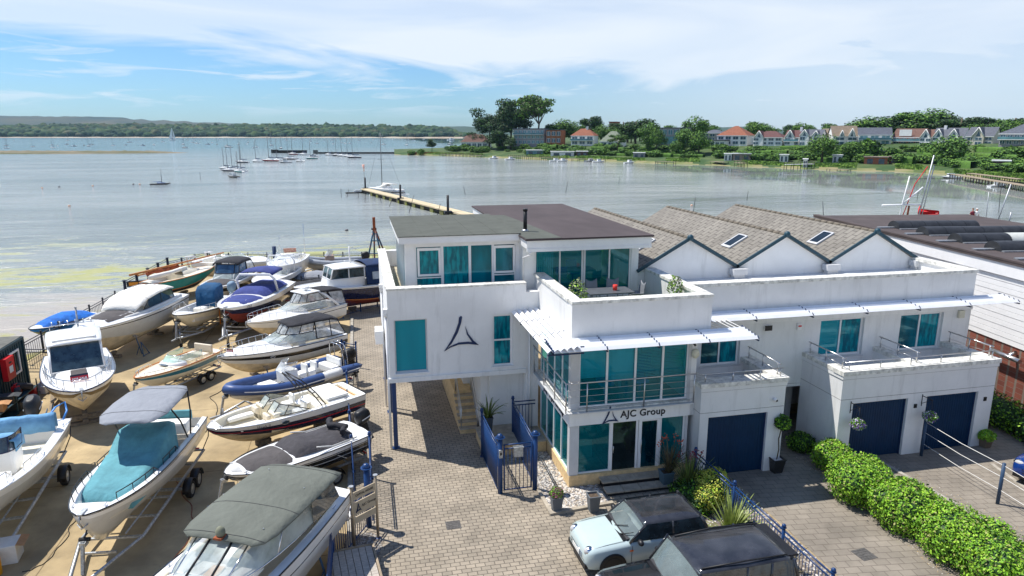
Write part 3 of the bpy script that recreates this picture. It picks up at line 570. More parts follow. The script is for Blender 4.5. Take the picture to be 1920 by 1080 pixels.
    # terrace corner return under the left block with steps
    tr = MB(CREAM); tr.box(4.1, 22.9, 0, 6.48, 24.63, .42); tr.m = STONE; tr.box(4.06, 22.86, .422, 6.48, 24.63, .46); tr.build('side_terrace', t)
    s2 = MB(CREAM)
    for k in range(6): s2.box(3.55+.0, 25.1+k*.28, .0, 4.30, 25.1+(k+1)*.28-.002, .18+.17*k)
    s2.m = STONE
    for k in range(6): s2.box(3.52, 25.07+k*.28, .182+.17*k, 4.30, 25.1+(k+1)*.28-.004, .21+.17*k)
    s2.m = CREAM; s2.box(3.55, 26.8, 0, 4.3, 31, 1.2); s2.build('side_steps', t)
    for x in (3.6, 4.25):
        rr = MB(STEEL); rr.tube([(x, 25.0, 1.0), (x, 25.15, 1.12), (x, 26.7, 2.1), (x, 28.6, 2.1)], .024, 8)
        for f in (.3, .6): rr.tube([(x, 25.15, .2+.9*f), (x, 26.7, 1.2+.9*f)], .010, 5)
        for (yy, z0, z1) in ((25.15, .2, 1.12), (26.7, 1.2, 2.1), (28.6, 1.2, 2.1)): rr.cyl((x, yy, z0), (x, yy, z1), .022)
        rr.build('handrail', t)
    return t
OFFICE = office()
def terrace_block():
    t = T('garage_building', 'long white building with three navy garage doors, roof parapet and balconies', 'building', (0, 0, 0))
    Y = 22.0; w = MB(WALL2)
    wall_holes(w, 10.98, 24.0, 2.25, 6.28, Y, .3, [(12.13, 13.72, 3.22, 4.52), (17.1, 19.05, 3.22, 4.72), (20.7, 22.7, 3.22, 4.72)])
    w.box(23.7, Y+.3, 0, 24.0, 36, 6.28); w.box(11.42, Y+.3, 5.7, 23.7, 25.0, 5.9); w.build('main_wall', t)
    w = MB(WALL2); w.box(14.3, Y+1.2, 0, 17, Y+1.4, 2.24); w.box(14.18, Y, 0, 14.3, Y+1.4, 2.24); w.box(14.3, Y, 2.12, 16.45, Y+1.2, 2.24); w.build('alley_wall', t)
    ad = MB(NAVY); ad.box(14.9, Y+1.1, 0.02, 15.9, Y+1.19, 2.05); ad.build('alley_door', t)
    c = MB(COPE); coping(c, 11.42, Y-.02, 24.04, Y+.36, 6.28, th=.12, axis='x', seg=1.3); coping(c, 23.66, Y+.42, 24.0, 36, 6.28, th=.12, axis='y', seg=1.5); c.m = WALL; c.box(11.42, Y-.035, 4.78, 24.03, Y-.003, 4.98); c.build('coping', t)
    for (a, b_, z0, z1, pn) in ((12.13, 13.72, 3.22, 4.52, P_DEEP), (17.1, 19.05, 3.22, 4.72, P_BLIND), (20.7, 22.7, 3.22, 4.72, P_DARK)):
        window(t, a, b_, z0, z1, Y+.12, mull=[(a+b_)/2], panes=[pn, P_CURT], fm=PVC, fw=.07)
        s = MB(FRAME); s.box(a-.05, Y-.05, z0-.05, b_+.05, Y+.12, z0-.003); s.build('sill', t)
    shade(t, 11.45, 25.3, Y-.05, 5.28, .85, nb=4, seg=2.2)
    # garage one
    def garage_block(x0, x1, doors):
        w = MB(WALL2); yf = 19.7
        wall_holes(w, x0, x1, 0, 3.34, yf, .25, [(a, b_, 0, 2.25) for a, b_ in doors])
        w.box(x0, yf+.25, 0, x0+.25, Y, 3.34); w.box(x1-.25, yf+.25, 0, x1, Y, 3.34); w.box(x0+.25, yf+.25, 2.7, x1-.25, Y, 2.9); w.build('garage_wall', t)
        g = MB(M('joint line', (.22, .21, .20), rough=.9, var=.2))
        for z in (2.42, 3.18): g.box(x0-.002, yf-.004, z, x1+.002, yf+.001, z+.014); g.box(x0-.004, yf, z, x0+.001, Y, z+.014)
        g.build('shadow_gap', t)
        bd = MB(WALL2); bd.box(x0-.03, yf-.03, 3.20, x1+.03, yf-.005, 3.337); bd.box(x0-.03, yf-.005, 3.20, x0-.005, Y, 3.337); bd.build('band', t)
        c = MB(COPE); coping(c, x0-.06, yf-.03, x1+.06, yf+.45, 3.34, th=.16, axis='x', seg=1.5); coping(c, x0, yf+.49, x0+.36, Y-.002, 3.34, th=.16, axis='y'); coping(c, x1-.36, yf+.49, x1, Y-.002, 3.34, th=.16, axis='y'); c.build('coping', t)
        for a, b_ in doors:
            d = MB(DOORB); d.box(a+.03, yf+.14, .02, b_-.03, yf+.18, 2.22)
            n = int((b_-a)/.105)
            for k in range(n): d.box(a+.05+k*.105, yf+.128, .04, a+.05+k*.105+.088, yf+.14, 2.2)
            dd = d.build('garage_door', t)
            f = MB(NAVY); f.box(a, yf+.1, 0, a+.045, yf+.2, 2.25); f.box(b_-.045, yf+.1, 0, b_, yf+.2, 2.25); f.box(a+.045, yf+.1, 2.205, b_-.045, yf+.2, 2.25); f.build('door_frame', dd)
            q = MB(BLACK); q.box(b_+.28, yf-.03, 1.85, b_+.40, yf-.001, 2.0); q.build('wall_light', t)
    garage_block(10.98, 14.18, [(11.3, 13.56)]); garage_block(16.45, 23.1, [(16.98, 19.3), (20.12, 22.4)])
    mid = MB(WALL2); mid.box(19.6, 19.95, 2.9, 19.85, Y, 3.34); mid.m = COPE; mid.box(19.55, 20.2, 3.34, 19.90, Y-.002, 3.50); mid.build('balcony_wall', t)
    for (x0, x1) in ((11.0, 14.1), (16.55, 23.0)):
        n = 3 if x1 < 15 else 5
        rail(t, [(x0, 19.82), (x1, 19.82)], 3.5, .28, [(x0+(x1-x0)*(k+.15)/n, 19.82) for k in range(n)]+[(x1-.1, 19.82)], wires=0, top=.020)
    for x in (14.0, 16.6, 19.72, 22.95): rail(t, [(x, 19.85), (x, 21.9)], 3.5, .42, [(x, 20.0), (x, 20.9), (x, 21.8)], wires=1, top=.024)
    ab = MB(PVC); ab.box(16.05, Y-.08, 4.42, 16.22, Y-.002, 4.66); ab.box(14.66, Y-.1, 4.50, 14.92, Y-.002, 4.66); ab.m = M('cream plastic', (.6, .6, .5)); ab.box(23.35, Y-.1, 4.45, 23.62, Y-.002, 4.75); ab.build('alarm_box', t)
    bl = MB(BLACK); bl.box(14.64, Y-.115, 4.48, 14.94, Y-.10, 4.68); bl.m = REDP; bl.box(16.07, Y-.095, 4.54, 16.20, Y-.082, 4.60); bl.build('alarm_badge', t)
    cm = MB(PVC); cm.ball((13.75, 19.62, 2.72), .07); cm.m = BLACK; cm.ball((13.78, 19.57, 2.70), .04); cm.build('security_camera', t)
    return t
GARAGES = terrace_block()
TILE = brick_material('concrete roof tiles', rgb(134, 129, 120), rgb(120, 115, 107), rgb(76, 72, 66), .46, .30, 0, .020, stain=.18)
def sawtooth():
    t = T('gabled_workshop', 'row of three grey tiled gable roofs with white gable ends behind the parapet', 'building', (0, 0, 0))
    hw = 2.18
    for i, cx in enumerate((12.92, 17.28, 21.62)):
        w = MB(WALL); y0, y1 = 25.0, 36.3; ze, zp = 6.32, 7.55
        w.xprism([(cx-hw, 0), (cx+hw, 0), (cx+hw, ze), (cx, zp), (cx-hw, ze)], y0, y1); w.build('gable_wall', t)
        r = MB(TILE)
        for s in (-1, 1):
            a = (cx+s*(hw+.02), ze-.01); c = (cx, zp+.02)
            r.poly([(a[0], y0-.12, a[1]), (a[0], y1+.1, a[1]), (c[0], y1+.1, c[1]), (c[0], y0-.12, c[1])] if s > 0 else [(a[0], y0-.12, a[1]), (c[0], y0-.12, c[1]), (c[0], y1+.1, c[1]), (a[0], y1+.1, a[1])])
        ro = r.build('roof', t, solid=.07)
        rg = MB(M('ridge tile', rgb(112, 104, 92), rough=.9, var=.2, vs=5))
        for k in range(25): rg.cyl((cx, y0-.12+k*.455, zp+.045), (cx, y0-.12+k*.455+.44, zp+.045), .085, .075, n=10)
        rg.build('ridge', ro)
        v = MB(DKTEAL)
        for s in (-1, 1):
            dx = s*hw; L_ = math.hypot(hw, zp-ze); v.obox((cx+dx/2, y0-.14, (ze+zp)/2+.05), (L_+.1, .06, .13), 0, 0, math.atan2(zp-ze, hw)*s)
        v.ball((cx, y0-.15, zp+.08), .13); v.build('verge_trim', t)
        sk = MB(FRAME); sx = cx-1.05; ang = math.atan2(zp-ze, hw); sz = ze+(zp-ze)*(1-1.05/hw)+.07
        sk.obox((sx, 27.1, sz), (1.0, .72, .10), 0, 0, -ang); so_ = sk.build('skylight', t)
        g = MB(P_BLACK); g.obox((sx, 27.1, sz+.055), (.82, .54, .02), 0, 0, -ang); g.build('pane', so_)
    for x in (15.1, 19.45, 23.8):
        h = MB(FRAME); h.box(x-.32, 24.55, 6.05, x+.32, 24.92, 6.30); h.box(x-.24, 24.62, 5.9, x+.24, 24.9, 6.05); h.m = PVC; h.cyl((x-.14, 24.75, 5.2), (x-.14, 24.75, 5.95), .06); h.cyl((x+.14, 24.75, 5.2), (x+.14, 24.75, 5.95), .06); h.build('hopper', t)
        v = MB(GALV); v.box(x-.14, 24.9, 6.18, x+.14, 36.3, 6.30); v.build('valley_gutter', t)
    return t
sawtooth()
def shed():
    ang = math.atan2(-9.703, -1.486)+math.pi   # eave direction (pointing away)
    dirv = Vector((math.cos(ang), math.sin(ang), 0)); nrm = Vector((dirv.y, -dirv.x, 0))
    ori = Vector((26.86, 22.49, 0)) - dirv*9
    X = Matrix(((dirv.x, nrm.x, 0, ori.x), (dirv.y, nrm.y, 0, ori.y), (0, 0, 1, 0), (0, 0, 0, 1)))   # local x along eave (away), local y to the right
    t = T('boatyard_shed', 'wide boatyard shed with brown flat roof, black barrel rooflights and white clad wall above brick', 'building', (0, 0, 0))
    L_ = 25.9; W_ = 10.4
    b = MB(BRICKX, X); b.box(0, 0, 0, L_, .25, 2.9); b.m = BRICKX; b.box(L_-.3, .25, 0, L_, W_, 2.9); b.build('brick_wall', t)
    c = MB(PVC, X)
    for k in range(14): c.box(0, -.05-.012*(k % 2), 2.9+k*.235, L_, .2, 2.9+(k+1)*.235-.02)
    c.box(0, -.02, 2.9, L_, .2, 6.2); c.box(L_-.2, .2, 2.9, L_, W_, 6.2); c.box(-.3, -.16, 5.75, L_+.1, -.075, 6.28); c.build('cladding', t)
    plum = M('brown roofing felt', rgb(78, 69, 68), rough=.9, var=.16, vs=.9, bump=.1)
    r = MB(plum, X); r.box(-.4, -.22, 6.30, L_+.2, W_, 6.42); r.box(-.4, -.24, 6.42, L_+.2, .10, 6.50); r.build('roof', t)
    for k in range(6):
        xs = 7.4+k*2.5; bl = MB(M('black rooflight', (.03, .032, .036), rough=.5, var=.25, vs=4), X)
        for s in range(6):
            sg_ = {5: .80, 4: 1.05}.get(k, 1.3); y0 = 1.3+s*sg_; seg = []
            for yy in (y0, y0+sg_-.02): seg.append([(xs+.55*math.cos(a), yy, 6.42+.42*math.sin(a)) for a in [math.pi*q/10 for q in range(11)]])
            white = (k in (2, 3)) and s in ((2, 3) if k == 3 else (2, 3))
            bl.m = M('translucent rooflight', (.55, .56, .52), rough=.5) if white else MATS['black rooflight']
            bl.loft(seg, False)
        bl.m = MATS['black rooflight']
        for yy in (1.3, 1.3+6*sg_-.03):
            bl.poly([(xs+.55*math.cos(a), yy, 6.42+.42*math.sin(a)) for a in [math.pi*q/10 for q in range(11)]])
        f = bl.build('rooflight', t)
        fl = MB(GALV, X); fl.box(xs-.15, .35, 6.43, xs+.1, 1.3, 6.50); fl.box(xs-.72, 1.3, 6.425, xs-.56, 1.3+6*sg_, 6.48); fl.build('flashing', f)
    ex = MB(STEEL, X); ex.cyl((8.0, -.35, 2.5), (9.6, -.35, 2.5), .10); ex.cyl((8.6, -.05, 2.7), (8.6, -.4, 2.55), .08); ex.build('vent_pipe', t)
    bb = MB(PVC, X); bb.box(12.2, -.35, 5.0, 12.6, -.06, 5.6); bb.m = BLACK; bb.box(12.25, -.37, 5.3, 12.55, -.351, 5.55); bb.build('flood_light', t)
shed()
# ------------------------------------------------------------------ boats on the hard
GEL = M('white gelcoat', (.80, .80, .79), rough=.25, var=.05, vs=1.2, coat=.3); GELC = M('cream gelcoat', rgb(236, 228, 206), rough=.25, var=.05, coat=.3)
GELG = M('silver gelcoat', rgb(205, 205, 202), rough=.22, var=.05, coat=.4); NAVYH = M('navy hull', rgb(22, 26, 60), rough=.15, var=.15, coat=.6); BLKH = M('black hull', rgb(24, 24, 27), rough=.18, var=.3, vs=6, coat=.5)
TEALH = M('teal hull', rgb(20, 140, 138), rough=.3, var=.08); PETROL = M('petrol blue hull', rgb(52, 116, 138), rough=.2, var=.1, coat=.5)
ANTIF = M('antifoul beige', rgb(205, 190, 162), rough=.75, var=.2, vs=2.5); ANTR = M('red antifoul', rgb(128, 50, 42), rough=.8, var=.2); ANTB = M('dark antifoul', rgb(46, 48, 56), rough=.75, var=.35, vs=3)
BEIGE = M('beige upholstery', rgb(224, 212, 190), rough=.6, var=.06); WHITEV = M('white upholstery', rgb(236, 235, 230), rough=.5, var=.05); DGREY = M('non slip grey deck', rgb(172, 166, 156), rough=.9, var=.12, vs=9)
TEAK = M('teak deck', rgb(196, 140, 82), rough=.7, var=.25, vs=5, st=(1, 9, 1)); CHROME = M('polished rail', (.70, .71, .72), rough=.15, metal=1, var=0)
def canvas(name, col, var=.18, vs=1.6): return M(name, col, rough=.85, var=var, vs=vs, bump=.55, bs=4)
C_TEAL = canvas('teal canvas', rgb(92, 150, 160)); C_BLUE = canvas('royal blue canvas', rgb(54, 66, 128)); C_SKY = canvas('pale blue canvas', rgb(108, 158, 196)); C_NAVY = canvas('navy canvas', rgb(24, 48, 86)); C_BLK = canvas('charcoal canvas', rgb(66, 64, 68)); C_BLK2 = canvas('black canvas', rgb(42, 42, 48))
C_GRN = canvas('grey green canvas', rgb(100, 104, 96), .10, 1.0); C_GREY = canvas('mid grey canvas', rgb(138, 142, 150), .06); C_WHITE = canvas('white canvas', rgb(240, 236, 226), .04); C_CHAR = canvas('dark grey canvas', rgb(80, 76, 76), .16); C_OCEAN = canvas('ocean blue canvas', rgb(16, 72, 112)); C_TARP = canvas('bright blue tarpaulin', rgb(28, 104, 190), .3, 2.5)
PLATE = M('number lettering', rgb(30, 40, 70), rough=.5, var=0); BLUETUBE = M('blue rib tube', rgb(52, 78, 128), rough=.45, var=.1); GREYTUBE = M('grey rib tube', rgb(158, 164, 172), rough=.5, var=.1); LBLUE = M('light blue plastic', rgb(70, 140, 215), rough=.4)
class Hull:
    def __init__(s, root, L, B, fb, fw, zk, sf=.88, pb=2.4, blunt=.75, tm=.4, rake=2.3, chine=.38):
        s.r = root; s.L = L; s.B = B; s.fb = fb; s.fw = fw; s.zk = zk; s.sf = sf; s.pb = pb; s.blunt = blunt; s.tm = tm; s.rake = rake; s.ch = chine
    def g(s, t):
        x = (t-.5)*s.L
        if t < s.tm: hb = s.B/2*(s.sf+(1-s.sf)*math.sin(math.pi/2*t/s.tm))
        else: u = (t-s.tm)/(1-s.tm); hb = s.B/2*max(0.0, 1-u**s.pb)**s.blunt
        hb = max(hb, .015); zs = s.zk+s.fb+(s.fw-s.fb)*t**1.6
        zk = s.zk+s.fw*.92*max(0, (t-.62)/.38)**s.rake
        q = max(0, (t-.35)/.65); hc = hb*(.86-.30*q); zc = max(zk+.02*(1-t), s.zk+s.fb*s.ch+(s.fw*.78-s.fb*s.ch)*q**1.8)
        return x, hb, zs, zk, hc, min(zc, zs-.04)
    def body(s, bands, bottom, inset=0, name='hull', tmat=None):
        """bands = [(fraction, material)...] from chine to sheer"""
        b = MB(bands[-1][1]); ts = [i/40 for i in range(0, 33)]+[.82+.18*i/14 for i in range(1, 15)]
        rings = []; rm = []
        for t in ts:
            x, hb, zs, zk, hc, zc = s.g(t); side = []
            for f, m in bands: side.append((x, hc+(hb-hc)*f**.75, zc+(zs-zc)*f))
            port = [(x, hc, zc)]+side
            ring = port[::-1]+[(x, hc*.5, zk+(zc-zk)*.45), (x, 0, zk), (x, -hc*.5, zk+(zc-zk)*.45)]+[(p[0], -p[1], p[2]) for p in port]; rings.append(ring)
        ms = [m for f, m in bands][::-1]; rm = ms+[bottom]*4+ms[::-1]
        b.loft(rings, False, False, True, rm); b.m = tmat or bands[-1][1]; b.poly([p for p in rings[0]])
        return b.build(name, s.r)
    def deck(s, zones, gm, im=None, sm=None, w=.16, camber=.14, name='deck', dm=None):
        b = MB(gm); im = im or gm; sm = sm or gm; dm = dm or gm; rings = []; mats = []
        for (t0, t1, kind, prm) in zones:
            n = max(2, int((t1-t0)*45)); zr = []
            for i in range(n+1):
                t = t0+(t1-t0)*i/n; x, hb, zs, zk, hc, zc = s.g(min(t, .995)); wi = max(hb-w, hb*.08)
                if kind == 'd':
                    cm = camber if prm is None else prm; cm *= min(1, wi/(s.B*.25))
                    pr = [(hb, zs), (wi, zs+.03), (wi*.65, zs+.03+cm*.75), (wi*.3, zs+.03+cm*.95), (0, zs+.03+cm)]
                else:
                    d = prm if prm else .6; pr = [(hb, zs), (wi, zs+.03), (wi-.05, zs-.01), (wi-.08, zs-d), (0, zs-d)]
                zr.append([(x, p[0], p[1]) for p in pr]+[(x, -p[0], p[1]) for p in pr[::-1]][1:])
            mats = [gm]+[dm, dm, dm] if kind == 'd' else [gm, im, im, sm]
            rm = mats+mats[::-1]; b.loft(zr, False, False, True, rm); rings.append((zr, kind))
        # bulkheads where the level changes
        b.m = im
        for k in range(len(rings)-1):
            a = rings[k][0][-1]; c = rings[k+1][0][0]
            for j in range(len(a)-1): b.poly([a[j], a[j+1], c[j+1], c[j]])
        a = rings[0][0][0]
        if rings[0][1] == 'w':
            x, hb, zs, *_ = s.g(0); tp = [(x, p[1], zs) for p in a]; 
            for j in range(len(a)-1): b.poly([a[j], a[j+1], tp[j+1], tp[j]])
        return b.build(name, s.r)
    def rub(s, mat, r=.03, dz=0, name='rub_rail', t1=.995):
        b = MB(mat); pts = []
        ts = [i/30*t1 for i in range(31)]
        for t in ts: x, hb, zs, *_ = s.g(t); pts.append((x, hb+.005, zs+dz))
        for t in ts[::-1]: x, hb, zs, *_ = s.g(t); pts.append((x, -hb-.005, zs+dz))
        b.tube(pts, r, 6); return b.build(name, s.r)
    def rail(s, t0, h=.35, inset=.10, n=5, mat=None, name='bow_rail', t1=.97, open_=False):
        b = MB(mat or CHROME); ts = [t0+(t1-t0)*i/16 for i in range(17)]; pts = []
        for sg in (1, -1):
            side = []
            for i, t in enumerate(ts):
                x, hb, zs, *_ = s.g(t); k = min(1, i/2.0); side.append(Vector((x+.05*k, sg*max(hb-inset, .05), zs+.05+h*k)))
            for j in range(n):
                p = side[min(16, 2+int(j*14/(n-1)))] if n > 1 else side[8]; b.cyl(p, (p.x-.04, p.y*.98, p.z-h-.02), .013, n=5)
            if open_: b.tube(side, .017, 5); b.build(name, s.r); b = MB(mat or CHROME)
            else: pts += side if sg > 0 else side[::-1]
        if not open_: b.tube(pts, .017, 5); return b.build(name, s.r)
    def patch(s, t0, t1, mat, frac=.9, lift=.02, camber=.16, name='foredeck_cover', w=.16, w0=None, edge=.03):
        """fabric or pad lying on the foredeck between t0 and t1"""
        b = MB(mat); rings = []; n = 14
        for i in range(n+1):
            t = t0+(t1-t0)*i/n; x, hb, zs, *_ = s.g(t); wi = max(hb-w, .03)*frac
            if i in (0, n): wi *= .93
            e = edge if i in (0, n) else 0
            zt = lambda y: zs+.03+lift-e+camber*min(1, (hb-w)/(s.B*.25) if hb > w else .05)*(1-(abs(y)/max(hb-w, .05))**2)
            ring = [(x, wi*k/6, zt(wi*k/6)-(edge if abs(k) == 6 else 0)+(.012*mnoise.noise(Vector((x*3, wi*k*.9, s.L))))) for k in range(-6, 7)]; rings.append(ring)
        b.loft(rings, False, False, True); return b.build(name, s.r)
def screen(parent, base, top, mat, frame=None, mull=(), r=.018, name='windscreen', closed=False, fbase=True):
    b = MB(mat); n = len(base)
    for i in range(n-1): b.poly([base[i], base[i+1], top[i+1], top[i]])
    o = b.build(name, parent)
    if frame:
        f = MB(frame); f.tube(top, r, 5)
        if fbase: f.tube(base, r, 5)
        for i in sorted(set(list(mull)+[0, n-1])): f.cyl(base[i], top[i], r, n=5)
        f.build('frame', o)
    return o
def ushape(x0, x1, hw, z, n=10, zf=None, p=2.6, hw0=None):
    """U in plan: aft ends at x0, front at x1"""
    pts = []; zf = z if zf is None else zf
    for i in range(n+1):
        a = math.pi*(i/n-.5); s_ = math.copysign(abs(math.sin(a))**(2/p), math.sin(a)); c_ = abs(math.cos(a))**(2/p)
        pts.append((x0+(x1-x0)*c_, hw*s_, z+(zf-z)*c_))
    return pts
def canopy(parent, st, mat, name='canopy', drop=.05, n=12, th=.03, wr=.015, pw=2.4):
    b = MB(mat); rings = []
    for (x, hw, ze, zm) in st:
        ring = [(x, -hw, ze-drop)]
        for k in range(-n//2, n//2+1):
            y = hw*k/(n/2); ring.append((x, y, ze+(zm-ze)*(1-abs(y/hw)**pw)+wr*mnoise.noise(Vector((x*2.3, y*2.3, zm*3)))))
        ring.append((x, hw, ze-drop)); rings.append(ring)
    b.loft(rings, False, False, True); o = b.build(name, parent, solid=th)
    if mat is not GEL and len(st) > 3:
        s_ = MB(M('seam thread', (.05, .05, .055), rough=.9))
        for i in range(1, len(rings)-1, 2): s_.tube([(p[0], p[1], p[2]+th*.55) for p in rings[i]], .009, 4)
        s_.build('seam', o)
    return o
def rbox(parent, name, c, s, mat, bev=.04, rz=0, ry=0, label=None):
    b = MB(mat); b.obox(c, s, rz, 0, ry); return b.build(name, parent, bevel=bev, label=label)
def outboard(parent, x, z, mat=None, s=1.0, y=0, tilt=.25, name='outboard_engine', acc=None):
    X = Matrix.Translation((x, y, z)) @ Matrix.Rotation(tilt, 4, 'Y') @ Matrix.Scale(s, 4); b = MB(mat or BLACK, X)
    rings = []
    for (zz, l, w, xo) in ((.0, .20, .13, -.18), (.08, .30, .19, -.20), (.25, .34, .22, -.22), (.42, .33, .21, -.22), (.55, .26, .17, -.20), (.60, .14, .09, -.18)):
        rings.append([(xo+l*math.copysign(abs(math.cos(a))**.7, math.cos(a)), w*math.copysign(abs(math.sin(a))**.7, math.sin(a)), zz) for a in [2*math.pi*k/16 for k in range(16)]])
    b.loft(rings, True, True); b.box(-.32, -.06, -.65, -.08, .06, .02); b.box(-.48, -.02, -.70, .0, .02, -.66)
    b.cyl((-.42, 0, -.85), (.02, 0, -.85), .065, .04, 10); b.box(-.26, -.015, -1.05, -.12, .015, -.65)
    for k in range(3):
        a = k*2.094; b.poly([(-.44, 0, -.85), (-.42, .05*math.cos(a+.5), -.85+.05*math.sin(a+.5)), (-.46, .17*math.cos(a), -.85+.17*math.sin(a))])
    b.box(-.06, -.10, -.35, .06, .10, .06)
    if acc: b.m = acc; b.box(-.45, -.222, .22, -.05, .222, .26)
    return b.build(name, parent)
def placed(name, label, cat, bow, zb, stern=None, zs=None, L=None, hdg=None, group=None):
    """returns root at the middle of the boat; bow tip known, stern or length + heading known"""
    k = 1.0
    for _ in range(4 if stern else 1):
        b = P(bow[0], bow[1], zb*k)
        if stern: s_ = P(stern[0], stern[1], zs*k); d = b-s_; d.z = 0; hd_ = math.atan2(d.y, d.x); k = d.length/L if L else 1; L = L or d.length
        else: hd_ = math.radians(hdg)
    mid = Vector((b.x-math.cos(hd_)*L*k/2, b.y-math.sin(hd_)*L*k/2, 0)); r = T(name, label, cat, mid, hd_, group); r.scale = (k, k, k)
    return r, L
def wheel(parent, x, y, r=.30, w=.19, name='wheel'):
    b = MB(RUBBER); s = 1 if y > 0 else -1
    prof = [(r*.62, -.5), (r*.88, -.52), (r*.99, -.38), (r, 0), (r*.99, .38), (r*.88, .52), (r*.62, .5)]
    rings = [[(x+q*math.cos(a), y+o*w, r+q*math.sin(a)) for a in [2*math.pi*k/22 for k in range(22)]] for q, o in prof]
    b.loft(rings+[rings[0]], True, False); o = b.build(name, parent)
    c = MB(M('wheel rim', (.50, .52, .54), rough=.35, metal=.8, var=.1)); yo = y+s*w*.36
    rr = [[(x+q*math.cos(a), yo+s*d, r+q*math.sin(a)) for a in [2*math.pi*k/20 for k in range(20)]] for q, d in ((r*.64, .02), (r*.60, -.03), (r*.35, -.015), (r*.30, .02), (r*.12, .03))]
    c.loft(rr, True, True)
    c.m = BLACK
    for k in range(8):
        a = 2*math.pi*k/8; c.cyl((x+r*.45*math.cos(a), yo-s*.02, r+r*.45*math.sin(a)), (x+r*.45*math.cos(a), yo-s*.012, r+r*.45*math.sin(a)), r*.07, n=8)
    c.build('rim', o); return o
def trailer(label, root, L, B, zk, axles=1, ax=-.12, tongue=1.0, group='boat trailers in the yard', w=None):
    t = T('boat_trailer', label, 'trailer', root.location.copy(), root.rotation_euler.z, group, root.scale[:]); w = w or B*.36
    f = MB(GALV); zf = .48; xa = L*ax; x0 = -L*.47; x1 = L*.30; xt = L*.5+tongue
    for s in (1, -1):
        f.tube([(x0, s*w, zf), (x1, s*w, zf), (xt-.35, s*.06, zf)], .062, 4); f.tube([(x0, s*w*.5, zf+.10), (x1, s*w*.45, zf+.12)], .035, 4)
    for k in range(6):
        xx = x0+(x1-x0)*k/5; f.obox((xx, 0, zf), (.07, 2*w, .06))
    f.obox((xt-.1, 0, zf), (.6, .08, .08)); f.obox((L*.40, 0, zf), (.06, w*1.0, .06)); f.build('frame', t)
    for k in range(axles):
        xx = xa+(k-(axles-1)/2)*.72; a = MB(GALV); a.obox((xx, 0, .32), (.08, 2*w+.5, .08)); ax_ = a.build('axle', t)
        for s in (1, -1):
            wheel(t, xx, s*(w+.34)); m = MB(BLACK)
            arc = [[(xx+.38*math.cos(a_), s*(w+.34)+o, .30+.38*math.sin(a_)) for a_ in [math.pi*q/10 for q in range(11)]] for o in (-.13, .13)]
            m.loft(arc, False); m.build('mudguard', t, solid=.015)
    wp = MB(GALV); wp.obox((L*.5+.18, 0, zf+.45), (.08, .08, .9), 0, 0, -.25); wp.obox((L*.5+.02, 0, zf+.80), (.22, .16, .12)); wp.m = RUBBER; wp.cyl((L*.5-.05, -.14, zf+.88), (L*.5-.05, .14, zf+.88), .06); wp.build('winch_post', t)
    jw = MB(GALV); jw.cyl((xt-.35, .16, .2), (xt-.35, .16, .85), .03); jw.m = RUBBER; jw.cyl((xt-.35, .12, .10), (xt-.35, .20, .10), .10, n=14); jw.build('jockey_wheel', t)
    for s in (1, -1):
        ro = MB(M('blue roller', rgb(30, 70, 150), rough=.5)); ro.cyl((x0+.2, s*w*.5-.08, zf+.16), (x0+.2, s*w*.5+.08, zf+.16), .06, n=10); ro.build('roller', t)
    sp_ = MB(M('webbing strap', rgb(60, 62, 70), rough=.9)); sp_.tube([(L*.5+.02, 0, zf+.85), (L*.5-.22, 0, zf+1.05)], .022, 5); sp_.build('winch_strap', t)
    for s in (1, -1): hn = MB(MATS['webbing strap']); hn.tube([(x0+.15, s*w, zf+.05), (x0+.1, s*(w+.25), zf+.6), (x0+.12, s*(w+.30), zf+1.0)], .018, 4); hn.build('tie_down', t)
    rs_ = MB(M('red lamp lens', rgb(190, 20, 20), rough=.2)); rs_.box(x0-.10, w*.5, zf-.04, x0-.04, w*.5+.25, zf+.06); rs_.box(x0-.10, -w*.5-.25, zf-.04, x0-.04, -w*.5, zf+.06); rs_.m = GALV; rs_.box(x0-.04, -w*.6, zf-.06, x0-.01, w*.6, zf+.02); rs_.build('light_board', t)
    return t
def stand(root, x, y, h, label='blue steel prop stand leaning under a hull', mat=None):
    X = Matrix.Translation(root.location) @ Matrix.Rotation(root.rotation_euler.z, 4, 'Z'); p = X @ (Vector((x, y, 0))*root.scale.x); h *= root.scale.x; sgn = 1 if y > 0 else -1
    t = T('boat_stand', label, 'boat stand', (p.x, p.y, 0), root.rotation_euler.z, 'stands propping the boats up'); b = MB(mat or M('stand blue', rgb(60, 90, 120), rough=.6, var=.2))
    b.cyl((0, 0, .05), (0, -sgn*.25, h), .03); b.cyl((.3, sgn*.25, 0), (0, 0, h*.7), .022); b.cyl((-.3, sgn*.25, 0), (0, 0, h*.7), .022); b.cyl((0, -sgn*.3, 0), (0, -sgn*.1, h*.5), .022); b.cyl((.3, sgn*.25, .05), (-.3, sgn*.25, .05), .018); b.build('frame', t)
    p_ = MB(WOOD); p_.obox((0, -sgn*.25, h), (.24, .24, .04), 0, -sgn*.5); p_.build('pad', t); return t
def blocks(root, x, label, h=.4, w=.9):
    X = Matrix.Translation(root.location) @ Matrix.Rotation(root.rotation_euler.z, 4, 'Z'); p = X @ Vector((x*root.scale.x, 0, 0)); h *= root.scale.x
    t = T('timber_blocks', label, 'keel blocks', (p.x, p.y, 0), root.rotation_euler.z, 'timber blocks under the keels'); n = max(2, int(h/.13)); b = MB(M('old timber', rgb(120, 108, 92), rough=.9, var=.35, vs=7))
    for k in range(n):
        z = k*h/n
        if k % 2: b.box(-.28, -.10, z, .28, .10, z+h/n-.006)
        else: b.box(-.12, -w/2, z, .12, w/2, z+h/n-.006)
    b.build('timber', t); return t
ANCHORM = GALV
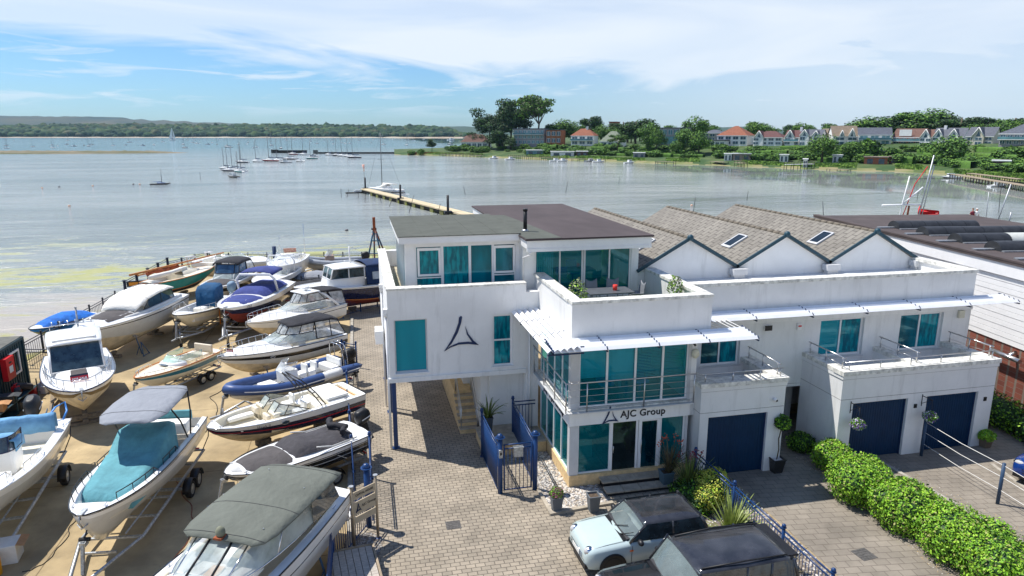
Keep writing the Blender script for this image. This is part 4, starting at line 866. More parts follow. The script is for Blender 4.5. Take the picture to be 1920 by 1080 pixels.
def anchor(h, x=None):
    X0, hb, zs, *_ = h.g(.99); b = MB(GALV); b.box(X0-.25, -.06, zs+.03, X0+.12, .06, zs+.07); b.tube([(X0+.1, 0, zs+.05), (X0+.18, 0, zs-.15), (X0+.05, 0, zs-.35)], .022, 6); b.tube([(X0+.0, -.14, zs-.28), (X0+.1, 0, zs-.38), (X0+.0, .14, zs-.28)], .02, 6); return b.build('anchor', h.r)
def cleats(h, ts, inset=.10):
    b = MB(CHROME)
    for t in ts:
        x, hb, zs, *_ = h.g(t)
        for s in (1, -1): b.obox((x, s*(hb-inset), zs+.075), (.20, .02, .02)); b.obox((x, s*(hb-inset), zs+.05), (.05, .02, .05))
    return b.build('cleat', h.r)
def helm(parent, x, y, z):
    b = MB(BLACK); X = Matrix.Translation((x, y, z)) @ Matrix.Rotation(-1.1, 4, 'Y'); b.X = X
    b.tube([(.17*math.cos(a), .17*math.sin(a), 0) for a in [2*math.pi*k/16 for k in range(16)]], .014, 6, True)
    for k in range(3): a = k*2.094; b.cyl((0, 0, 0), (.17*math.cos(a), .17*math.sin(a), 0), .012, n=5)
    return b.build('steering_wheel', parent)
def bundle(parent, name, pts, r, mat, seed=0):
    b = MB(mat); rs = random.Random(seed); n = len(pts); P_ = []; R_ = []
    for i in range(n-1):
        for k in range(4):
            f = k/4; p = Vector(pts[i]).lerp(Vector(pts[i+1]), f); P_.append(p+Vector((rs.uniform(-.04, .04), rs.uniform(-.04, .04), rs.uniform(-.02, .03)))); R_.append(r*rs.uniform(.75, 1.25))
    b.tube(P_, R_, 9); return b.build(name, parent)

# ---- B1 long cruiser with grey-green soft top, nearest the sign
def boat_grey_top():
    t, L = placed('motor_cruiser', 'long white motor cruiser with grey green canvas roof beside the blue fence, nearest the camera', 'boat', (0, 0), 2, L=8.6, hdg=-116) if False else (T('motor_cruiser', 'long white motor cruiser with grey green canvas roof beside the blue fence, nearest the camera', 'boat', (-3.5, 14.75, 0), math.radians(-116)), 8.6)
    h = Hull(t, L, 2.75, 1.45, 1.75, .42, sf=.86, pb=2.6)
    h.body([(.60, GEL), (.64, BLKH), (1, GEL)], ANTIF); h.deck([(0, .08, 'd', .04), (.08, .56, 'w', .55), (.56, .995, 'd', .30)], GEL, GELC, BEIGE, w=.22)
    x = lambda q: (q-.5)*L; zs = h.g(.5)[2]
    base = ushape(x(.20), x(.595), 1.15, zs+.10, 16, zf=zs+.27, p=3.2); top = ushape(x(.18), x(.465), 1.04, zs+.70, 16, zf=zs+.74, p=4.4)
    screen(t, base, top, GLASS, CHROME, mull=(2, 6, 10, 14), r=.022); mf = MB(BLACK)
    for y in (-.28, .28): mf.cyl((x(.59), y*1.05, zs+.28), (x(.463), y, zs+.76), .028, n=6)
    mf.build('mullion', t)
    canopy(t, [(x(.04), 1.06, zs+.60, zs+.66), (x(.08), 1.16, zs+.70, zs+.80), (x(.20), 1.18, zs+.74, zs+.86), (x(.32), 1.18, zs+.75, zs+.88), (x(.42), 1.14, zs+.75, zs+.86), (x(.462), 1.04, zs+.75, zs+.82), (x(.482), .80, zs+.75, zs+.78)], C_GRN, drop=.025, pw=3.4, wr=.008); gs = MB(GALV)
    for (q, y) in ((.12, -.7), (.25, .3), (.38, -.4), (.42, .8), (.2, .75)): gs.ball((x(q), y, zs+.855), .018, 6, 4)
    gs.build('eyelet', t)
    sd = MB(SMOKE)
    for s in (1, -1): sd.poly([(x(.08), s*1.16, zs+.1), (x(.24), s*1.16, zs+.1), (x(.24), s*1.14, zs+.74), (x(.10), s*1.08, zs+.62)])
    sd.build('side_window', t)
    rbox(t, 'dashboard', (x(.50), 0, zs+.12), (.8, 1.9, .2), GEL); rbox(t, 'teak_step', (x(.535), .1, zs+.25), (.55, .30, .03), TEAK, .005)
    nl = MB(M('olive cover', rgb(120, 122, 104), rough=.8)); nl.ball((x(.47)+.02, 0, zs+.93), (.11, .11, .14)); nl.m = RUST; nl.box(x(.47)-.05, -.1, zs+.80, x(.47)+.16, .1, zs+.85); nl.build('horn_light', t)
    h.rub(BLKH, .022); h.rail(.60, .34, .13, 6); 
    ln = MB(M('panel seam', (.25, .25, .25))); 
    for y in (.0,): ln.box(x(.67), y-.006, zs+.36, x(.82), y+.006, zs+.372)
    ln.build('hatch_seam', t); bx = MB(BLKH); bx.box(x(.60), 1.20, zs-.32, x(.66), 1.30, zs-.20); bx.build('porthole', t)
    cleats(h, (.12, .5)); rbox(t, 'bathing_platform', (x(0)-.35, 0, .95), (.8, 2.1, .10), GEL, .03)
    stand(t, -2.6, 1.25, 1.0, 'steel prop stand under the stern quarter of the cruiser beside the fence'); stand(t, -1.3, -1.45, 1.0, 'steel prop stand on the yard side of the grey topped cruiser'); blocks(t, -1.5, 'stacked timber blocks under the grey topped cruiser')
    return t
boat_grey_top()

# ---- B2 open boat with teal cover and grey T-top
def boat_teal_cover():
    t, L = placed('sports_boat', 'white open boat with teal canvas cover and grey sun top on a galvanised trailer', 'boat', (150, 968), 2.1, (334, 783), 1.75, L=7.5)
    h = Hull(t, L, 2.3, 1.12, 1.50, .60, sf=.92, pb=3.0, blunt=.66, rake=5)
    h.body([(.55, GELG), (.86, GEL), (.90, BLKH), (1, GEL)], GELG); h.deck([(0, .10, 'w', .35), (.10, .90, 'w', .5), (.90, .995, 'd', .02)], GEL, GEL, DGREY, w=.17)
    x = lambda q: (q-.5)*L; zs = h.g(.5)[2]
    # teal cover in two pieces over console and forward lounge
    b = MB(C_TEAL); rings = []
    for (q, hw, z) in ((.30, .62, zs+.45), (.32, .78, zs+.78), (.40, .80, zs+.84), (.47, .80, zs+.62), (.52, .80, zs+.42), (.53, .80, zs+.38)):
        rings.append([(x(q), -hw-.04, zs-.35)]+[(x(q)+.04*mnoise.noise(Vector((q*9, k, 2))), hw*k/4, z+.035*mnoise.noise(Vector((q*14, k*.9, 0)))-(.06 if abs(k) == 4 else 0)) for k in range(-4, 5)]+[(x(q), hw+.04, zs-.35)])
    b.loft(rings, False); b.poly(rings[0]); b.build('console_cover', t)
    b = MB(C_TEAL); rings = []
    for (q, hw, z) in ((.525, .83, zs+.40), (.60, .83, zs+.28), (.70, .80, zs+.20), (.79, .72, zs+.14), (.81, .70, zs-.1)):
        rings.append([(x(q), -hw-.03, zs-.4)]+[(x(q), hw*k/4, z+.03*mnoise.noise(Vector((q*17, k*.8, 3)))-(.05 if abs(k) == 4 else 0)) for k in range(-4, 5)]+[(x(q), hw+.03, zs-.4)])
    b.loft(rings, False); b.poly(rings[-1]); b.build('lounge_cover', t)
    canopy(t, [(x(.14), .80, zs+1.52, zs+1.58), (x(.20), .98, zs+1.55, zs+1.64), (x(.34), 1.06, zs+1.56, zs+1.68), (x(.48), 1.02, zs+1.55, zs+1.66), (x(.55), .80, zs+1.53, zs+1.60), (x(.57), .55, zs+1.52, zs+1.55)], C_GREY, name='sun_top', drop=.01, pw=5, wr=.004)
    p = MB(BLACK)
    for s in (1, -1):
        for (q0, q1) in ((.24, .20), (.28, .42)): p.tube([(x(q0), s*1.04, zs+.02), (x((q0+q1)/2), s*1.06, zs+.85), (x(q1), s*.98, zs+1.54)], .028, 6)
    p.tube([(x(.2), -.98, zs+1.55), (x(.2), .98, zs+1.55)], .02, 6); p.build('top_frame', t)
    rbox(t, 'stern_seat', (x(.14), 0, zs+.0), (.55, 1.5, .45), WHITEV, .08); rbox(t, 'seat_back', (x(.09), 0, zs+.30), (.14, 1.5, .35), C_TEAL, .04); rbox(t, 'wet_bar', (x(.24), 0, zs+.06), (.5, .9, .5), GEL, .06)
    h.rub(BLKH, .024); h.rail(.62, .22, .12, 4, BLACK, t1=.88, open_=True); h.rail(.40, .20, .14, 3, BLACK, name='grab_rail', t1=.56, open_=True); cleats(h, (.12, .93)); anchor(h)
    trailer('galvanised twin axle trailer carrying the teal covered boat', t, L, 2.45, .6, 2, ax=-.16, tongue=1.5)
boat_teal_cover()

# ---- B3 white open boat with pale blue covers, left edge
def boat_blue_covers():
    t = T('centre_console_boat', 'white open boat with pale blue seat and console covers at the left edge', 'boat', (-11.25, 22.2, 0), math.radians(-83)); L = 7.4
    h = Hull(t, L, 2.6, 1.05, 1.55, .58, sf=.92, pb=2.3, blunt=.8, rake=4)
    h.body([(.6, GELG), (.9, GEL), (1, GEL)], GELG); h.deck([(0, .08, 'd', .02), (.08, .70, 'w', .55), (.70, .995, 'd', .05)], GEL, GEL, GELC, w=.26)
    x = lambda q: (q-.5)*L; zs = h.g(.4)[2]
    rbox(t, 'console', (x(.42), 0, zs+.02), (.9, .95, .9), GEL, .08); canopy(t, [(x(.34), .50, zs+.52, zs+.58), (x(.40), .55, zs+.66, zs+.72), (x(.46), .52, zs+.62, zs+.68)], C_SKY, name='console_cover', drop=.35)
    screen(t, ushape(x(.40), x(.50), .56, zs+.38, 10, p=3), ushape(x(.36), x(.47), .50, zs+.78, 10, p=3), SMOKE, NAVYH, mull=(3, 7), r=.02)
    b = MB(C_SKY); rings = [[(x(.14)+dx, -1.02+2.04*k/8, z+.03*mnoise.noise(Vector((k*1.1, z*3, 1)))) for k in range(9)] for dx, z in ((-.16, zs+.0), (-.14, zs+.48), (.0, zs+.56), (.12, zs+.48), (.16, zs-.05))]
    b.loft(rings, False); b.build('seat_cover', t, solid=.02)
    outboard(t, x(0)-.15, zs+.05, s=1.15, acc=GEL, name='outboard_engine')
    r = MB(LBLUE); r.tube([(x(.06), .55, zs+.1), (x(-.01), .75, zs+.35), (x(-.05), .98, zs+.40), (x(.02), 1.15, zs+.25), (x(.07), 1.10, zs+.08)], .035, 8); r.build('ski_pole', t)
    h.rub(GEL, .03); h.rail(.42, .20, .14, 4, name='side_rail', t1=.62, open_=True); h.rail(.70, .3, .14, 4); cleats(h, (.1, .9)); helm(t, x(.37), 0, zs+.45); rbox(t, 'bow_cushion', (x(.62), 0, zs-.15), (.8, 1.2, .35), WHITEV, .06)
    trailer('galvanised single axle trailer under the pale blue covered boat', t, L, 2.6, .58, 1, ax=-.24, tongue=1.0)
boat_blue_covers()

# ---- B4 bowrider under charcoal covers
def boat_charcoal():
    t, L = placed('speedboat', 'silver and black speedboat under charcoal covers with a bundled cover at its stern', 'boat', (420, 892), 1.45, (670, 800), 1.45, L=5.75)
    h = Hull(t, L, 2.3, .92, 1.02, .50, sf=.90, pb=3.6, blunt=.78, chine=.32)
    h.body([(.30, BLKH), (.36, GREYTUBE), (.62, BLKH), (.66, GELG), (.72, BLKH), (1, GEL)], GELG); h.deck([(0, .14, 'd', .08), (.14, .99, 'd', .12)], GEL, w=.16)
    x = lambda q: (q-.5)*L; zs = h.g(.4)[2]
    h.patch(.60, .89, C_CHAR, frac=1.02, lift=.03); h.patch(.91, .965, M('grey step pad', rgb(200, 200, 198), rough=.8), frac=1.0, lift=.01, name='bow_pad')
    b = MB(C_BLK); rings = []
    for (q, hw, z) in ((.10, .70, .10), (.18, .92, .22), (.34, .95, .24), (.46, .93, .46), (.52, .90, .48), (.60, .86, .12), (.605, .84, .04)):
        rings.append([(x(q)+.03*mnoise.noise(Vector((q*9, k, 1))), hw*k/6, zs+z*(1-.75*(abs(k)/6)**4)+.03*mnoise.noise(Vector((q*16, k*.8, 5)))) for k in range(-6, 7)])
    b.loft(rings, False); b.build('cockpit_cover', t)
    bundle(t, 'bundled_cover', [(x(.14), -.8, zs+.35), (x(.20), -.3, zs+.36), (x(.14), .3, zs+.36), (x(.22), .8, zs+.34)], .12, C_BLK2, 3)
    p = MB(GELG)
    for s in (1, -1): p.tube([(x(.12), s*.95, zs+.08), (x(.32), s*.98, zs+.10), (x(.44), s*.98, zs+.30)], .028, 6)
    p.build('screen_rail', t); dc = MB(BLACK)
    h.rub(BLKH, .022); cleats(h, (.9,)); outboard(t, x(0)-.12, zs+.05, s=1.05, acc=GEL)
    # chevron graphics on the topsides
    g = MB(GELG)
    for s in (1, -1):
        for (qa, qb) in ((.30, .22), (.52, .44)):
            xa, hb, z1, zk, hc, zc = h.g(qa); xb, hb2, z2, *_ = h.g(qb)
            g.poly([(xa, s*(hb*.965), z1-.30), (xa-.05, s*(hb*.965), z1-.30), (xb-.05, s*(hb2*.90), z2-.62), (xb, s*(hb2*.90), z2-.62)])
    g.build('side_stripe', t)
    trailer('single axle trailer under the charcoal covered speedboat', t, L, 2.3, .5, 1, ax=-.17, tongue=.5)
boat_charcoal()

# ---- B5 bowrider Hawk II
def boat_hawk():
    t, L = placed('bowrider', 'white and navy open bowrider named Hawk II with cream seats and black arch', 'boat', (387, 803), 1.62, (663, 728), 1.55, L=6.7)
    h = Hull(t, L, 2.45, 1.15, 1.22, .42, sf=.88, pb=3.4, blunt=.72)
    h.body([(.30, NAVYH), (.36, REDP), (.62, NAVYH), (1, GEL)], ANTIF); h.deck([(0, .05, 'd', .0), (.05, .10, 'w', .15), (.10, .27, 'd', .10), (.27, .57, 'w', .62), (.57, .66, 'w', .60), (.66, .93, 'w', .38), (.93, .995, 'd', .02)], GEL, GELC, GELC, w=.17)
    x = lambda q: (q-.5)*L; zs = h.g(.5)[2]
    rbox(t, 'swim_platform', (x(.02), 0, zs-.10), (.42, 1.7, .05), TEAK, .01); rbox(t, 'sun_pad', (x(.19), 0, zs+.14), (1.05, 1.75, .12), WHITEV, .05)
    for s in (1, -1):
        rbox(t, 'console', (x(.60), s*.62, zs-.18), (.55, .62, .75), GELC, .05); rbox(t, 'helm_seat', (x(.45), s*.55, zs-.20), (.48, .50, .34), WHITEV, .08); rbox(t, 'seat_back', (x(.415), s*.55, zs+.08), (.12, .46, .44), WHITEV, .05)
        rbox(t, 'bow_cushion', (x(.76), s*.62, zs-.16), (1.1, .36, .16), WHITEV, .05); rbox(t, 'seat_back', (x(.665), s*.58, zs+.02), (.16, .55, .30), BEIGE, .06)
        base = [(x(.635), s*.22, zs+.10), (x(.635), s*.75, zs+.12), (x(.58), s*1.04, zs+.08), (x(.44), s*1.08, zs+.05)]; top = [(x(.585), s*.20, zs+.50), (x(.585), s*.70, zs+.50), (x(.54), s*.94, zs+.42), (x(.42), s*1.08, zs+.08)]
        screen(t, base, top, GLASS, BLACK, mull=(1, 2), r=.02)
    rbox(t, 'stern_bench', (x(.31), 0, zs-.20), (.45, 1.6, .35), WHITEV, .08); tb = MB(GEL); tb.cyl((x(.37), -.1, zs-.05), (x(.37), -.1, zs-.01), .36, n=20); tb.cyl((x(.37), -.1, zs-.6), (x(.37), -.1, zs-.05), .04); tb.build('table', t)
    helm(t, x(.56), -.6, zs+.12); a = MB(BLACK)
    for dx in (0, .17): a.tube([(x(.30)+dx, 1.08, zs+.05), (x(.36)+dx, 1.0, zs+.70), (x(.43)+dx, .80, zs+1.28), (x(.46)+dx, .30, zs+1.45), (x(.46)+dx, -.30, zs+1.45), (x(.43)+dx, -.80, zs+1.28), (x(.36)+dx, -1.0, zs+.70), (x(.30)+dx, -1.08, zs+.05)], .026, 7)
    for s in (1, -1): a.cyl((x(.34), s*1.03, zs+.45), (x(.34)+.17, s*1.03, zs+.45), .018); a.cyl((x(.36), s*1.0, zs+.70), (x(.36)+.17, s*1.0, zs+.70), .018)
    a.build('tow_arch', t); h.rub(CHROME, .020); cleats(h, (.15, .94)); port = MB(CHROME); xx, hb, z_, *_ = h.g(.585)
    for s in (1, -1): port.tube([(xx+.16*math.cos(a_), s*(hb-.01), z_-.18+.075*math.sin(a_)) for a_ in [2*math.pi*k/14 for k in range(14)]], .016, 5, True); port.m = SMOKE; port.poly([(xx+.15*math.cos(a_), s*(hb+.002), z_-.18+.07*math.sin(a_)) for a_ in [2*math.pi*k/14 for k in range(14)]]); port.m = CHROME
    port.build('porthole', t); xx, hb, z_, *_ = h.g(.72); xn = h.g(.80); ang = math.atan2(xn[1]-hb, xn[0]-xx)
    text('boat_name', 'Hawk II', .17, PLATE, t, Matrix.Translation((xx, hb+.015, z_-.14)) @ Matrix.Rotation(ang+math.pi, 4, 'Z') @ Matrix.Rotation(math.pi/2-.1, 4, 'X'), ext=.004)
    blocks(t, -1.6, 'timber blocks under the stern of the Hawk II bowrider', .34); blocks(t, 1.1, 'timber blocks under the forefoot of the Hawk II bowrider', .42)
boat_hawk()

# ---- RIBs
def rib(t, L, B, zk, tube, stripe, seats=True, r=.24, cover=None, arch=True, ob=True, cons=WHITEV):
    h = Hull(t, L*.94, B*.74, .55, .80, zk, sf=.95, pb=2.6, blunt=.7); h.body([(.9, GELG)], GELG); h.deck([(0, .9, 'w', .22), (.9, .995, 'd', .02)], GEL, GEL, DGREY, w=.05)
    zt = zk+.72; P_ = []; R_ = []; x = lambda q: (q-.5)*L
    ts = [-.04, 0, .1, .2, .3, .4, .5, .6, .7, .78, .85, .91, .95]
    def pt(q):
        u = max(0, (q-.45)/.53); return x(q), (B/2-r)*(max(0, 1-u**2.3))**.62, zt+.42*max(0, (q-.5)/.5)**1.5
    for q in ts: P_.append(pt(q)); R_.append(r*(.25 if q < -.03 else .82+.18*min(1, q/.1)))
    bow = (x(.985), 0, zt+.42); full = P_+[bow]+[(p[0], -p[1], p[2]) for p in P_[::-1]]; rr = R_+[r]+R_[::-1]
    b = MB(tube); segs = []; n = len(full)
    # coloured sections share end points
    b.tube(full, rr, 12); o = b.build('tube', t)
    s_ = MB(stripe); 
    for sg in (1, -1): s_.tube([(x(q), sg*(pt(q)[1]+.02), pt(q)[2]+.012) for q in (.16, .20, .24, .28, .32)], r*1.0, 12)
    s_.tube([(p[0]+.0, p[1]*(1+(r+.0)/max(abs(p[1]), .3)) if abs(p[1]) > .3 else p[1], p[2]-.02) for p in full if True][1:-1], .03, 5); s_.build('band', o)
    rbox(t, 'console', (x(.52), 0, zt+.20), (.75, .85, .80), cons, .10); screen(t, ushape(x(.50), x(.60), .42, zt+.58, 8, p=3), ushape(x(.46), x(.55), .38, zt+.95, 8, p=3), CLEAR if cover is None else cover, CHROME, r=.014)
    if seats:
        for (q, w) in ((.41, .55), (.33, .55)): rbox(t, 'jockey_seat', (x(q), 0, zt+.02), (.42, w, .40), WHITEV, .08); rbox(t, 'seat_back', (x(q)-.24, 0, zt+.38), (.10, w, .42), WHITEV, .04)
        rbox(t, 'bench_seat', (x(.16), 0, zt+.0), (.45, B*.52, .40), WHITEV, .07); rbox(t, 'seat_back', (x(.11), 0, zt+.32), (.12, B*.5, .40), WHITEV, .04); rbox(t, 'bow_cushion', (x(.68), 0, zt+.02), (.75, .8, .25), WHITEV, .08)
    if arch:
        a = MB(CHROME)
        for dx in (0, .25): a.tube([(x(.04)+dx, .55, zt+.1), (x(.05)+dx, .55, zt+.95), (x(.06)+dx, .40, zt+1.22), (x(.06)+dx, -.40, zt+1.22), (x(.05)+dx, -.55, zt+.95), (x(.04)+dx, -.55, zt+.1)], .024, 7)
        a.ball((x(.06), 0, zt+1.28), .06); a.build('radar_arch', t)
    if ob: outboard(t, x(-.02), zt+.05, s=1.05)
    g = MB(BLACK)
    for q in (.3, .5, .65):
        for sg in (1, -1): X_, Y_, Z_ = pt(q); g.tube([(X_-.15, sg*Y_, Z_+r+.0), (X_, sg*Y_, Z_+r+.06), (X_+.15, sg*Y_, Z_+r+.0)], .014, 5)
    g.build('grab_handle', t); return h
t, L = placed('inflatable_boat', 'blue and white inflatable boat with white seats and steel arch', 'boat', (422, 738), 1.45, (648, 672), 1.45, L=6.6, group=None)
rib(t, L, 2.45, .50, BLUETUBE, GEL); trailer('galvanised trailer under the blue inflatable boat', t, L, 2.2, .5, 1, ax=-.18, tongue=.6)
t, L = placed('inflatable_boat', 'grey inflatable boat with beige wrapped console at the back of the yard', 'boat', (560, 490), 1.35, L=5.2, hdg=-176)
rib(t, L, 2.1, .45, GREYTUBE, GREYTUBE, seats=False, arch=False, cons=M('brown cover', rgb(150, 130, 118), rough=.8)); trailer('galvanised trailer under the grey inflatable boat', t, L, 2.0, .45, 1, tongue=.5)

def cruiser_canvas(t, h, L, x, zs, hw, q0, q1, q2, q3, zc, mat, zt, pan=None):
    """soft top from q0 (stern) to q1 (top of windscreen) with clear panels down to the coaming; q2 = foot of windscreen"""
    pan = pan or CLEAR
    canopy(t, [(x(q0), hw*.86, zt-.12, zt-.02), (x(q0+.04), hw*.92, zt-.03, zt+.10), (x((q0+q1)/2), hw*.94, zt, zt+.15), (x(q1-.04), hw*.88, zt-.02, zt+.11), (x(q1), hw*.72, zt-.05, zt+.03)], mat, drop=.05)
    for s in (1, -1):
        base = [(x(q0-.03), s*hw, zs+.12), (x((q0+q1)/2), s*hw*1.0, zs+.16), (x(q1+.03), s*hw*.95, zs+zc)]; top = [(x(q0), s*hw*.86, zt-.12), (x((q0+q1)/2), s*hw*.94, zt-.02), (x(q1-.01), s*hw*.80, zt-.03)]
        screen(t, base, top, pan, mat, mull=(1,), r=.03, name='side_panel')
# ---- B7 cruiser with black canopy
def boat_black_canopy():
    t, L = placed('motor_cruiser', 'white cruiser with black side stripe and black canopy, FOR SALE board on its bow rail', 'boat', (409, 668), 2.15, (632, 618), 2.0, L=8.0)
    h = Hull(t, L, 2.75, 1.42, 1.62, .50, sf=.88, pb=2.3, blunt=.8); h.body([(.40, GELG), (.66, BLKH), (.72, GELG), (1, GEL)], ANTIF); h.deck([(0, .08, 'd', .02), (.08, .50, 'w', .5), (.50, .995, 'd', .32)], GEL, GEL, GELC, w=.20)
    x = lambda q: (q-.5)*L; zs = h.g(.4)[2]
    base = ushape(x(.28), x(.66), 1.14, zs+.14, 14, zf=zs+.34, p=2.6); top = ushape(x(.30), x(.52), 1.02, zs+.66, 14, zf=zs+.68, p=2.6); screen(t, base, top, GLASS, CHROME, mull=(4, 6, 8, 10), r=.02)
    top2 = ushape(x(.28), x(.475), .95, zs+1.20, 14, p=2.6); screen(t, top, top2, CLEAR, C_BLK2, mull=(2, 5, 7, 9, 12), r=.030, name='canopy_window')
    canopy(t, [(x(.06), .92, zs+1.02, zs+1.12), (x(.12), 1.02, zs+1.20, zs+1.32), (x(.26), 1.04, zs+1.27, zs+1.44), (x(.40), .98, zs+1.24, zs+1.40), (x(.46), .84, zs+1.22, zs+1.33), (x(.485), .5, zs+1.20, zs+1.24)], C_BLK2, drop=.08)
    for s in (1, -1): screen(t, [(x(.02), s*1.16, zs+.08), (x(.15), s*1.20, zs+.12), (x(.28), s*1.16, zs+.16)], [(x(.07), s*.95, zs+1.0), (x(.15), s*1.02, zs+1.18), (x(.28), s*1.0, zs+1.20)], CLEAR, C_BLK2, mull=(1,), r=.035, name='side_panel')
    ht = MB(GELG); rings = [[(x(.76)+r_*.42*math.cos(a), r_*.30*math.sin(a), h.g(.76)[2]+.30+dz) for a in [2*math.pi*k/18 for k in range(18)]] for r_, dz in ((1, -.06), (1, .03), (.9, .05))]; ht.loft(rings, True); ht.build('deck_hatch', t)
    rbox(t, 'seat', (x(.38), .0, zs+.0), (.5, 1.6, .6), WHITEV, .1); h.rub(BLKH, .025); h.rail(.48, .42, .12, 9); anchor(h); cleats(h, (.1, .5, .9)); xx, hb, z_, *_ = h.g(.66)
    pm = MB(CHROME)
    for s in (1, -1): pm.tube([(xx+.15*math.cos(a), s*(hb-.02), z_-.34+.07*math.sin(a)) for a in [2*math.pi*k/12 for k in range(12)]], .018, 5, True)
    pm.build('porthole', t); outboard(t, x(0)+.02, 1.15, s=.9, tilt=.15, name='stern_drive')
    blocks(t, -2, 'timber blocks under the black canopy cruiser', .42); blocks(t, 1.8, 'timber blocks under the bow of the black canopy cruiser', .5); stand(t, 1.5, 1.0, 1.0, 'blue prop stand under the bow of the black canopy cruiser')
    X = Matrix.Translation(t.location) @ Matrix.Rotation(t.rotation_euler.z, 4, 'Z'); xb, hb, zb_, *_ = h.g(.93); p = X @ (Vector((xb, .32, zb_+.25))*t.scale.x); for_sale((p.x, p.y, p.z), t.rotation_euler.z+math.pi/2+.6, 'red FOR SALE board on the rail of the black canopy cruiser', .30)
def for_sale(loc, rz, label, s=.55, tilt=.25):
    t = T('for_sale_sign', label, 'sign', loc, rz, 'for sale boards on boats'); b = MB(M('sign red', rgb(196, 32, 52), rough=.4, var=.05)); b.X = Matrix.Rotation(-tilt, 4, 'X'); b.box(-s/2, -.012, -s*.02, s/2, .012, s*.30); b.m = M('sign navy', rgb(24, 30, 56), rough=.4); b.box(-s/2, -.012, s*.30, s/2, .012, s*.42); b.build('board', t)
    text('lettering', 'FOR SALE', s*.19, M('sign white', (.8, .8, .8), rough=.5, var=0), t, Matrix.Rotation(-tilt, 4, 'X') @ Matrix.Translation((0, -.018, s*.13)) @ TXZ, ext=.003, bold=.004); return t
boat_black_canopy()

# ---- B8 cream and petrol blue runabout
def boat_cream():
    t, L = placed('runabout', 'cream and petrol blue runabout with orange timber rails and green tinted windscreen', 'boat', (253, 712), 1.60, (398, 655), 1.6, L=6.4, hdg=None)
    h = Hull(t, L, 2.25, 1.05, 1.12, .55, sf=.80, pb=2.8, blunt=.72); h.body([(.35, GELC), (.80, PETROL), (1, GELC)], GELC); h.deck([(0, .10, 'd', .04), (.10, .50, 'w', .5), (.50, .995, 'd', .10)], GELC, GELC, BEIGE, w=.17)
    x = lambda q: (q-.5)*L; zs = h.g(.5)[2]; ck = MB(GEL); rings = [[(x(.50)+1.15*s_*math.cos(a)*(.9 if math.cos(a) > 0 else 0), .95*s_*math.sin(a), zs+.03+dz) for a in [math.pi*(k/16-.5) for k in range(17)]] for s_, dz in ((1.0, .02), (.96, .16), (.80, .24), (.4, .27), (.02, .28))]; ck.loft(rings, False); ck.build('coaming', t)
    gl = M('green tinted glass', (.50, .80, .66), rough=.03, var=0, alpha=.55); screen(t, ushape(x(.28), x(.62), .86, zs+.20, 14, zf=zs+.26, p=3), ushape(x(.27), x(.555), .78, zs+.58, 14, zf=zs+.64, p=3), gl, CHROME, mull=(4, 10), r=.016)
    sl = MB(SMOKE); sl.box(x(.625), -.28, zs+.215, x(.68), .28, zs+.23); sl.build('deck_hatch', t)
    for s in (1, -1): rbox(t, 'helm_seat', (x(.38), s*.45, zs-.10), (.5, .5, .45), BEIGE, .08)
    rbox(t, 'rear_seat', (x(.20), 0, zs-.06), (.55, 1.5, .42), BEIGE, .08); rbox(t, 'seat_back', (x(.12), 0, zs+.34), (.16, 1.5, .55), BEIGE, .06)
    h.rub(GOLDW, .045, .03, name='timber_rail'); h.rail(.66, .20, .10, 4, t1=.93, open_=True); cleats(h, (.12, .92)); a = MB(CHROME); xx, hb, z_, *_ = h.g(.95); a.cyl((xx, 0, z_), (xx, 0, z_+.45), .02); a.build('light_pole', t)
    trailer('dark twin axle trailer under the cream and blue runabout', t, L, 2.25, .55, 2, ax=-.20, tongue=.3)
boat_cream()

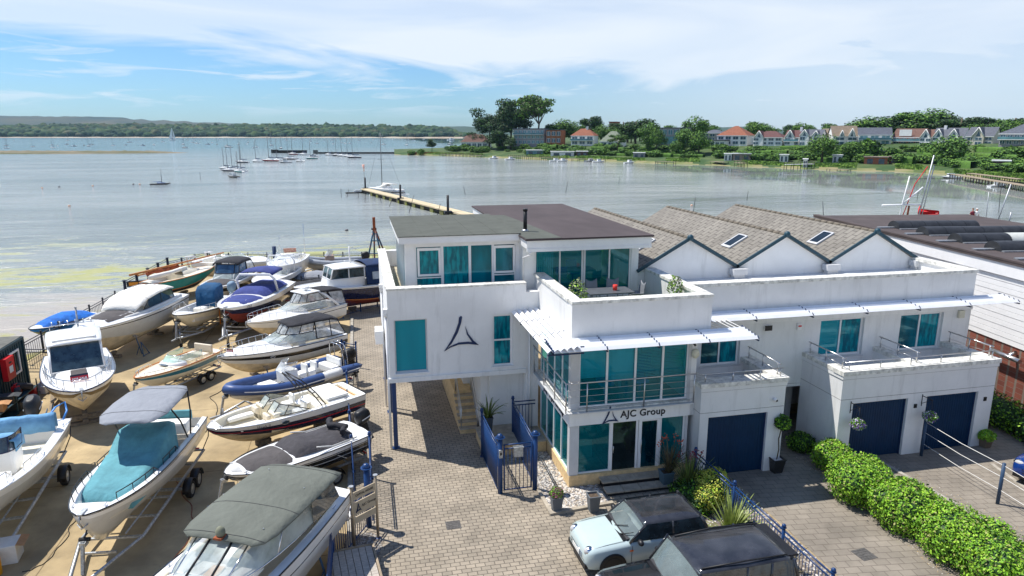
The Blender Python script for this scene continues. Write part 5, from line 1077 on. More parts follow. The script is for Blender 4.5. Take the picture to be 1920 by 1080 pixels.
# ---- B9 pilothouse boat, FOR SALE
def boat_pilothouse():
    t = T('pilothouse_boat', 'white pilothouse boat with big windscreen, grey deck mat and bow rails beside the container', 'boat', (-12.0, 31.1, 0), math.radians(-69)); L = 7.2
    h = Hull(t, L, 2.75, 1.15, 1.52, .50, sf=.90, pb=2.5, blunt=.68); h.body([(.30, ANTIF), (.62, M('tan boot stripe', rgb(120, 98, 60), rough=.5)), (.68, NAVYH), (1, GEL)], ANTIF); h.deck([(0, .20, 'w', .5), (.20, .995, 'd', .10)], GEL, GEL, DGREY, w=.30)
    x = lambda q: (q-.5)*L; zs = h.g(.6)[2]-.05
    tr = MB(GEL); rings = []
    for (q, w, z) in ((.56, .98, .34), (.62, .95, .34), (.70, .88, .30), (.78, .72, .22), (.84, .50, .10), (.86, .40, .02)): rings.append([(x(q), w*k/5, zs+z*(1-.30*(abs(k)/5)**4) if abs(k) < 5 else zs-.02) for k in range(-5, 6)])
    tr.loft(rings, False); tr.build('coachroof', t)
    c = MB(GEL); za, zb = zs+.30, zs+1.30
    c.box(x(.20), -.98, zs-.02, x(.56), .98, za); 
    for s in (1, -1):
        c.poly([(x(.20), s*.98, za), (x(.30), s*.98, za), (x(.30), s*.94, zb), (x(.20), s*.94, zb)]); c.cyl((x(.60), s*.95, za), (x(.50), s*.93, zb), .045, n=6); c.cyl((x(.42), s*.97, za), (x(.42), s*.95, zb), .035, n=6)
    c.build('cabin', t)
    screen(t, [(x(.61), -.94, za+.02), (x(.61), 0, za+.02), (x(.61), .94, za+.02)], [(x(.51), -.90, zb-.02), (x(.51), 0, zb-.02), (x(.51), .90, zb-.02)], SMOKE, PVC, mull=(), r=.03)
    for s in (1, -1): screen(t, [(x(.30), s*.975, za), (x(.42), s*.975, za), (x(.60), s*.955, za)], [(x(.30), s*.94, zb), (x(.42), s*.94, zb), (x(.505), s*.92, zb)], SMOKE, PVC, mull=(1,), r=.02, name='side_window')
    w = MB(BLACK); w.tube([(x(.605), -.2, za+.05), (x(.565), -.75, za+.35)], .015, 5); w.build('wiper', t)
    canopy(t, [(x(.17), .98, zb, zb+.05), (x(.22), 1.02, zb+.02, zb+.11), (x(.38), 1.02, zb+.02, zb+.13), (x(.50), .98, zb+.02, zb+.10), (x(.53), .94, zb-.01, zb+.04)], GEL, name='roof', drop=.06, wr=0, pw=4)
    hp = MB(GEL); hp.box(x(.31), -.80, zb+.135, x(.49), .80, zb+.165); hp.m = FRAME; hp.box(x(.495), -.80, zb+.12, x(.50), .80, zb+.135); hp.build('roof_hatch', t, bevel=.02)
    rk = MB(CHROME); rk.tube([(x(.18), -.85, zb+.1), (x(.17), -.85, zb+.26), (x(.17), .85, zb+.26), (x(.18), .85, zb+.1)], .02, 6)
    for k in range(6): rk.cyl((x(.17), -.75+k*.3, zb+.22), (x(.15), -.75+k*.3, zb+.42), .022)
    rk.build('rod_rack', t); fc = MB(C_CHAR); fc.box(x(.625), -.28, zs+.355, x(.80), .28, zs+.372); fc.build('hatch_cover', t, bevel=.02)
    h.rub(NAVYH, .03); h.rail(.45, .38, .13, 8); h.rail(.50, .55, .20, 4, name='pulpit', t1=.70, open_=True); anchor(h); cleats(h, (.9,)); outboard(t, x(0)-.1, 1.5, s=1.0)
    blocks(t, -1.6, 'timber blocks under the stern of the pilothouse boat', .42); blocks(t, 1.7, 'grey timber blocks under the bow of the pilothouse boat', .55, 1.3); stand(t, 1.0, -1.25, 1.0, 'prop stand beside the oil drums under the pilothouse boat'); X = Matrix.Translation(t.location) @ Matrix.Rotation(t.rotation_euler.z, 4, 'Z'); xb, hb, zb_, *_ = h.g(.86); p = X @ Vector((xb-.25, .0, zb_+.14)); for_sale((p.x, p.y, p.z), t.rotation_euler.z+math.pi/2, 'red FOR SALE board standing on the pilothouse foredeck', .62)
boat_pilothouse()

# ---- B10 large silver cruiser with white soft top
def boat_white_top():
    t, L = placed('motor_cruiser', 'big silver white cruiser with white soft top and dark foredeck cover near the seawall', 'boat', (142, 622), 2.3, (318, 545), 2.3, L=9.4)
    h = Hull(t, L, 2.95, 1.72, 1.95, .35, sf=.84, pb=2.7, blunt=.70); h.body([(.55, GELG), (.80, GELG), (.86, BLKH), (1, GEL)], ANTIF); h.deck([(0, .10, 'd', .05), (.10, .46, 'w', .5), (.46, .995, 'd', .26)], GEL, GEL, GELC, w=.24)
    x = lambda q: (q-.5)*L; zs = h.g(.5)[2]; h.patch(.60, .84, C_CHAR, frac=.80, lift=.03, camber=.26)
    canopy(t, [(x(.14), .98, zs+.70, zs+.84), (x(.22), 1.12, zs+.84, zs+1.04), (x(.36), 1.16, zs+.86, zs+1.08), (x(.48), 1.12, zs+.74, zs+.94), (x(.56), 1.05, zs+.50, zs+.66), (x(.605), .96, zs+.28, zs+.36)], C_WHITE, name='soft_top', drop=.06)
    for s in (1, -1):
        screen(t, [(x(.18), s*1.20, zs+.12), (x(.34), s*1.22, zs+.12), (x(.54), s*1.14, zs+.22)], [(x(.19), s*1.06, zs+.78), (x(.34), s*1.15, zs+.82), (x(.46), s*1.12, zs+.72)], SMOKE, BLACK, mull=(1,), r=.025, name='side_window')
        cp = MB(GELG); cp.loft([[(x(q), s*y, zs+z) for (y, z) in ((hw, .02), (hw-.02, .16), (hw-.10, .20), (hw-.16, .06))] for q, hw in ((.10, 1.28), (.3, 1.34), (.5, 1.30), (.62, 1.14), (.70, .98))], False); cp.build('coaming', t)
    rl = MB(CHROME)
    for y in (-.5, 0, .5): rl.tube([(x(.22), y, zs+1.10), (x(.34), y, zs+1.15), (x(.40), y, zs+1.12)], .018, 5)
    rl.build('roof_rail', t); h.rub(GELG, .03); cleats(h, (.1, .5, .9)); bw = MB(BEIGE); xx, hb, z_, *_ = h.g(.90); bw.box(x(.88), -.25, z_+.10, x(.93), .25, z_+.16); bw.build('bow_pad', t); stand(t, -2.9, 1.2, 1.2, 'steel prop under the stern of the big silver cruiser'); stand(t, 1.5, 1.4, 1.1, 'steel prop under the bow of the big silver cruiser'); blocks(t, -2.5, 'timber blocks under the big silver cruiser', .3); blocks(t, 2.0, 'timber blocks under the bow of the big silver cruiser', .34)
boat_white_top()

# ---- B11 centre console with upright blue cover
def boat_upright_cover():
    t, L = placed('dory', 'cream hulled open dory with tall ocean blue canvas over its console', 'boat', (332, 600), 1.45, (432, 552), 1.45, L=5.9)
    h = Hull(t, L, 2.15, .85, 1.15, .55, sf=.92, pb=2.6, blunt=.6); h.body([(.85, GELC), (.9, BLKH), (1, GEL)], GELC); h.deck([(0, .86, 'w', .5), (.86, .995, 'd', .04)], GEL, GEL, GELC, w=.13)
    x = lambda q: (q-.5)*L; zs = h.g(.4)[2]; b = MB(C_OCEAN); rings = []
    for (q, hw, z) in ((.30, .50, .95), (.33, .56, 1.15), (.44, .58, 1.10), (.49, .56, .90), (.50, .55, .0)): rings.append([(x(q)+.03*mnoise.noise(Vector((k, q*5, 0))), hw*k/4, zs+z-(.08 if abs(k) == 4 else 0)+.03*mnoise.noise(Vector((k, q*8, 3)))) for k in range(-4, 5)])
    b.loft([[(p[0], p[1]*1.0, zs-.2) for p in rings[0]]]+rings, False)
    for s in (0, -1): b.poly([r_[s] for r_ in rings]+[(rings[0][s][0], rings[0][s][1], zs-.2)])
    b.build('console_cover', t); rbox(t, 'seat_box', (x(.60), 0, zs-.15), (.5, .6, .45), WHITEV, .05); rbox(t, 'stern_bench', (x(.15), 0, zs-.1), (.45, 1.4, .35), WHITEV, .06); rl = MB(CHROME)
    for s in (1, -1): rl.tube([(x(.12), s*.85, zs), (x(.12), s*.85, zs+.45), (x(.28), s*.85, zs+.45), (x(.30), s*.85, zs)], .02, 6)
    rl.build('stern_rail', t); h.rub(BLACK, .025); h.rail(.55, .28, .10, 4, t1=.92, open_=True)
    outboard(t, x(0)-.1, zs+.1, mat=M('faded grey cowl cover', rgb(120, 145, 165), rough=.7), s=1.0); st = MB(M('orange strap', rgb(220, 130, 30), rough=.7)); st.box(x(.58), 1.065, .55, x(.60), 1.08, zs); st.build('strap', t)
    trailer('galvanised trailer under the dory with the tall blue cover', t, L, 2.1, .55, 1, ax=-.2, tongue=.5)
boat_upright_cover()

# ---- B12 royal blue covered day boat with white arch
def boat_royal():
    t, L = placed('day_boat', 'navy hulled day boat under royal blue covers with a white arch', 'boat', (422, 584), 1.65, (520, 528), 1.6, L=7.0)
    h = Hull(t, L, 2.35, 1.1, 1.3, .5, sf=.9, pb=3.0, blunt=.66); h.body([(.45, NAVYH), (.6, NAVYH), (1, GEL)], ANTR); h.deck([(0, .5, 'd', .10), (.5, .995, 'd', .16)], GEL, w=.16)
    x = lambda q: (q-.5)*L; zs = h.g(.5)[2]; h.patch(.64, .90, C_BLUE, frac=1.0, lift=.03); b = MB(C_BLUE); rings = []
    for (q, hw, z) in ((.12, .9, .08), (.16, .95, .30), (.40, 1.0, .40), (.54, .98, .44), (.60, .95, .38), (.635, .90, .06)): rings.append([(x(q), hw*k/5, zs+z*(1-.8*(abs(k)/5)**4)+.03*mnoise.noise(Vector((k, q*8, 7)))) for k in range(-5, 6)])
    b.loft(rings, False); b.build('cockpit_cover', t)
    a = MB(GEL); a.tube([(x(.40), 1.05, zs), (x(.44), 1.02, zs+.75), (x(.45), .80, zs+1.0), (x(.45), -.80, zs+1.0), (x(.44), -1.02, zs+.75), (x(.40), -1.05, zs)], .065, 8); a.build('arch', t)
    canopy(t, [(x(.18), .82, zs+1.0, zs+1.10), (x(.30), .90, zs+1.05, zs+1.22), (x(.44), .86, zs+1.02, zs+1.14)], C_BLUE, name='bimini', drop=.10); text('registration', 'DZ', .2, PLATE, t, Matrix.Translation((x(.86), h.g(.86)[1]+.02, zs-.02)) @ Matrix.Rotation(math.pi-.5, 4, 'Z') @ TXZ, ext=.003)
    h.rub(GEL, .03); anchor(h); trailer('trailer with blue keel rollers under the royal blue covered day boat', t, L, 2.3, .5, 1, tongue=.7)
boat_royal()

# ---- B13 cruiser with white arch and black rear canopy
def boat_radar():
    t, L = placed('motor_cruiser', 'white cruiser with radar dome on its arch and clear paned enclosure', 'boat', (462, 606), 2.0, (632, 562), 2.1, L=8.3)
    h = Hull(t, L, 2.75, 1.5, 1.6, .45, sf=.88, pb=2.4, blunt=.78); h.body([(.7, GEL), (.76, BLKH), (1, GEL)], ANTIF); h.deck([(0, .06, 'd', .02), (.06, .45, 'w', .5), (.45, .995, 'd', .34)], GEL, GEL, GELC, w=.2)
    x = lambda q: (q-.5)*L; zs = h.g(.4)[2]
    base = ushape(x(.22), x(.66), 1.12, zs+.14, 14, zf=zs+.36, p=2.6); top = ushape(x(.24), x(.52), 1.0, zs+.72, 14, zf=zs+.74, p=2.6); screen(t, base, top, GLASS, PVC, mull=(4, 7, 10), r=.022)
    top2 = ushape(x(.30), x(.46), .90, zs+1.35, 14, p=2.6); screen(t, top, top2, CLEAR, C_BLK2, mull=(3, 5, 7, 9, 11), r=.026, name='enclosure')
    a = MB(GEL)
    for s in (1, -1): a.loft([[(x(q)+dx, s*y, zs+z) for dx, y in ((-.14, w), (.14, w), (.14, w-.08), (-.14, w-.08))] for (q, w, z) in ((.10, 1.22, .0), (.16, 1.18, .5), (.24, 1.06, 1.1), (.30, .86, 1.42))], True)
    a.box(x(.28), -.88, zs+1.38, x(.46), .88, zs+1.46); a.build('arch', t, bevel=.03)
    d = MB(GEL); d.cyl((x(.36), .0, zs+1.46), (x(.36), 0, zs+1.58), .08); rings = [[(x(.36)+r_*math.cos(q), r_*math.sin(q), zs+1.58+z) for q in [2*math.pi*k/18 for k in range(18)]] for r_, z in ((.25, 0), (.29, .04), (.29, .16), (.22, .22), (.05, .24))]; d.loft(rings, True); d.build('radar_dome', t)
    canopy(t, [(x(.02), .92, zs+1.15, zs+1.22), (x(.10), .98, zs+1.30, zs+1.40), (x(.28), .95, zs+1.38, zs+1.50)], C_BLK2, drop=.08)
    for s in (1, -1): screen(t, [(x(.01), s*1.15, zs+.1), (x(.14), s*1.18, zs+.1)], [(x(.03), s*.94, zs+1.1), (x(.2), s*.98, zs+1.25)], CLEAR, C_BLK2, r=.03, name='side_panel')
    h.rub(GEL, .03); h.rail(.5, .45, .12, 7); anchor(h); blocks(t, 0, 'timber blocks under the radar dome cruiser', .4)
boat_radar()

# ---- B14 ski boat with black canopy facing the camera
def boat_ski():
    t, L = placed('ski_boat', 'white and black ski boat with black canopy and grey bow cover facing the yard', 'boat', (388, 545), 1.5, L=6.4, hdg=-104)
    h = Hull(t, L, 2.4, 1.05, 1.15, .5, sf=.9, pb=3.6, blunt=.62); h.body([(.5, BLKH), (.62, BLKH), (1, GEL)], GEL); h.deck([(0, .1, 'd', .05), (.1, .58, 'w', .5), (.58, .995, 'd', .10)], GEL, GEL, BEIGE, w=.18)
    x = lambda q: (q-.5)*L; zs = h.g(.5)[2]; h.patch(.62, .92, C_CHAR, frac=1.0, lift=.04)
    b0 = ushape(x(.35), x(.62), 1.02, zs+.08, 12, zf=zs+.12, p=4); b1 = ushape(x(.33), x(.57), .94, zs+.50, 12, p=4); b2 = ushape(x(.30), x(.52), .88, zs+1.10, 12, p=4); screen(t, b0, b1, GLASS, GEL, mull=(4, 8), r=.02); screen(t, b1, b2, M('blue tinted vinyl', rgb(60, 90, 120), rough=.1, var=.3, vs=2), C_BLK2, mull=(2, 4, 8, 10), r=.03, name='canopy_window')
    canopy(t, [(x(.12), .80, zs+1.05, zs+1.15), (x(.2), .92, zs+1.2, zs+1.32), (x(.4), .94, zs+1.22, zs+1.38), (x(.53), .86, zs+1.15, zs+1.24)], C_BLK2, drop=.12); h.rub(GEL, .03); anchor(h)
    for s in (1, -1): screen(t, [(x(.08), s*1.06, zs+.06), (x(.33), s*1.04, zs+.06)], [(x(.13), s*.84, zs+1.0), (x(.31), s*.90, zs+1.1)], CLEAR, C_BLK2, r=.03, name='side_panel')
    blocks(t, 0, 'timber blocks under the black and white ski boat', .4)
boat_ski()

# ---- B15 teal wooden gaffer with spars on deck
def boat_gaffer():
    t, L = placed('sailing_boat', 'teal wooden sailing boat with mast and brown spars laid along its deck', 'boat', (297, 528), 1.6, L=6.6, hdg=-118) if False else (T('sailing_boat', 'teal wooden sailing boat with mast and brown spars laid along its deck', 'boat', (-12.9, 53.6, 0), math.radians(57)), 6.4)
    h = Hull(t, L, 2.2, 1.15, 1.3, .35, sf=.62, pb=2.2, blunt=.8, rake=1.6); h.body([(.10, GOLDW), (.95, TEALH), (1, GOLDW)], ANTB); h.deck([(0, .12, 'd', .04), (.12, .40, 'w', .35), (.40, .995, 'd', .08)], GELC, GELC, GELC, w=.14)
    x = lambda q: (q-.5)*L; zs = h.g(.5)[2]; c = MB(GELC); rings = [[(x(q), w*k/4, zs+z*(1-.25*(abs(k)/4)**3) if abs(k) < 4 else zs) for k in range(-4, 5)] for (q, w, z) in ((.42, .7, .35), (.5, .72, .40), (.62, .6, .34), (.72, .4, .2), (.75, .3, .02))]; c.loft(rings, False); c.build('coachroof', t)
    s = MB(GOLDW); s.cyl((x(-.18), .1, zs+.75), (x(1.15), -.1, zs+.95), .075, .05, 10); s.cyl((x(-.05), .35, zs+.55), (x(.85), .25, zs+.55), .05, .04, 8); s.build('spar', t); bundle(t, 'furled_sail', [(x(.05), .2, zs+.6), (x(.2), .0, zs+.62), (x(.35), .2, zs+.6), (x(.5), .0, zs+.66)], .15, M('tan sail', rgb(150, 78, 48), rough=.9, var=.3), 5); bundle(t, 'folded_cover', [(x(.0), -.3, zs+.35), (x(.3), -.4, zs+.4), (x(.6), -.2, zs+.48)], .16, C_WHITE, 6); h.rub(GOLDW, .035); blocks(t, 0, 'timber blocks under the teal sailing boat', .3)
boat_gaffer()

def plain_boat(name, label, loc, hdg, L, B, hullm, bottom, fb=1.1, fw=1.4, zk=.45, cab=True, deckm=None, screen_m=None, arch=None, rails=True, ob=None, cover=None, well=.55):
    t = T(name, label, 'boat', (loc[0], loc[1], 0), math.radians(hdg)); h = Hull(t, L, B, fb, fw, zk, sf=.88, pb=2.6, blunt=.72); h.body(hullm, bottom)
    x = lambda q: (q-.5)*L; h.deck([(0, .06, 'd', .02), (.06, .52, 'w', well), (.52, .995, 'd', .30 if cab else .10)] if not cover else [(0, .995, 'd', .12)], deckm or GEL, deckm or GEL, GELC, w=.18); zs = h.g(.5)[2]
    if screen_m: screen(t, ushape(x(.34), x(.60), B*.40, zs+.10, 12, zf=zs+.28, p=3), ushape(x(.33), x(.53), B*.36, zs+.55, 12, p=3), screen_m, CHROME, mull=(4, 8), r=.02)
    if arch: a = MB(arch); a.tube([(x(.30), B*.46, zs), (x(.27), B*.45, zs+.8), (x(.29), B*.36, zs+1.22), (x(.29), -B*.36, zs+1.22), (x(.27), -B*.45, zs+.8), (x(.30), -B*.46, zs)], .045, 8); a.build('arch', t)
    if not cover:
        rbox(t, 'helm_seat', (x(.30), B*.2, zs-.05), (.45, .45, .6), WHITEV, .08); rbox(t, 'helm_seat', (x(.30), -B*.2, zs-.05), (.45, .45, .6), WHITEV, .08); rbox(t, 'stern_bench', (x(.12), 0, zs-.1), (.45, B*.66, .5), WHITEV, .08)
    else:
        b = MB(cover); b.loft([[(x(q), B*.44*w*k/5, zs+z*(1-.75*(abs(k)/5)**3)+.04*mnoise.noise(Vector((k, q*8, L)))) for k in range(-5, 6)] for (q, w, z) in ((.04, .9, .1), (.15, 1, .35), (.45, 1, .55), (.6, .95, .45), (.8, .7, .3), (.9, .45, .12))], False); b.build('boat_cover', t)
    if cab: hh = MB(SMOKE); z_ = h.g(.72)[2]; hh.box(x(.70), -.22, z_+.31, x(.76), .22, z_+.34); hh.build('deck_hatch', t)
    h.rub(GEL if not cover else BLACK, .03)
    if rails: h.rail(.5, .42, .12, 6)
    if ob: outboard(t, x(0)-.1, zs, mat=ob, s=1.0)
    return t, h, x, zs
t, h, x, zs = plain_boat('cabin_cruiser', 'white cabin cruiser with beige hull standing at the seaward end of the yard', (-9.6, 56.4), -28, 6.6, 2.5, [(.6, GELC), (1, GEL)], ANTIF, 1.35, 1.6, .5, screen_m=GLASS, well=.6)
a = MB(GEL); a.tube([(x(-.02), 1.1, zs-.6), (x(-.06), 1.1, zs+.3), (x(.06), 1.0, zs+.35)], .09, 8); a.tube([(x(-.02), -1.1, zs-.6), (x(-.06), -1.1, zs+.3), (x(.06), -1.0, zs+.35)], .09, 8); a.build('stern_arch', t); blocks(t, 0, 'timber blocks under the beige hulled cabin cruiser', .5)
t, h, x, zs = plain_boat('bowrider', 'white open boat with slim black and white tower arch', (-6.2, 51.3), -105, 6.2, 2.3, [(.5, BLKH), (1, GEL)], BLKH, 1.1, 1.2, .5, cab=False, arch=GEL, rails=False)
for s in (1, -1): screen(t, [(x(.60), s*.15, zs+.06), (x(.60), s*.75, zs+.06), (x(.5), s*.98, zs+.05)], [(x(.55), s*.15, zs+.42), (x(.55), s*.70, zs+.42), (x(.48), s*.94, zs+.36)], GLASS, CHROME, r=.018)
blocks(t, 0, 'timber blocks under the boat with the slim tower arch', .4)
t, h, x, zs = plain_boat('cabin_cruiser', 'small white fishing cruiser with wrap screen and whip aerials at the seaward end', (-5.6, 54.6), -98, 6.6, 2.5, [(1, GEL)], GELG, 1.5, 1.75, .5, screen_m=CLEAR)
a = MB(CHROME); a.cyl((x(.2), 1.0, zs), (x(.2), 1.0, zs+2.6), .02); a.cyl((x(.22), -.9, zs), (x(.22), -.9, zs+1.7), .015); a.tube([(x(.35), -.9, zs+.5), (x(.3), -.7, zs+1.6), (x(.3), .1, zs+1.75)], .02, 6); a.build('aerial', t); blocks(t, 0, 'timber blocks under the small white fishing cruiser', .45)
for (lab, loc, hd, cv, cvname, L_, nm) in (('low dark boat under a charcoal cover behind the workboat', (-3.1, 50.2), 172, C_BLK2, '', 5.6, 'covered_boat'), ('small dinghy under a blue tarpaulin on the mud beside the yard wall', (-17.3, 43.6), -120, C_TARP, '', 4.0, 'covered_dinghy'), ('white tender under a grey cover beside the back railings', (-3.6, 53.4), 176, C_GREY, '', 4.4, 'covered_boat')):
    t, h, x, zs = plain_boat(nm, lab, loc, hd, L_, 1.9, [(1, GEL if cv is not C_TARP else C_TARP)], BLKH, .55, .7, .28, cab=False, cover=cv, rails=False)
t = T('tender', 'small blue and white tender lying under the beige cabin cruiser', 'boat', (-9.2, 53.0, 0), math.radians(10)); rib(t, 2.8, 1.4, .3, M('steel blue tube', rgb(84, 122, 164), rough=.5), GEL, seats=False, arch=False, ob=False, r=.2)

# ---- B20 navy workboat with wheelhouse
def boat_work():
    t = T('workboat', 'navy and red workboat with white wheelhouse and navy canvas shelter by the office', 'boat', (-.7, 45.9, 0), math.radians(-158)); L = 7.6
    h = Hull(t, L, 2.7, 1.45, 1.75, .35, sf=.8, pb=2.4, blunt=.72); h.body([(.08, GOLDW), (.88, NAVYH), (1, GEL)], ANTR); h.deck([(0, .45, 'w', .4), (.45, .995, 'd', .08)], GEL, GEL, DGREY, w=.2)
    x = lambda q: (q-.5)*L; zs = h.g(.55)[2]; za = zs+.55; zb = zs+1.25; q0, q1 = .42, .74; w = MB(GEL)
    w.loft([[(x(q0), -.98, z0) if k == 0 else (x(q0), .98, z0) if k == 3 else (x(q1)-(z0-zs)*.30, -.80, z0) if k == 1 else (x(q1)-(z0-zs)*.30, .80, z0) for k in range(4)] for z0 in (zs, za)], True, False)
    for (px, py) in ((q0, .96), (.56, .90)): 
        for s in (1, -1): w.cyl((x(px), s*py, za), (x(px), s*(py-.04), zb), .05, n=6)
    for y in (-.78, 0, .78): w.cyl((x(q1)-.165, y, za), (x(q1)-.375, y*.95, zb), .045, n=6)
    w.build('wheelhouse', t); fr = [(x(q0), -.96, za), (x(.56), -.92, za), (x(q1)-.165, -.79, za), (x(q1)-.165, 0, za), (x(q1)-.165, .79, za), (x(.56), .92, za), (x(q0), .96, za)]; tp = [(p[0]-(.21 if i in (2, 3, 4) else 0), p[1]*.96, zb) for i, p in enumerate(fr)]; screen(t, fr, tp, SMOKE, GEL, mull=(1, 2, 3, 4, 5), r=.04, name='wheelhouse_window')
    canopy(t, [(x(q0)-.1, 1.0, zb, zb+.05), (x(.5), 1.02, zb+.02, zb+.14), (x(.6), .98, zb+.02, zb+.14), (x(.70), .86, zb, zb+.06)], GEL, name='wheelhouse_roof', drop=.05, wr=0); m = MB(GEL); m.cyl((x(.50), 0, zb+.1), (x(.50), 0, zb+1.25), .05); m.obox((x(.46), 0, zb+1.1), (.4, .05, .05), 0, 0, -.6); m.build('mast', t)
    canopy(t, [(x(.0), 1.08, zb-.05, zb+.05), (x(.1), 1.12, zb+.0, zb+.14), (x(.3), 1.12, zb+.05, zb+.2), (x(q0)-.1, 1.02, zb+.06, zb+.2)], C_NAVY, name='shelter', drop=.10)
    for s in (1, -1):
        screen(t, [(x(.0), s*1.18, zs+.05), (x(.2), s*1.22, zs+.05), (x(.41), s*1.1, zs+.05)], [(x(.0), s*1.08, zb-.1), (x(.2), s*1.12, zb-.05), (x(.41), s*1.0, zb)], C_NAVY, C_NAVY, mull=(1,), r=.03, name='shelter_side'); v = MB(M('shelter window', rgb(150, 165, 180), rough=.15, var=.2))
        for (qa, qb) in ((.05, .17), (.24, .36)): v.poly([(x(qa), s*1.20, zs+.35), (x(qb), s*1.20, zs+.35), (x(qb), s*1.15, zs+.85), (x(qa), s*1.15, zs+.85)])
        v.build('shelter_window', t)
    h.rub(GEL, .05); blocks(t, 0, 'timber blocks under the navy workboat', .3); blocks(t, 2.2, 'timber blocks under the bow of the navy workboat', .3); stand(t, 1.5, 1.35, 1.0, 'steel trestle beside the navy workboat'); stand(t, -1.5, 1.45, 1.0, 'steel trestle by the stern of the navy workboat')
boat_work()
# ------------------------------------------------------------------ railings, gates, signs
def fence(label, a, b, h=1.2, name='railing_fence', step=.12, posts=(0, 1), ball=.06, mat=None, z0=.10, mid=0, pr=.045, group='blue railings round the yard and drive', mid_h=True):
    mat = mat or BLUE; d = Vector((b[0]-a[0], b[1]-a[1], 0)); L = d.length; t = T(name, label, 'fence' if 'gate' not in name else 'gate', (a[0], a[1], 0), math.atan2(d.y, d.x), group)
    r = MB(mat); 
    for z in (z0, h-.16, h-.02): r.cyl((0, 0, z), (L, 0, z), .024 if z > .5 else .02, n=6)
    r.build('rail', t); br = MB(mat); n = int(L/step)
    for k in range(1, n): br.cyl((k*L/n, 0, z0), (k*L/n, 0, h-.16), .013, n=4)
    br.build('bars', t)['kind'] = 'stuff'
    for q in list(posts)+[(k+1)/(mid+1) for k in range(mid)]:
        p = MB(mat); p.cyl((q*L, 0, 0), (q*L, 0, h+.06), pr, n=10); p.cyl((q*L, 0, h+.06), (q*L, 0, h+.075), pr*1.6, n=12); p.ball((q*L, 0, h+.12), ball); p.cyl((q*L, 0, 0), (q*L, 0, .03), pr*2, n=12); p.build('post', t)
    return t
fence('blue railing fence across the lane behind the office, beside the navy workboat', (-1.3, 44.4), (1.0, 46.8), 1.3, mid=1)
fence('open blue gate leaf between the black canopy cruiser and the lane', (-1.15, 34.6), (-.45, 34.1), 1.25, name='railing_gate')
fence('long blue railing running along the yard edge towards the camera', (-1.0, 34.2), (-.55, 20.6), 1.25, mid=5, posts=(0,))
fence('blue railing panel behind the CAPITAL HOUSE sign', (-1.12, 17.3), (-.20, 19.15), 1.35, posts=(0,))
fence('blue railing at the bottom edge of the yard, nearest the camera', (-1.12, 17.3), (-1.2, 12.0), 1.35, posts=(1,), mid=1)
fence('folded back blue gate leaf beside the big ball topped gatepost', (-.02, 19.35), (.0, 22.2), 1.6, name='railing_gate', posts=(1,))
def gatepost(label, x, y, h, r=.085):
    t = T('gate_post', label, 'gatepost', (x, y, 0), 0, 'ball topped blue gateposts'); p = MB(BLUE); p.cyl((0, 0, 0), (0, 0, h), r, n=16); p.build('post', t); c = MB(BLUE); c.cyl((0, 0, h), (0, 0, h+.02), r*1.9, n=18); c.ball((0, 0, h+.02), (r*1.35, r*1.35, r*1.5), 14, 8, 0.0, 1.0); c.build('finial', t); return t
gatepost('blue ball topped gatepost at the corner of the yard fence', -.14, 19.2, 1.95, .09)
gp = gatepost('left blue gatepost of the front pedestrian gate, with the entry keypad', 4.16, 20.25, 2.0); k = MB(GALV); k.box(-.06, -.16, 1.35, .06, -.09, 1.62); k.m = BLACK; k.box(-.03, -.165, 1.45, .03, -.161, 1.55); k.build('keypad', gp)
gatepost('right blue gatepost of the front pedestrian gate by the pebbles', 5.35, 20.24, 2.0)
g_ = fence('blue pedestrian gate with a grey letter box', (4.30, 20.25), (5.22, 20.25), 1.75, name='railing_gate', posts=(), step=.13, z0=.12, group=None); lb = MB(GALV); lb.box(.32, -.10, 1.30, .62, .03, 1.62); lb.box(.30, -.12, 1.62, .64, .04, 1.65); lb.build('letter_box', g_)
for xx in (0, .92): gf = MB(BLUE); gf.cyl((xx, 0, .1), (xx, 0, 1.75), .028); gf.build('gate_stile', g_)
fence('dense blue railing side panel running back from the keypad gatepost', (4.10, 20.4), (4.05, 23.0), 1.75, step=.06, posts=(1,))
fence('blue railing running back from the pebble side gatepost to the office wall', (5.37, 20.35), (5.42, 23.9), 1.75, posts=(1,), mid=0)
fence('short blue railing closing the side terrace to the office wall', (5.42, 23.9), (6.3, 23.9), 1.7, posts=())
pts = [P(1305, 842, 1.3), P(1378, 905, 1.3), P(1470, 987, 1.3), P(1563, 1070, 1.3)]; pts.append(pts[3]*2-pts[2])
for k, lab in enumerate(('blue railing bay between the phormium and the first garage', 'blue railing bay beside the yellow shrub', 'blue railing bay behind the black off roader', 'blue railing bay at the bottom edge of the picture')):
    fence(lab, pts[k], pts[k+1], 1.2, posts=(0,), z0=.15)
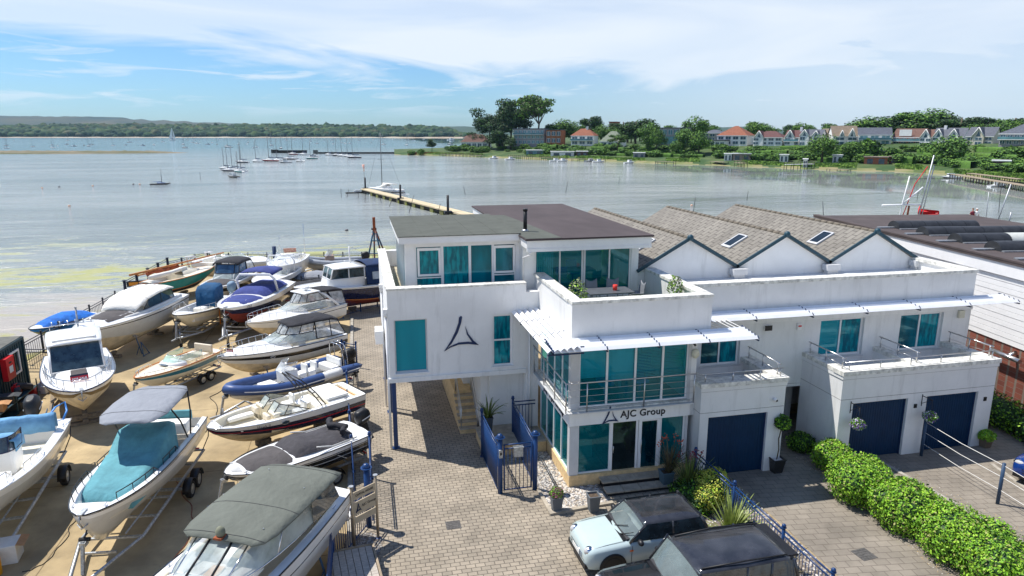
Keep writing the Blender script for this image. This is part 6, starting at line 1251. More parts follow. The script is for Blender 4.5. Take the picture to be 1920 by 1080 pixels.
def sign_board():
    a = Vector((-.57, 17.97, 0)); b = Vector((.11, 18.5, 0)); d = b-a; L = d.length; t = T('site_sign', 'two post sign reading CAPITAL HOUSE and AJC Group on beige panels', 'sign', a, math.atan2(d.y, d.x))
    brz = M('bronze post', rgb(168, 152, 128), rough=.35, metal=.4, var=.1); pm = M('beige panel', rgb(176, 162, 138), rough=.6, var=.06)
    for x in (0, L):
        p = MB(brz); p.cyl((x, 0, 0), (x, 0, 2.05), .042, n=12); p.m = GALV; p.cyl((x, 0, 2.05), (x, 0, 2.07), .07, n=14); p.m = BLUE; p.cyl((x, 0, 0), (x, 0, .05), .11, .06, n=14); p.build('post', t)
    for (z0, z1) in ((1.60, 1.84), (1.12, 1.52), (.86, 1.06)): q = MB(pm); q.box(.04, -.015, z0, L-.04, .015, z1); q.build('panel', t)
    M_ = lambda x, z: Matrix.Translation((x, -.02, z)) @ TXZ
    text('lettering', 'CAPITAL HOUSE', .085, LETTER, t, M_(L/2, 1.72), ext=.003, bold=.002); text('lettering', 'AJC Group', .11, LETTER, t, M_(L*.66, 1.34), ext=.003); logo('logo', t, Matrix.Translation((.10, -.02, 1.20)), .20, .26, LOGOM)
sign_board()
# ------------------------------------------------------------------ planting
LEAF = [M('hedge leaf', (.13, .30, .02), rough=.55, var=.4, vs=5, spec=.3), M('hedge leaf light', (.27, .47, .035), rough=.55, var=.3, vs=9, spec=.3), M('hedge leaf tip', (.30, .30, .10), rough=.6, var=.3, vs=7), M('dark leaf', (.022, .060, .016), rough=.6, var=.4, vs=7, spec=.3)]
YEL = M('yellow leaf', (.42, .44, .06), rough=.55, var=.25, vs=8); BLADE = M('phormium blade', (.12, .17, .04), rough=.45, var=.4, vs=6); BLADE2 = M('bronze blade', (.10, .085, .045), rough=.5, var=.4, vs=6); BLADEY = M('striped blade', (.24, .30, .07), rough=.45, var=.35, vs=8)
def crown(name, parent, blobs, n, size, mats, weights=None, seed=1, shell=.55, up=.25, jit=.75, core=None):
    rs = np.random.RandomState(seed); tot = sum((r[0]*r[1]+r[1]*r[2]+r[0]*r[2]) for _, r in blobs); Vs = []; Fs = []; off = 0; MI = []
    for c, r in blobs:
        k = max(8, int(n*(r[0]*r[1]+r[1]*r[2]+r[0]*r[2])/tot)); d = rs.normal(0, 1, (k, 3)); d /= np.linalg.norm(d, axis=1)[:, None]
        rad = 1-shell*rs.rand(k)**2.2; p = d*rad[:, None]*np.array(r)+np.array(c); p += rs.normal(0, .06, (k, 3))*np.array(r)
        nn = d+np.array([0, 0, up]); V, F = leaves(p, nn, size, rs, jit=jit); Vs.append(V); Fs.append(F+off); off += len(V)
        MI.append(rs.choice(len(mats), k, p=weights))
    me = raw_mesh(name, np.concatenate(Vs), np.concatenate(Fs), mats, np.concatenate(MI)); o = link(name, me, parent)
    return o
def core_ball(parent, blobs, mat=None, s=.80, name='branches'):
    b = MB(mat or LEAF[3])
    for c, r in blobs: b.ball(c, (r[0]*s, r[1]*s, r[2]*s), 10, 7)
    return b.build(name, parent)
def bush(label, loc, blobs, n, size, mats, w=None, seed=1, name='shrub', cat='shrub', group=None, jit=.75):
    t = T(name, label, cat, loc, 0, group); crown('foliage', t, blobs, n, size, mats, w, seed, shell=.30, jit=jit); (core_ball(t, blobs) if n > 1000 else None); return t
hg = 'clipped hedge mounds between the driveways'
for k, (px, py, r, n, lab) in enumerate(((1503, 818, .50, 3500, 'smallest and darkest hedge mound at the alley end'), (1562, 850, .72, 6500, 'second hedge mound from the alley, in front of the middle garage wall'), (1612, 905, 1.02, 12000, 'third hedge mound from the alley, below the first hanging basket'), (1700, 955, 1.02, 12000, 'fourth hedge mound from the alley'), (1795, 1010, 1.05, 12000, 'fifth hedge mound from the alley'), (1880, 1065, 1.05, 10000, 'sixth hedge mound, at the bottom right of the picture'), (1975, 1130, 1.1, 5000, 'last hedge mound, cut off by the bottom right corner'))):
    c = P(px, py, .55); rs = random.Random(k+3); blobs = [((0, 0, r*.60), (r, r*1.02, r*.76))]+[((rs.uniform(-.55, .55)*r, rs.uniform(-.65, .65)*r, r*rs.uniform(.75, .95)), (r*rs.uniform(.35, .55), r*.5, r*.42)) for _ in range(6)]
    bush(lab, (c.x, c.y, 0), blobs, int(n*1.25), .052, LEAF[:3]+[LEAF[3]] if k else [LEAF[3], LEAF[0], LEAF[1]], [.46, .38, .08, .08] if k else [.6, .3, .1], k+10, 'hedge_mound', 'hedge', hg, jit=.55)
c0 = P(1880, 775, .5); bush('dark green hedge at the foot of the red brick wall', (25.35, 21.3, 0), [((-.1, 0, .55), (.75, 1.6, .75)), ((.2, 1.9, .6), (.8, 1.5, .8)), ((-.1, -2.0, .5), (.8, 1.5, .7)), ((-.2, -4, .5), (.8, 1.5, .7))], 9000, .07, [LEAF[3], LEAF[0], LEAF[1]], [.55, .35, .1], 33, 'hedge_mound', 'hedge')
def spiky(label, loc, n, ln, mat, wid=.045, seed=1, pot=None, name='phormium', spread=.9, group=None, z=0, flower=None, droop=.5):
    t = T(name, label, 'plant', loc, 0, group); rs = random.Random(seed); b = MB(mat)
    for k in range(n):
        a = rs.uniform(0, 2*math.pi); l = ln*rs.uniform(.55, 1.1); lean = rs.uniform(.08, spread); w = wid*rs.uniform(.6, 1.2); old = None; u = Vector((math.cos(a), math.sin(a), 0)); s_ = Vector((-u.y, u.x, 0)); dz = rs.uniform(.3, 1.2)*droop
        for i in range(6):
            f = i/5; r_ = lean*l*f**1.2; zz = z+l*(f*math.cos(lean*.9)-dz*lean*f**3*.55); p = u*(r_+.03)+Vector((0, 0, zz)); ww = w*(1-f**2.5)*.5+.002; pr = (b.vert(p-s_*ww), b.vert(p+s_*ww+Vector((0, 0, .008))))
            if old: b.face((old[0], old[1], pr[1], pr[0]))
            old = pr
    b.build('blades', t)
    if flower:
        f = MB(BLADE2); rr = MB(flower)
        for k in range(5):
            a = rs.uniform(0, 6.28); p = Vector((math.cos(a)*.35, math.sin(a)*.3, z+ln*rs.uniform(.9, 1.15))); f.cyl((0, 0, z), p, .010, n=4)
            for j in range(10): rr.ball(p+Vector((rs.uniform(-.08, .08), rs.uniform(-.08, .08), rs.uniform(-.15, .1))), .022, 5, 4)
        f.build('flower_stem', t); rr.build('flowers', t)
    return t
def planter(label, loc, s=.36, h=.5, mat=None, fill=None):
    t = T('planter', label, 'planter', loc, 0, 'square planters and pots'); b = MB(mat or M('grey planter', rgb(98, 104, 110), rough=.6, var=.1)); w = s/2; q = [((-1, -1), (1, -1), (1, 1), (-1, 1))]
    ring = lambda k, z: [(a*k, b_*k, z) for a, b_ in q[0]]
    b.loft([ring(w*.68, 0), ring(w*.97, h), ring(w*1.05, h), ring(w*1.05, h+.03), ring(w*.86, h+.03), ring(w*.82, h-.05)], True, True, False); b.build('pot', t); f = MB(fill or M('potting soil', (.09, .065, .045), rough=1, var=.4, vs=20)); f.box(-w*.82, -w*.82, h-.06, w*.82, w*.82, h-.03); f.build('soil', t); return t
planter('grey square planter with pink heather at the corner of the gravel', P(1043, 958), .36, .5); bush('pink flowering heather in the corner planter', P(1043, 958)+Vector((0, 0, .5)), [((0, 0, .12), (.22, .22, .2))], 900, .035, [M('heather', rgb(150, 90, 110), rough=.8), LEAF[0]], [.45, .55], 4)
planter('empty grey planter beside the entrance steps', P(1112, 958), .38, .55)
planter('blue grey planter with a strap leaved plant at the right of the entrance steps', P(1248, 912), .42, .55, M('blue grey planter', rgb(82, 106, 120), rough=.6, var=.1)); spiky('dark strap leaved phormium in the blue grey planter by the entrance', P(1252, 912), 60, 1.15, BLADE2, .05, 3, z=.5, name='phormium', flower=M('orange flower', rgb(190, 90, 60), rough=.7))
spiky('tall bronze green phormium beside the entrance with orange seed heads', P(1290, 925), 110, 1.45, BLADE, .055, 5, spread=.8, flower=M('red seed head', rgb(130, 50, 60), rough=.7)); bush('yellow leaved shrub between the small hatchback and the blue railing', P(1335, 950), [((0, 0, .55), (.55, .5, .5)), ((.25, .35, .75), (.4, .4, .4)), ((-.35, -.25, .5), (.45, .4, .4)), ((.1, .7, .4), (.5, .4, .5))], 6500, .045, [YEL, LEAF[1]], [.8, .2], 8)
spiky('large yellow green striped phormium behind the black off roader', P(1368, 1010), 150, 1.5, BLADEY, .06, 9, spread=1.05, droop=.8); spiky('browning phormium clump at the bottom of the railing', P(1455, 1090), 90, 1.2, BLADE2, .05, 11, spread=.9); bush('dark undergrowth shrub below the phormiums', P(1300, 945), [((0, 0, .3), (.7, .9, .4))], 2500, .07, [LEAF[3], LEAF[0]], [.7, .3], 12)
planter('dark blue grey tall planter on the side terrace', (4.42, 23.75, .46), .34, .75, M('dark slate planter', rgb(52, 66, 80), rough=.6)); spiky('green cordyline in the tall planter on the side terrace', (4.42, 23.75, .46), 60, 1.0, BLADE, .04, 15, z=.7, spread=1.0, droop=.9)
def bay():
    p = P(1454, 884); planter('black square planter with white pebbles beside the first garage door', p, .46, .50, M('black planter', (.02, .02, .022), rough=.4), M('white pebbles', (.55, .53, .5), rough=.8, var=.5, vs=30)); t = T('bay_tree', 'lollipop shaped bay tree standing in the black planter by the first garage', 'tree', (p.x, p.y, .45)); tr = MB(BARK); tr.tube([(0, 0, 0), (.05, 0, .4), (.02, .02, .8), (.10, 0, 1.25)], .022, 7); tr.build('trunk', t); crown('crown', t, [((.10, 0, 1.42), (.27, .27, .25)), ((.20, 0, 1.32), (.20, .20, .18))], 1500, .06, [LEAF[3], LEAF[0], LEAF[1]], [.5, .4, .1], 21, shell=.5)
bay()
p = P(1846, 838); planter('small clay pot with a leafy plant at the corner of the garage block', p, .36, .34, M('clay pot', rgb(120, 105, 88), rough=.9)); bush('leafy green plant in the clay pot', p+Vector((0, 0, .36)), [((0, 0, .12), (.30, .30, .2))], 700, .07, [LEAF[0], LEAF[1]], None, 22)
for (x, lab) in ((16.98, 'hanging basket of purple and white flowers left of the middle garage door'), (20.0, 'hanging basket of purple and white flowers between the second and third garage doors')):
    t = T('hanging_basket', lab, 'flower basket', (x-.10, 19.25, 1.55), 0, 'hanging flower baskets'); b = MB(BLACK); b.tube([(.0, .44, .75), (.0, -.05, .75)], .014, 5); b.cyl((0, .44, .35), (0, .44, .80), .014, n=5); b.cyl((0, .44, .45), (0, -.0, .75), .010, n=5)
    for a in (0, 2.1, 4.2): b.cyl((0, 0, .75), (.17*math.cos(a), .17*math.sin(a), .15), .006, n=4)
    b.build('bracket', t); m = MB(M('basket liner', (.09, .065, .04), rough=1)); m.ball((0, 0, .12), .17, 12, 6, -1, 0.0); m.build('basket', t)
    crown('flowers', t, [((0, 0, .12), (.25, .25, .2))], 900, .045, [LEAF[0], M('purple flower', rgb(120, 90, 160), rough=.7), M('white flower', (.7, .7, .68), rough=.7)], [.5, .28, .22], int(x), shell=.4)
def rope_post(label, p, h=1.42):
    t = T('rope_post', label, 'post', p, 0, 'navy posts with stretched ropes'); b = MB(M('slate blue post', rgb(48, 72, 100), rough=.5)); b.cyl((0, 0, 0), (0, 0, h), .055, n=14); b.ball((0, 0, h), (.055, .055, .03)); b.build('post', t); return t
pa = P(1727, 855); pb = P(1870, 945); rope_post('navy rope post against the wall between the second and third garages', pa); rope_post('navy rope post out on the driveway with ropes stretched to the garages', pb); pc = pb+(pb-pa)*1.6
rp = MB(M('white rope', (.7, .68, .64), rough=.8, var=0))
for z in (1.35, .95, .5): rp.tube([pa+Vector((0, 0, z)), pa.lerp(pb, .5)+Vector((0, 0, z-.05)), pb+Vector((0, 0, z)), pb.lerp(pc, .5)+Vector((0, 0, z-.06)), pc+Vector((0, 0, z))], .012, 5)
tag(rp.build('rope'), 'three thin white ropes stretched across the right hand driveway', 'rope')
# pebbles and gravel beds
def pebbles(name, poly, n, r0, r1, mats, seed, z=.02):
    rs = np.random.RandomState(seed); xs = [p[0] for p in poly]; ys = [p[1] for p in poly]; pts = []
    def inside(x, y):
        c = False; j = len(poly)-1
        for i in range(len(poly)):
            if (poly[i][1] > y) != (poly[j][1] > y) and x < (poly[j][0]-poly[i][0])*(y-poly[i][1])/(poly[j][1]-poly[i][1])+poly[i][0]: c = not c
            j = i
        return c
    while len(pts) < n:
        x = rs.uniform(min(xs), max(xs)); y = rs.uniform(min(ys), max(ys))
        if inside(x, y): pts.append((x, y))
    pts = np.array(pts); oc = np.array([(1, 0, 0), (0, 1, 0), (-1, 0, 0), (0, -1, 0), (0, 0, 1.0)]); R = rs.uniform(r0, r1, (n, 1, 1)); th = rs.uniform(0, 6.28, n); el = rs.uniform(.6, 1.3, (n, 1)); C = np.cos(th)[:, None]; Sn = np.sin(th)[:, None]
    V = oc[None]*R; x = V[..., 0]*el; y = V[..., 1]/el; V = np.stack([x*C-y*Sn, x*Sn+y*C, V[..., 2]*.6], -1); V[..., 0] += pts[:, :1]; V[..., 1] += pts[:, 1:]; V[..., 2] += z
    F = np.array([(0, 1, 4), (1, 2, 4), (2, 3, 4), (3, 0, 4)])[None]+np.arange(n)[:, None, None]*5; me = raw_mesh(name, V.reshape(-1, 3), F.reshape(-1, 3), mats, np.repeat(rs.choice(len(mats), n), 4), smooth=True); o = link(name, me); o['kind'] = 'stuff'; o['label'] = 'loose pebbles beside the glazed office corner' if seed < 3 else 'gravel bed under the phormiums' if seed < 6 else 'gravel round the foot of the site sign' if seed < 8 else 'fallen petals and leaves beside the hedge'; o['category'] = 'gravel' if seed < 8 else 'litter'
    if seed > 8: return
    b = MB(M('bed soil', (.17, .14, .11), rough=1, var=.3, vs=9)); b.prism(poly, .010, z); S(b.build('gravel_bed'))
PEB = [M('pebble grey', (.34, .33, .31), rough=.7), M('pebble buff', (.50, .42, .33), rough=.7), M('pebble white', (.62, .58, .54), rough=.7), M('pebble dark', (.16, .15, .15), rough=.7)]
pebbles('pebbles', [(5.55, 18.75), (7.5, 18.95), (7.5, 20.08), (6.48, 20.08), (6.48, 22.85), (5.62, 22.85), (5.5, 20.0)], 2600, .025, .06, PEB, 1)
pebbles('pebbles', [(9.75, 14.2), (12.1, 12.5), (12.15, 19.6), (10.9, 19.8), (9.9, 19.3)], 3000, .02, .045, PEB, 5)
pebbles('pebbles', [(-1.05, 16.2), (-.05, 17.0), (.25, 18.3), (-.1, 18.9), (-.85, 18.6)], 900, .02, .045, [PEB[3], PEB[0]], 7)
e = MB(STONE); e.obox((6.5, 18.72, .04), (2.2, .14, .08), .09); e.obox((5.45, 19.4, .04), (.12, 1.4, .08), .02); S(e.build('kerb'))
LIT = [M('fallen petals', (.50, .34, .14), rough=.9), M('dry leaf', (.34, .24, .10), rough=.9), PEB[2]]
pebbles('leaf_litter', [(15.3, 20.5), (16.1, 20.5), (16.1, 12), (14.9, 12)], 900, .008, .020, LIT, 9, z=.0095); pebbles('leaf_litter', [(17.9, 19.4), (18.6, 19.4), (19.6, 12), (18.0, 12)], 500, .008, .018, LIT, 10, z=.0095)
def cable(label, pts, mat, r=.012, name='cable'):
    k = MB(mat); P_ = []
    for i in range(len(pts)-1):
        for j in range(6): f = j/6; a, b_ = P(*pts[i]), P(*pts[i+1]); p = a.lerp(b_, f); P_.append((p.x+.05*math.sin(i*6+j), p.y+.05*math.cos(i*5+j), r))
    k.tube(P_, r, 5); tag(k.build(name), label, name)
cable('dark cable snaking over the concrete past the teal covered boat', [(330, 905), (352, 940), (366, 975), (360, 1000), (320, 1060)], MATS['rust']); cable('dark cable curling on the yard between the left boats', [(40, 1075), (80, 1060), (118, 1020), (135, 985), (150, 960)], BLACK); cable('black hose lying between the cream runabout and the Hawk II bowrider', [(352, 850), (372, 820), (398, 800), (410, 770), (395, 745), (430, 722)], BLACK, .016, 'hose')
for i, (px, py, s_) in enumerate(((850, 985, .45), (1620, 1040, .5), (560, 1010, .4))):
    p = P(px, py); t = T('drain_cover', ('square iron drain cover in the block paved drive', 'square iron drain cover in the right hand driveway', 'square iron drain cover in the boatyard concrete')[i], 'drain cover', (p.x, p.y, .009), .1*i, 'drain covers'); k = MB(M('cast iron', (.09, .085, .08), rough=.7, var=.3, vs=12)); k.box(-s_/2, -s_/2, 0, s_/2, s_/2, .008)
    for q in range(5): k.box(-s_*.4, -s_*.4+q*s_*.19, .008, s_*.4, -s_*.4+q*s_*.19+.02, .012)
    k.build('cover', t)
# ------------------------------------------------------------------ cars
def car(label, cat, loc, rz, L, W, H, body, roofm, belt, hood, ws, name='parked_car', grille=None, tail=.96, tumble=.84, roofrail=False, lamp='round', plate=True, mirror=None, nose=.14):
    t = T(name, label, cat, loc, rz); x = lambda q: (q-.5)*L; w = W/2
    (wf, wr, tf, tr) = ws    # fractions along the length (0 tail, 1 nose): windscreen foot, rear glass foot, roof front, roof rear
    b = MB(body); rings = []
    for (q, k, zl, zt) in ((0, .80, .42, belt*.80), (.012, .90, .30, belt*.93), (.05, .97, .25, belt), (.2, 1, .22, belt), (.5, 1, .22, belt), (wf-.03, 1, .22, belt), (wf+.02, .99, .22, belt-.01), ((wf+1)/2, .985, .22, hood), (.93, .96, .23, hood-.035), (.968, .91, .25, hood-.085), (.990, .82, .27, hood-.17), (.999, .72, .30, hood-.28), (1, .66, .34, hood-.33)):
        ww = w*k; side = [(ww*.90, zl), (ww, zl+.14), (ww*1.0, (zl+zt)/2), (ww*.985, zt-.10), (ww*.93, zt-.02), (ww*.70, zt+(.015)), (ww*.35, zt+.035)]
        rings.append([(x(q), y, z) for y, z in side]+[(x(q), 0, zt+.04)]+[(x(q), -y, z) for y, z in side[::-1]])
    b.loft(rings, False, False, True); b.poly(rings[0]); b.poly(rings[-1]); b.build('body', t)
    zb = belt+.0; zr = H-.06; F = [(x(wf), w*.90), (x(tf), w*tumble*.94)]; R = [(x(wr), w*.92), (x(tr), w*tumble*.95)]; G = SMOKE
    cg = M('windscreen tint', (.24, .30, .30), rough=.03, var=.25, vs=1.3, spec=1, alpha=.55)
    def glass(nm, pts, g): q = MB(g); q.poly(pts); return q.build(nm, t)
    n = 6; wsn = []; 
    q = MB(cg); q.grid(lambda u, v: (F[0][0]+(F[1][0]-F[0][0])*v+.10*(1-(2*u-1)**2)*(1-v*.5), (2*u-1)*(F[0][1]+(F[1][1]-F[0][1])*v), zb+(zr-zb)*v), 8, 4); q.build('windscreen', t)
    q = MB(G); q.grid(lambda u, v: (R[0][0]+(R[1][0]-R[0][0])*v-.05*(1-(2*u-1)**2), (2*u-1)*(R[0][1]+(R[1][1]-R[0][1])*v), zb+(zr-zb)*v), 6, 3); q.build('rear_window', t)
    mid = (wf+wr)/2-.02
    for s in (1, -1):
        a = glass('side_window', [(F[0][0], s*w*.93, zb), (x(mid), s*w*.955, zb), (x(mid), s*w*(tumble+.02), zr), (F[1][0], s*w*tumble, zr)], G); a = glass('side_window', [(x(mid), s*w*.955, zb), (R[0][0], s*w*.94, zb), (R[1][0], s*w*tumble, zr), (x(mid), s*w*(tumble+.02), zr)], G)
    pl = MB(roofm if not roofrail else body)
    for s in (1, -1):
        pl.tube([(F[0][0]+.02, s*w*.92, zb-.02), (F[1][0], s*w*tumble, zr)], .035, 6); pl.tube([(x(mid), s*w*.958, zb-.01), (x(mid), s*w*(tumble+.025), zr)], .028, 6); pl.tube([(R[0][0], s*w*.935, zb-.02), (R[1][0], s*w*tumble, zr)], .045, 6)
        if L > 4.4: pl.tube([(x(wr+.17), s*w*.952, zb-.01), (x(wr+.16), s*w*(tumble+.02), zr)], .03, 6)
    pl.build('pillar', t)
    r = MB(roofm); rings = []
    for i in range(11):
        f = i/10; xx = F[1][0]+.06+(R[1][0]-.06-F[1][0]-.06)*f; e = 1-abs(2*f-1)**5; ww = w*tumble*(.94+.06*e); rings.append([(xx, ww*k/6, zr-.035+(H-zr+.035)*(1-(abs(k)/6)**3.2)*(.35+.65*e)) for k in range(-6, 7)])
    r.loft(rings, False); r.build('roof', t, solid=.02)
    if roofrail:
        rr = MB(BLACK)
        for s in (1, -1): rr.tube([(x(tf-.02), s*w*.70, H-.03), (x((tf+tr)/2), s*w*.74, H+.02), (x(tr+.02), s*w*.70, H-.02)], .022, 6)
        rr.box(R[1][0]-.22, -w*.70, H-.10, R[1][0]+.08, w*.70, H-.05); rr.build('roof_bar', t)
    wr_ = .31 if L < 4.2 else .37
    for xx in (x(.80), x(.17)):
        for s in (1, -1):
            wheel(t, xx, s*(w-.11), wr_, .21); ar = MB(BLACK); ar.loft([[(xx+rr_*math.cos(a), s*(w+o), wr_+rr_*math.sin(a)) for a in [math.pi*k/14-.12 for k in range(16)]] for rr_, o in ((wr_+.02, .004), (wr_+.075, .012), (wr_+.08, -.02))], False); ar.m = BLACK; ar.poly([(xx+(wr_+.03)*math.cos(a), s*(w-.002), wr_+(wr_+.03)*math.sin(a)) for a in [math.pi*k/14-.12 for k in range(16)]]); ar.build('wheel_arch', t)
        
    hz = hood-.27
    for s in (1, -1):
        hl = MB(CHROME); hl.ball((x(.957), s*w*.66, hz+.10), (.15, .15, .14) if lamp == 'round' else (.12, .24, .11), 14, 8); hl.m = M('lamp glass', (.5, .5, .5), rough=.03, var=0, spec=1); hl.ball((x(.963), s*w*.66, hz+.11), (.14, .12, .12) if lamp == 'round' else (.11, .20, .09), 14, 8); hl.build('headlight', t)
        tl = MB(M('tail lamp', rgb(170, 20, 25), rough=.2, var=.1)); tl.ball((x(.03), s*w*.82, belt-.16), (.06, .07, .17), 10, 6); tl.build('tail_light', t)
        mr_ = MB(mirror or BLACK); mr_.ball((x(wf-.06), s*(w+.10), belt+.06), (.08, .12, .08), 12, 8); mr_.cyl((x(wf-.06), s*w*.92, belt), (x(wf-.06), s*(w+.06), belt+.04), .02); mr_.build('door_mirror', t)
        dh = MB(CHROME); dh.obox((x(mid+.05), s*(w+.008), belt-.16), (.16, .02, .02)); dh.build('door_handle', t)
        sm = MB(BLACK); sm.box(x(.24), s*(w-.02) if s < 0 else w-.12, .20, x(.73), s*(w-.12) if s < 0 else w+.004, .27); sm.build('side_skirt', t)
    g = MB(BLACK); g.obox((x(.992), 0, hood-.38), (.05, w*1.1, .15)); 
    g.m = CHROME; g.tube([(x(.995)+.02, -w*.52, hood-.30), (x(1)+.02, 0, hood-.29), (x(.995)+.02, w*.52, hood-.30)], .013, 5)
    for k in range(3): g.tube([(x(1)+.016, -w*.5, hood-.34-.035*k), (x(1)+.016, w*.5, hood-.34-.035*k)], .006, 4)
    g.build('grille', t); bp = MB(BLACK); bp.obox((x(.99), 0, .33), (.10, W*.80, .12)); bp.obox((x(.008), 0, .40), (.10, W*.86, .14)); bp.build('bumper', t)
    if plate: np_ = MB(M('number plate', (.75, .75, .72), rough=.4, var=0)); np_.box(x(1)+.022, -.26, .46, x(1)+.035, .26, .57); np_.build('number_plate', t)
    wp = MB(BLACK)
    for s in (-.1, .45): wp.tube([(x(wf)+.10, s*w, zb+.03), (x(wf)-.12, (s+.55)*w*.8, zb+.22)], .012, 5)
    wp.build('wiper', t)
    for s in (1, -1): st_ = MB(M('car seat', (.05, .05, .055), rough=.8)); st_.obox((x((wf+wr)/2)+.45, s*w*.42, belt+.02), (.14, .42, .55), 0, 0, -.2); st_.obox((x((wf+wr)/2)+.42, s*w*.42, belt+.36), (.08, .22, .14)); st_.build('front_seat', t, bevel=.03)
    helm(t, x(wf)-.45, -w*.42, belt+.02); ds = MB(M('dashboard grey', (.045, .045, .05), rough=.7)); ds.obox((x(wf)-.18, 0, belt+.0), (.5, W*.80, .10)); ds.build('dashboard', t); inn = MB(BLACK); inn.box(x(wr)+.15, -w*.85, belt-.25, x(wf)-.12, w*.85, belt-.05); inn.build('interior', t)
    gp_ = MB(BLACK)
    for s in (1, -1):
        yy = s*(w+.003)
        for q in (wf-.005, mid-.01, .27): gp_.tube([(x(q), yy, .32), (x(q), yy, (belt+.22)/2), (x(q)-.02, yy*.985, belt-.08)], .006, 4)
        gp_.tube([(x(wf-.005), yy, .32), (x(.27), yy, .32)], .006, 4); gp_.tube([(x(.93), s*w*.80, hood-.045), (x((wf+1)/2), s*w*.80, hood+.008), (x(wf)+.12, s*w*.80, belt+.004)], .006, 4)
    gp_.build('panel_gap', t)
    cw = MB(BLACK); cw.obox((x(wf)+.10, 0, belt+.012), (.14, W*.78, .02)); cw.build('scuttle', t); return t
MINI = M('pale blue paint', rgb(184, 200, 200), rough=.25, var=.02, coat=.7); SUVB = M('black car paint', (.012, .013, .017), rough=.14, var=.3, vs=1.5, coat=1); ROOFB = M('grey black roof paint', (.030, .031, .036), rough=.14, var=.35, vs=2.2, coat=.6)
mini = car('pale blue hatchback with black roof and round headlights parked by the entrance', 'car', (7.32, 16.12, .01), math.pi+.03, 3.72, 1.68, 1.41, MINI, ROOFB, .93, .88, (.665, .03, .54, .09), lamp='round')
st = MB(M('orange repeater', rgb(230, 110, 30), rough=.3)); st.box(.55, .835, .70, .65, .85, .74); st.box(.55, -.85, .70, .65, -.835, .74); st.build('indicator', mini)
car('black off roader parked nearest the camera', 'car', (7.6, 13.42, .01), math.pi+.02, 4.75, 1.95, 1.84, SUVB, ROOFB, 1.14, 1.10, (.655, .015, .565, .05), roofrail=True, lamp='box', tumble=.86)
pB = P(1958, 905); car('blue car cut off by the right edge of the picture', 'car', (pB.x+1.1, pB.y+.1, .01), math.pi+.25, 4.2, 1.76, 1.48, M('blue car paint', rgb(14, 52, 120), rough=.2, coat=.8), M('blue car paint', rgb(14, 52, 120)), .95, .90, (.66, .03, .52, .12), lamp='box', mirror=MATS['blue car paint'])
# ------------------------------------------------------------------ things in the yard, terrace and walls
def container():
    t = T('site_container', 'dark teal steel container with a white framed window at the left edge', 'container', (-15.5, 34.7, 0)); tm = M('container teal', rgb(20, 58, 70), rough=.55, var=.2); b = MB(tm)
    b.box(-2.4, -8, .1, -.05, 0, 2.42); 
    for k in range(38): b.box(-.05, -7.9+k*.21, .2, -.02, -7.9+k*.21+.10, 2.38)
    b.box(-.07, -.12, .05, .03, .02, 2.5); b.box(-.07, -8, 2.38, .03, -.12, 2.5); b.box(-.07, -8, .05, .03, -.12, .2); b.build('shell', t); r = MB(M('container roof', rgb(96, 96, 90), rough=.8, var=.3)); r.box(-2.4, -8, 2.5, -.03, .0, 2.53); r.build('roof', t)
    w = MB(PVC); X = frameX(.03, -.35, math.pi/2); window(t, -1.15, -.25, 1.0, 2.1, 0, X=Matrix.Translation((.01, -.3, 0)) @ Matrix.Rotation(math.pi/2, 4, 'Z'), panes=P_BLACK, fm=PVC, fw=.09)
    c = T('extinguisher_cabinet', 'red fire extinguisher cabinet fixed to the teal container', 'cabinet', (-15.42, 32.6, 1.15)); k = MB(REDP); k.box(0, -.35, 0, .22, .35, 1.0); k.m = M('white label', (.8, .8, .8), var=0); k.box(.221, -.15, .3, .225, .18, .6); k.m = BLACK; k.box(.221, -.12, .72, .225, .12, .80); k.build('cabinet', c, bevel=.03)
container()
sh = T('storage_bench', 'low dark metal bench cluttered with jerrycans and boxes beside the container', 'bench', (-14.9, 31.6, 0), 0); b = MB(DKTEAL)
for z in (.05, .55): b.box(-.35, -2.4, z, .35, 1.6, z+.04)
for y in (-2.4, -.4, 1.56):
    for x in (-.35, .31): b.box(x, y, 0, x+.04, y+.04, .9)
b.build('frame', sh)
cols = [M('white jerrycan', (.7, .7, .68), rough=.5), REDP, M('dark crate', (.04, .045, .05), rough=.6), M('cardboard', rgb(188, 140, 96), rough=.9, var=.15), M('blue drum', rgb(40, 90, 140), rough=.5)]; rs = random.Random(12)
items = [('jerrycan', 0, 'white jerrycan on the lower shelf nearest the camera', -14.85, 29.6, .09), ('jerrycan', 0, 'white jerrycan on the lower shelf, second from the camera', -14.9, 30.05, .09), ('jerrycan', 1, 'red jerrycan at the far end of the bench', -14.9, 33.45, 0), ('jerrycan', 0, 'white jerrycan beside the red one at the far end', -14.5, 33.75, 0), ('jerrycan', 0, 'farthest white jerrycan by the railing', -14.75, 34.15, 0), ('jerrycan', 1, 'red jerrycan in the middle of the bench top', -14.95, 32.2, .59)]
for nm, c, lab, x, y, z in items:
    t = T('jerrycan', lab, 'jerrycan', (x, y, z), rs.uniform(-.4, .4), 'jerrycans beside the container'); k = MB(cols[c]); k.box(-.13, -.17, 0, .13, .17, .36); k.box(-.05, -.12, .36, .05, -.06, .44); k.box(-.03, -.12, .42, .03, .10, .46); k.box(-.03, .06, .36, .03, .10, .44); k.build('can', t, bevel=.02); q = MB(BLACK); q.cyl((0, .12, .36), (0, .14, .42), .035); q.build('cap', t)
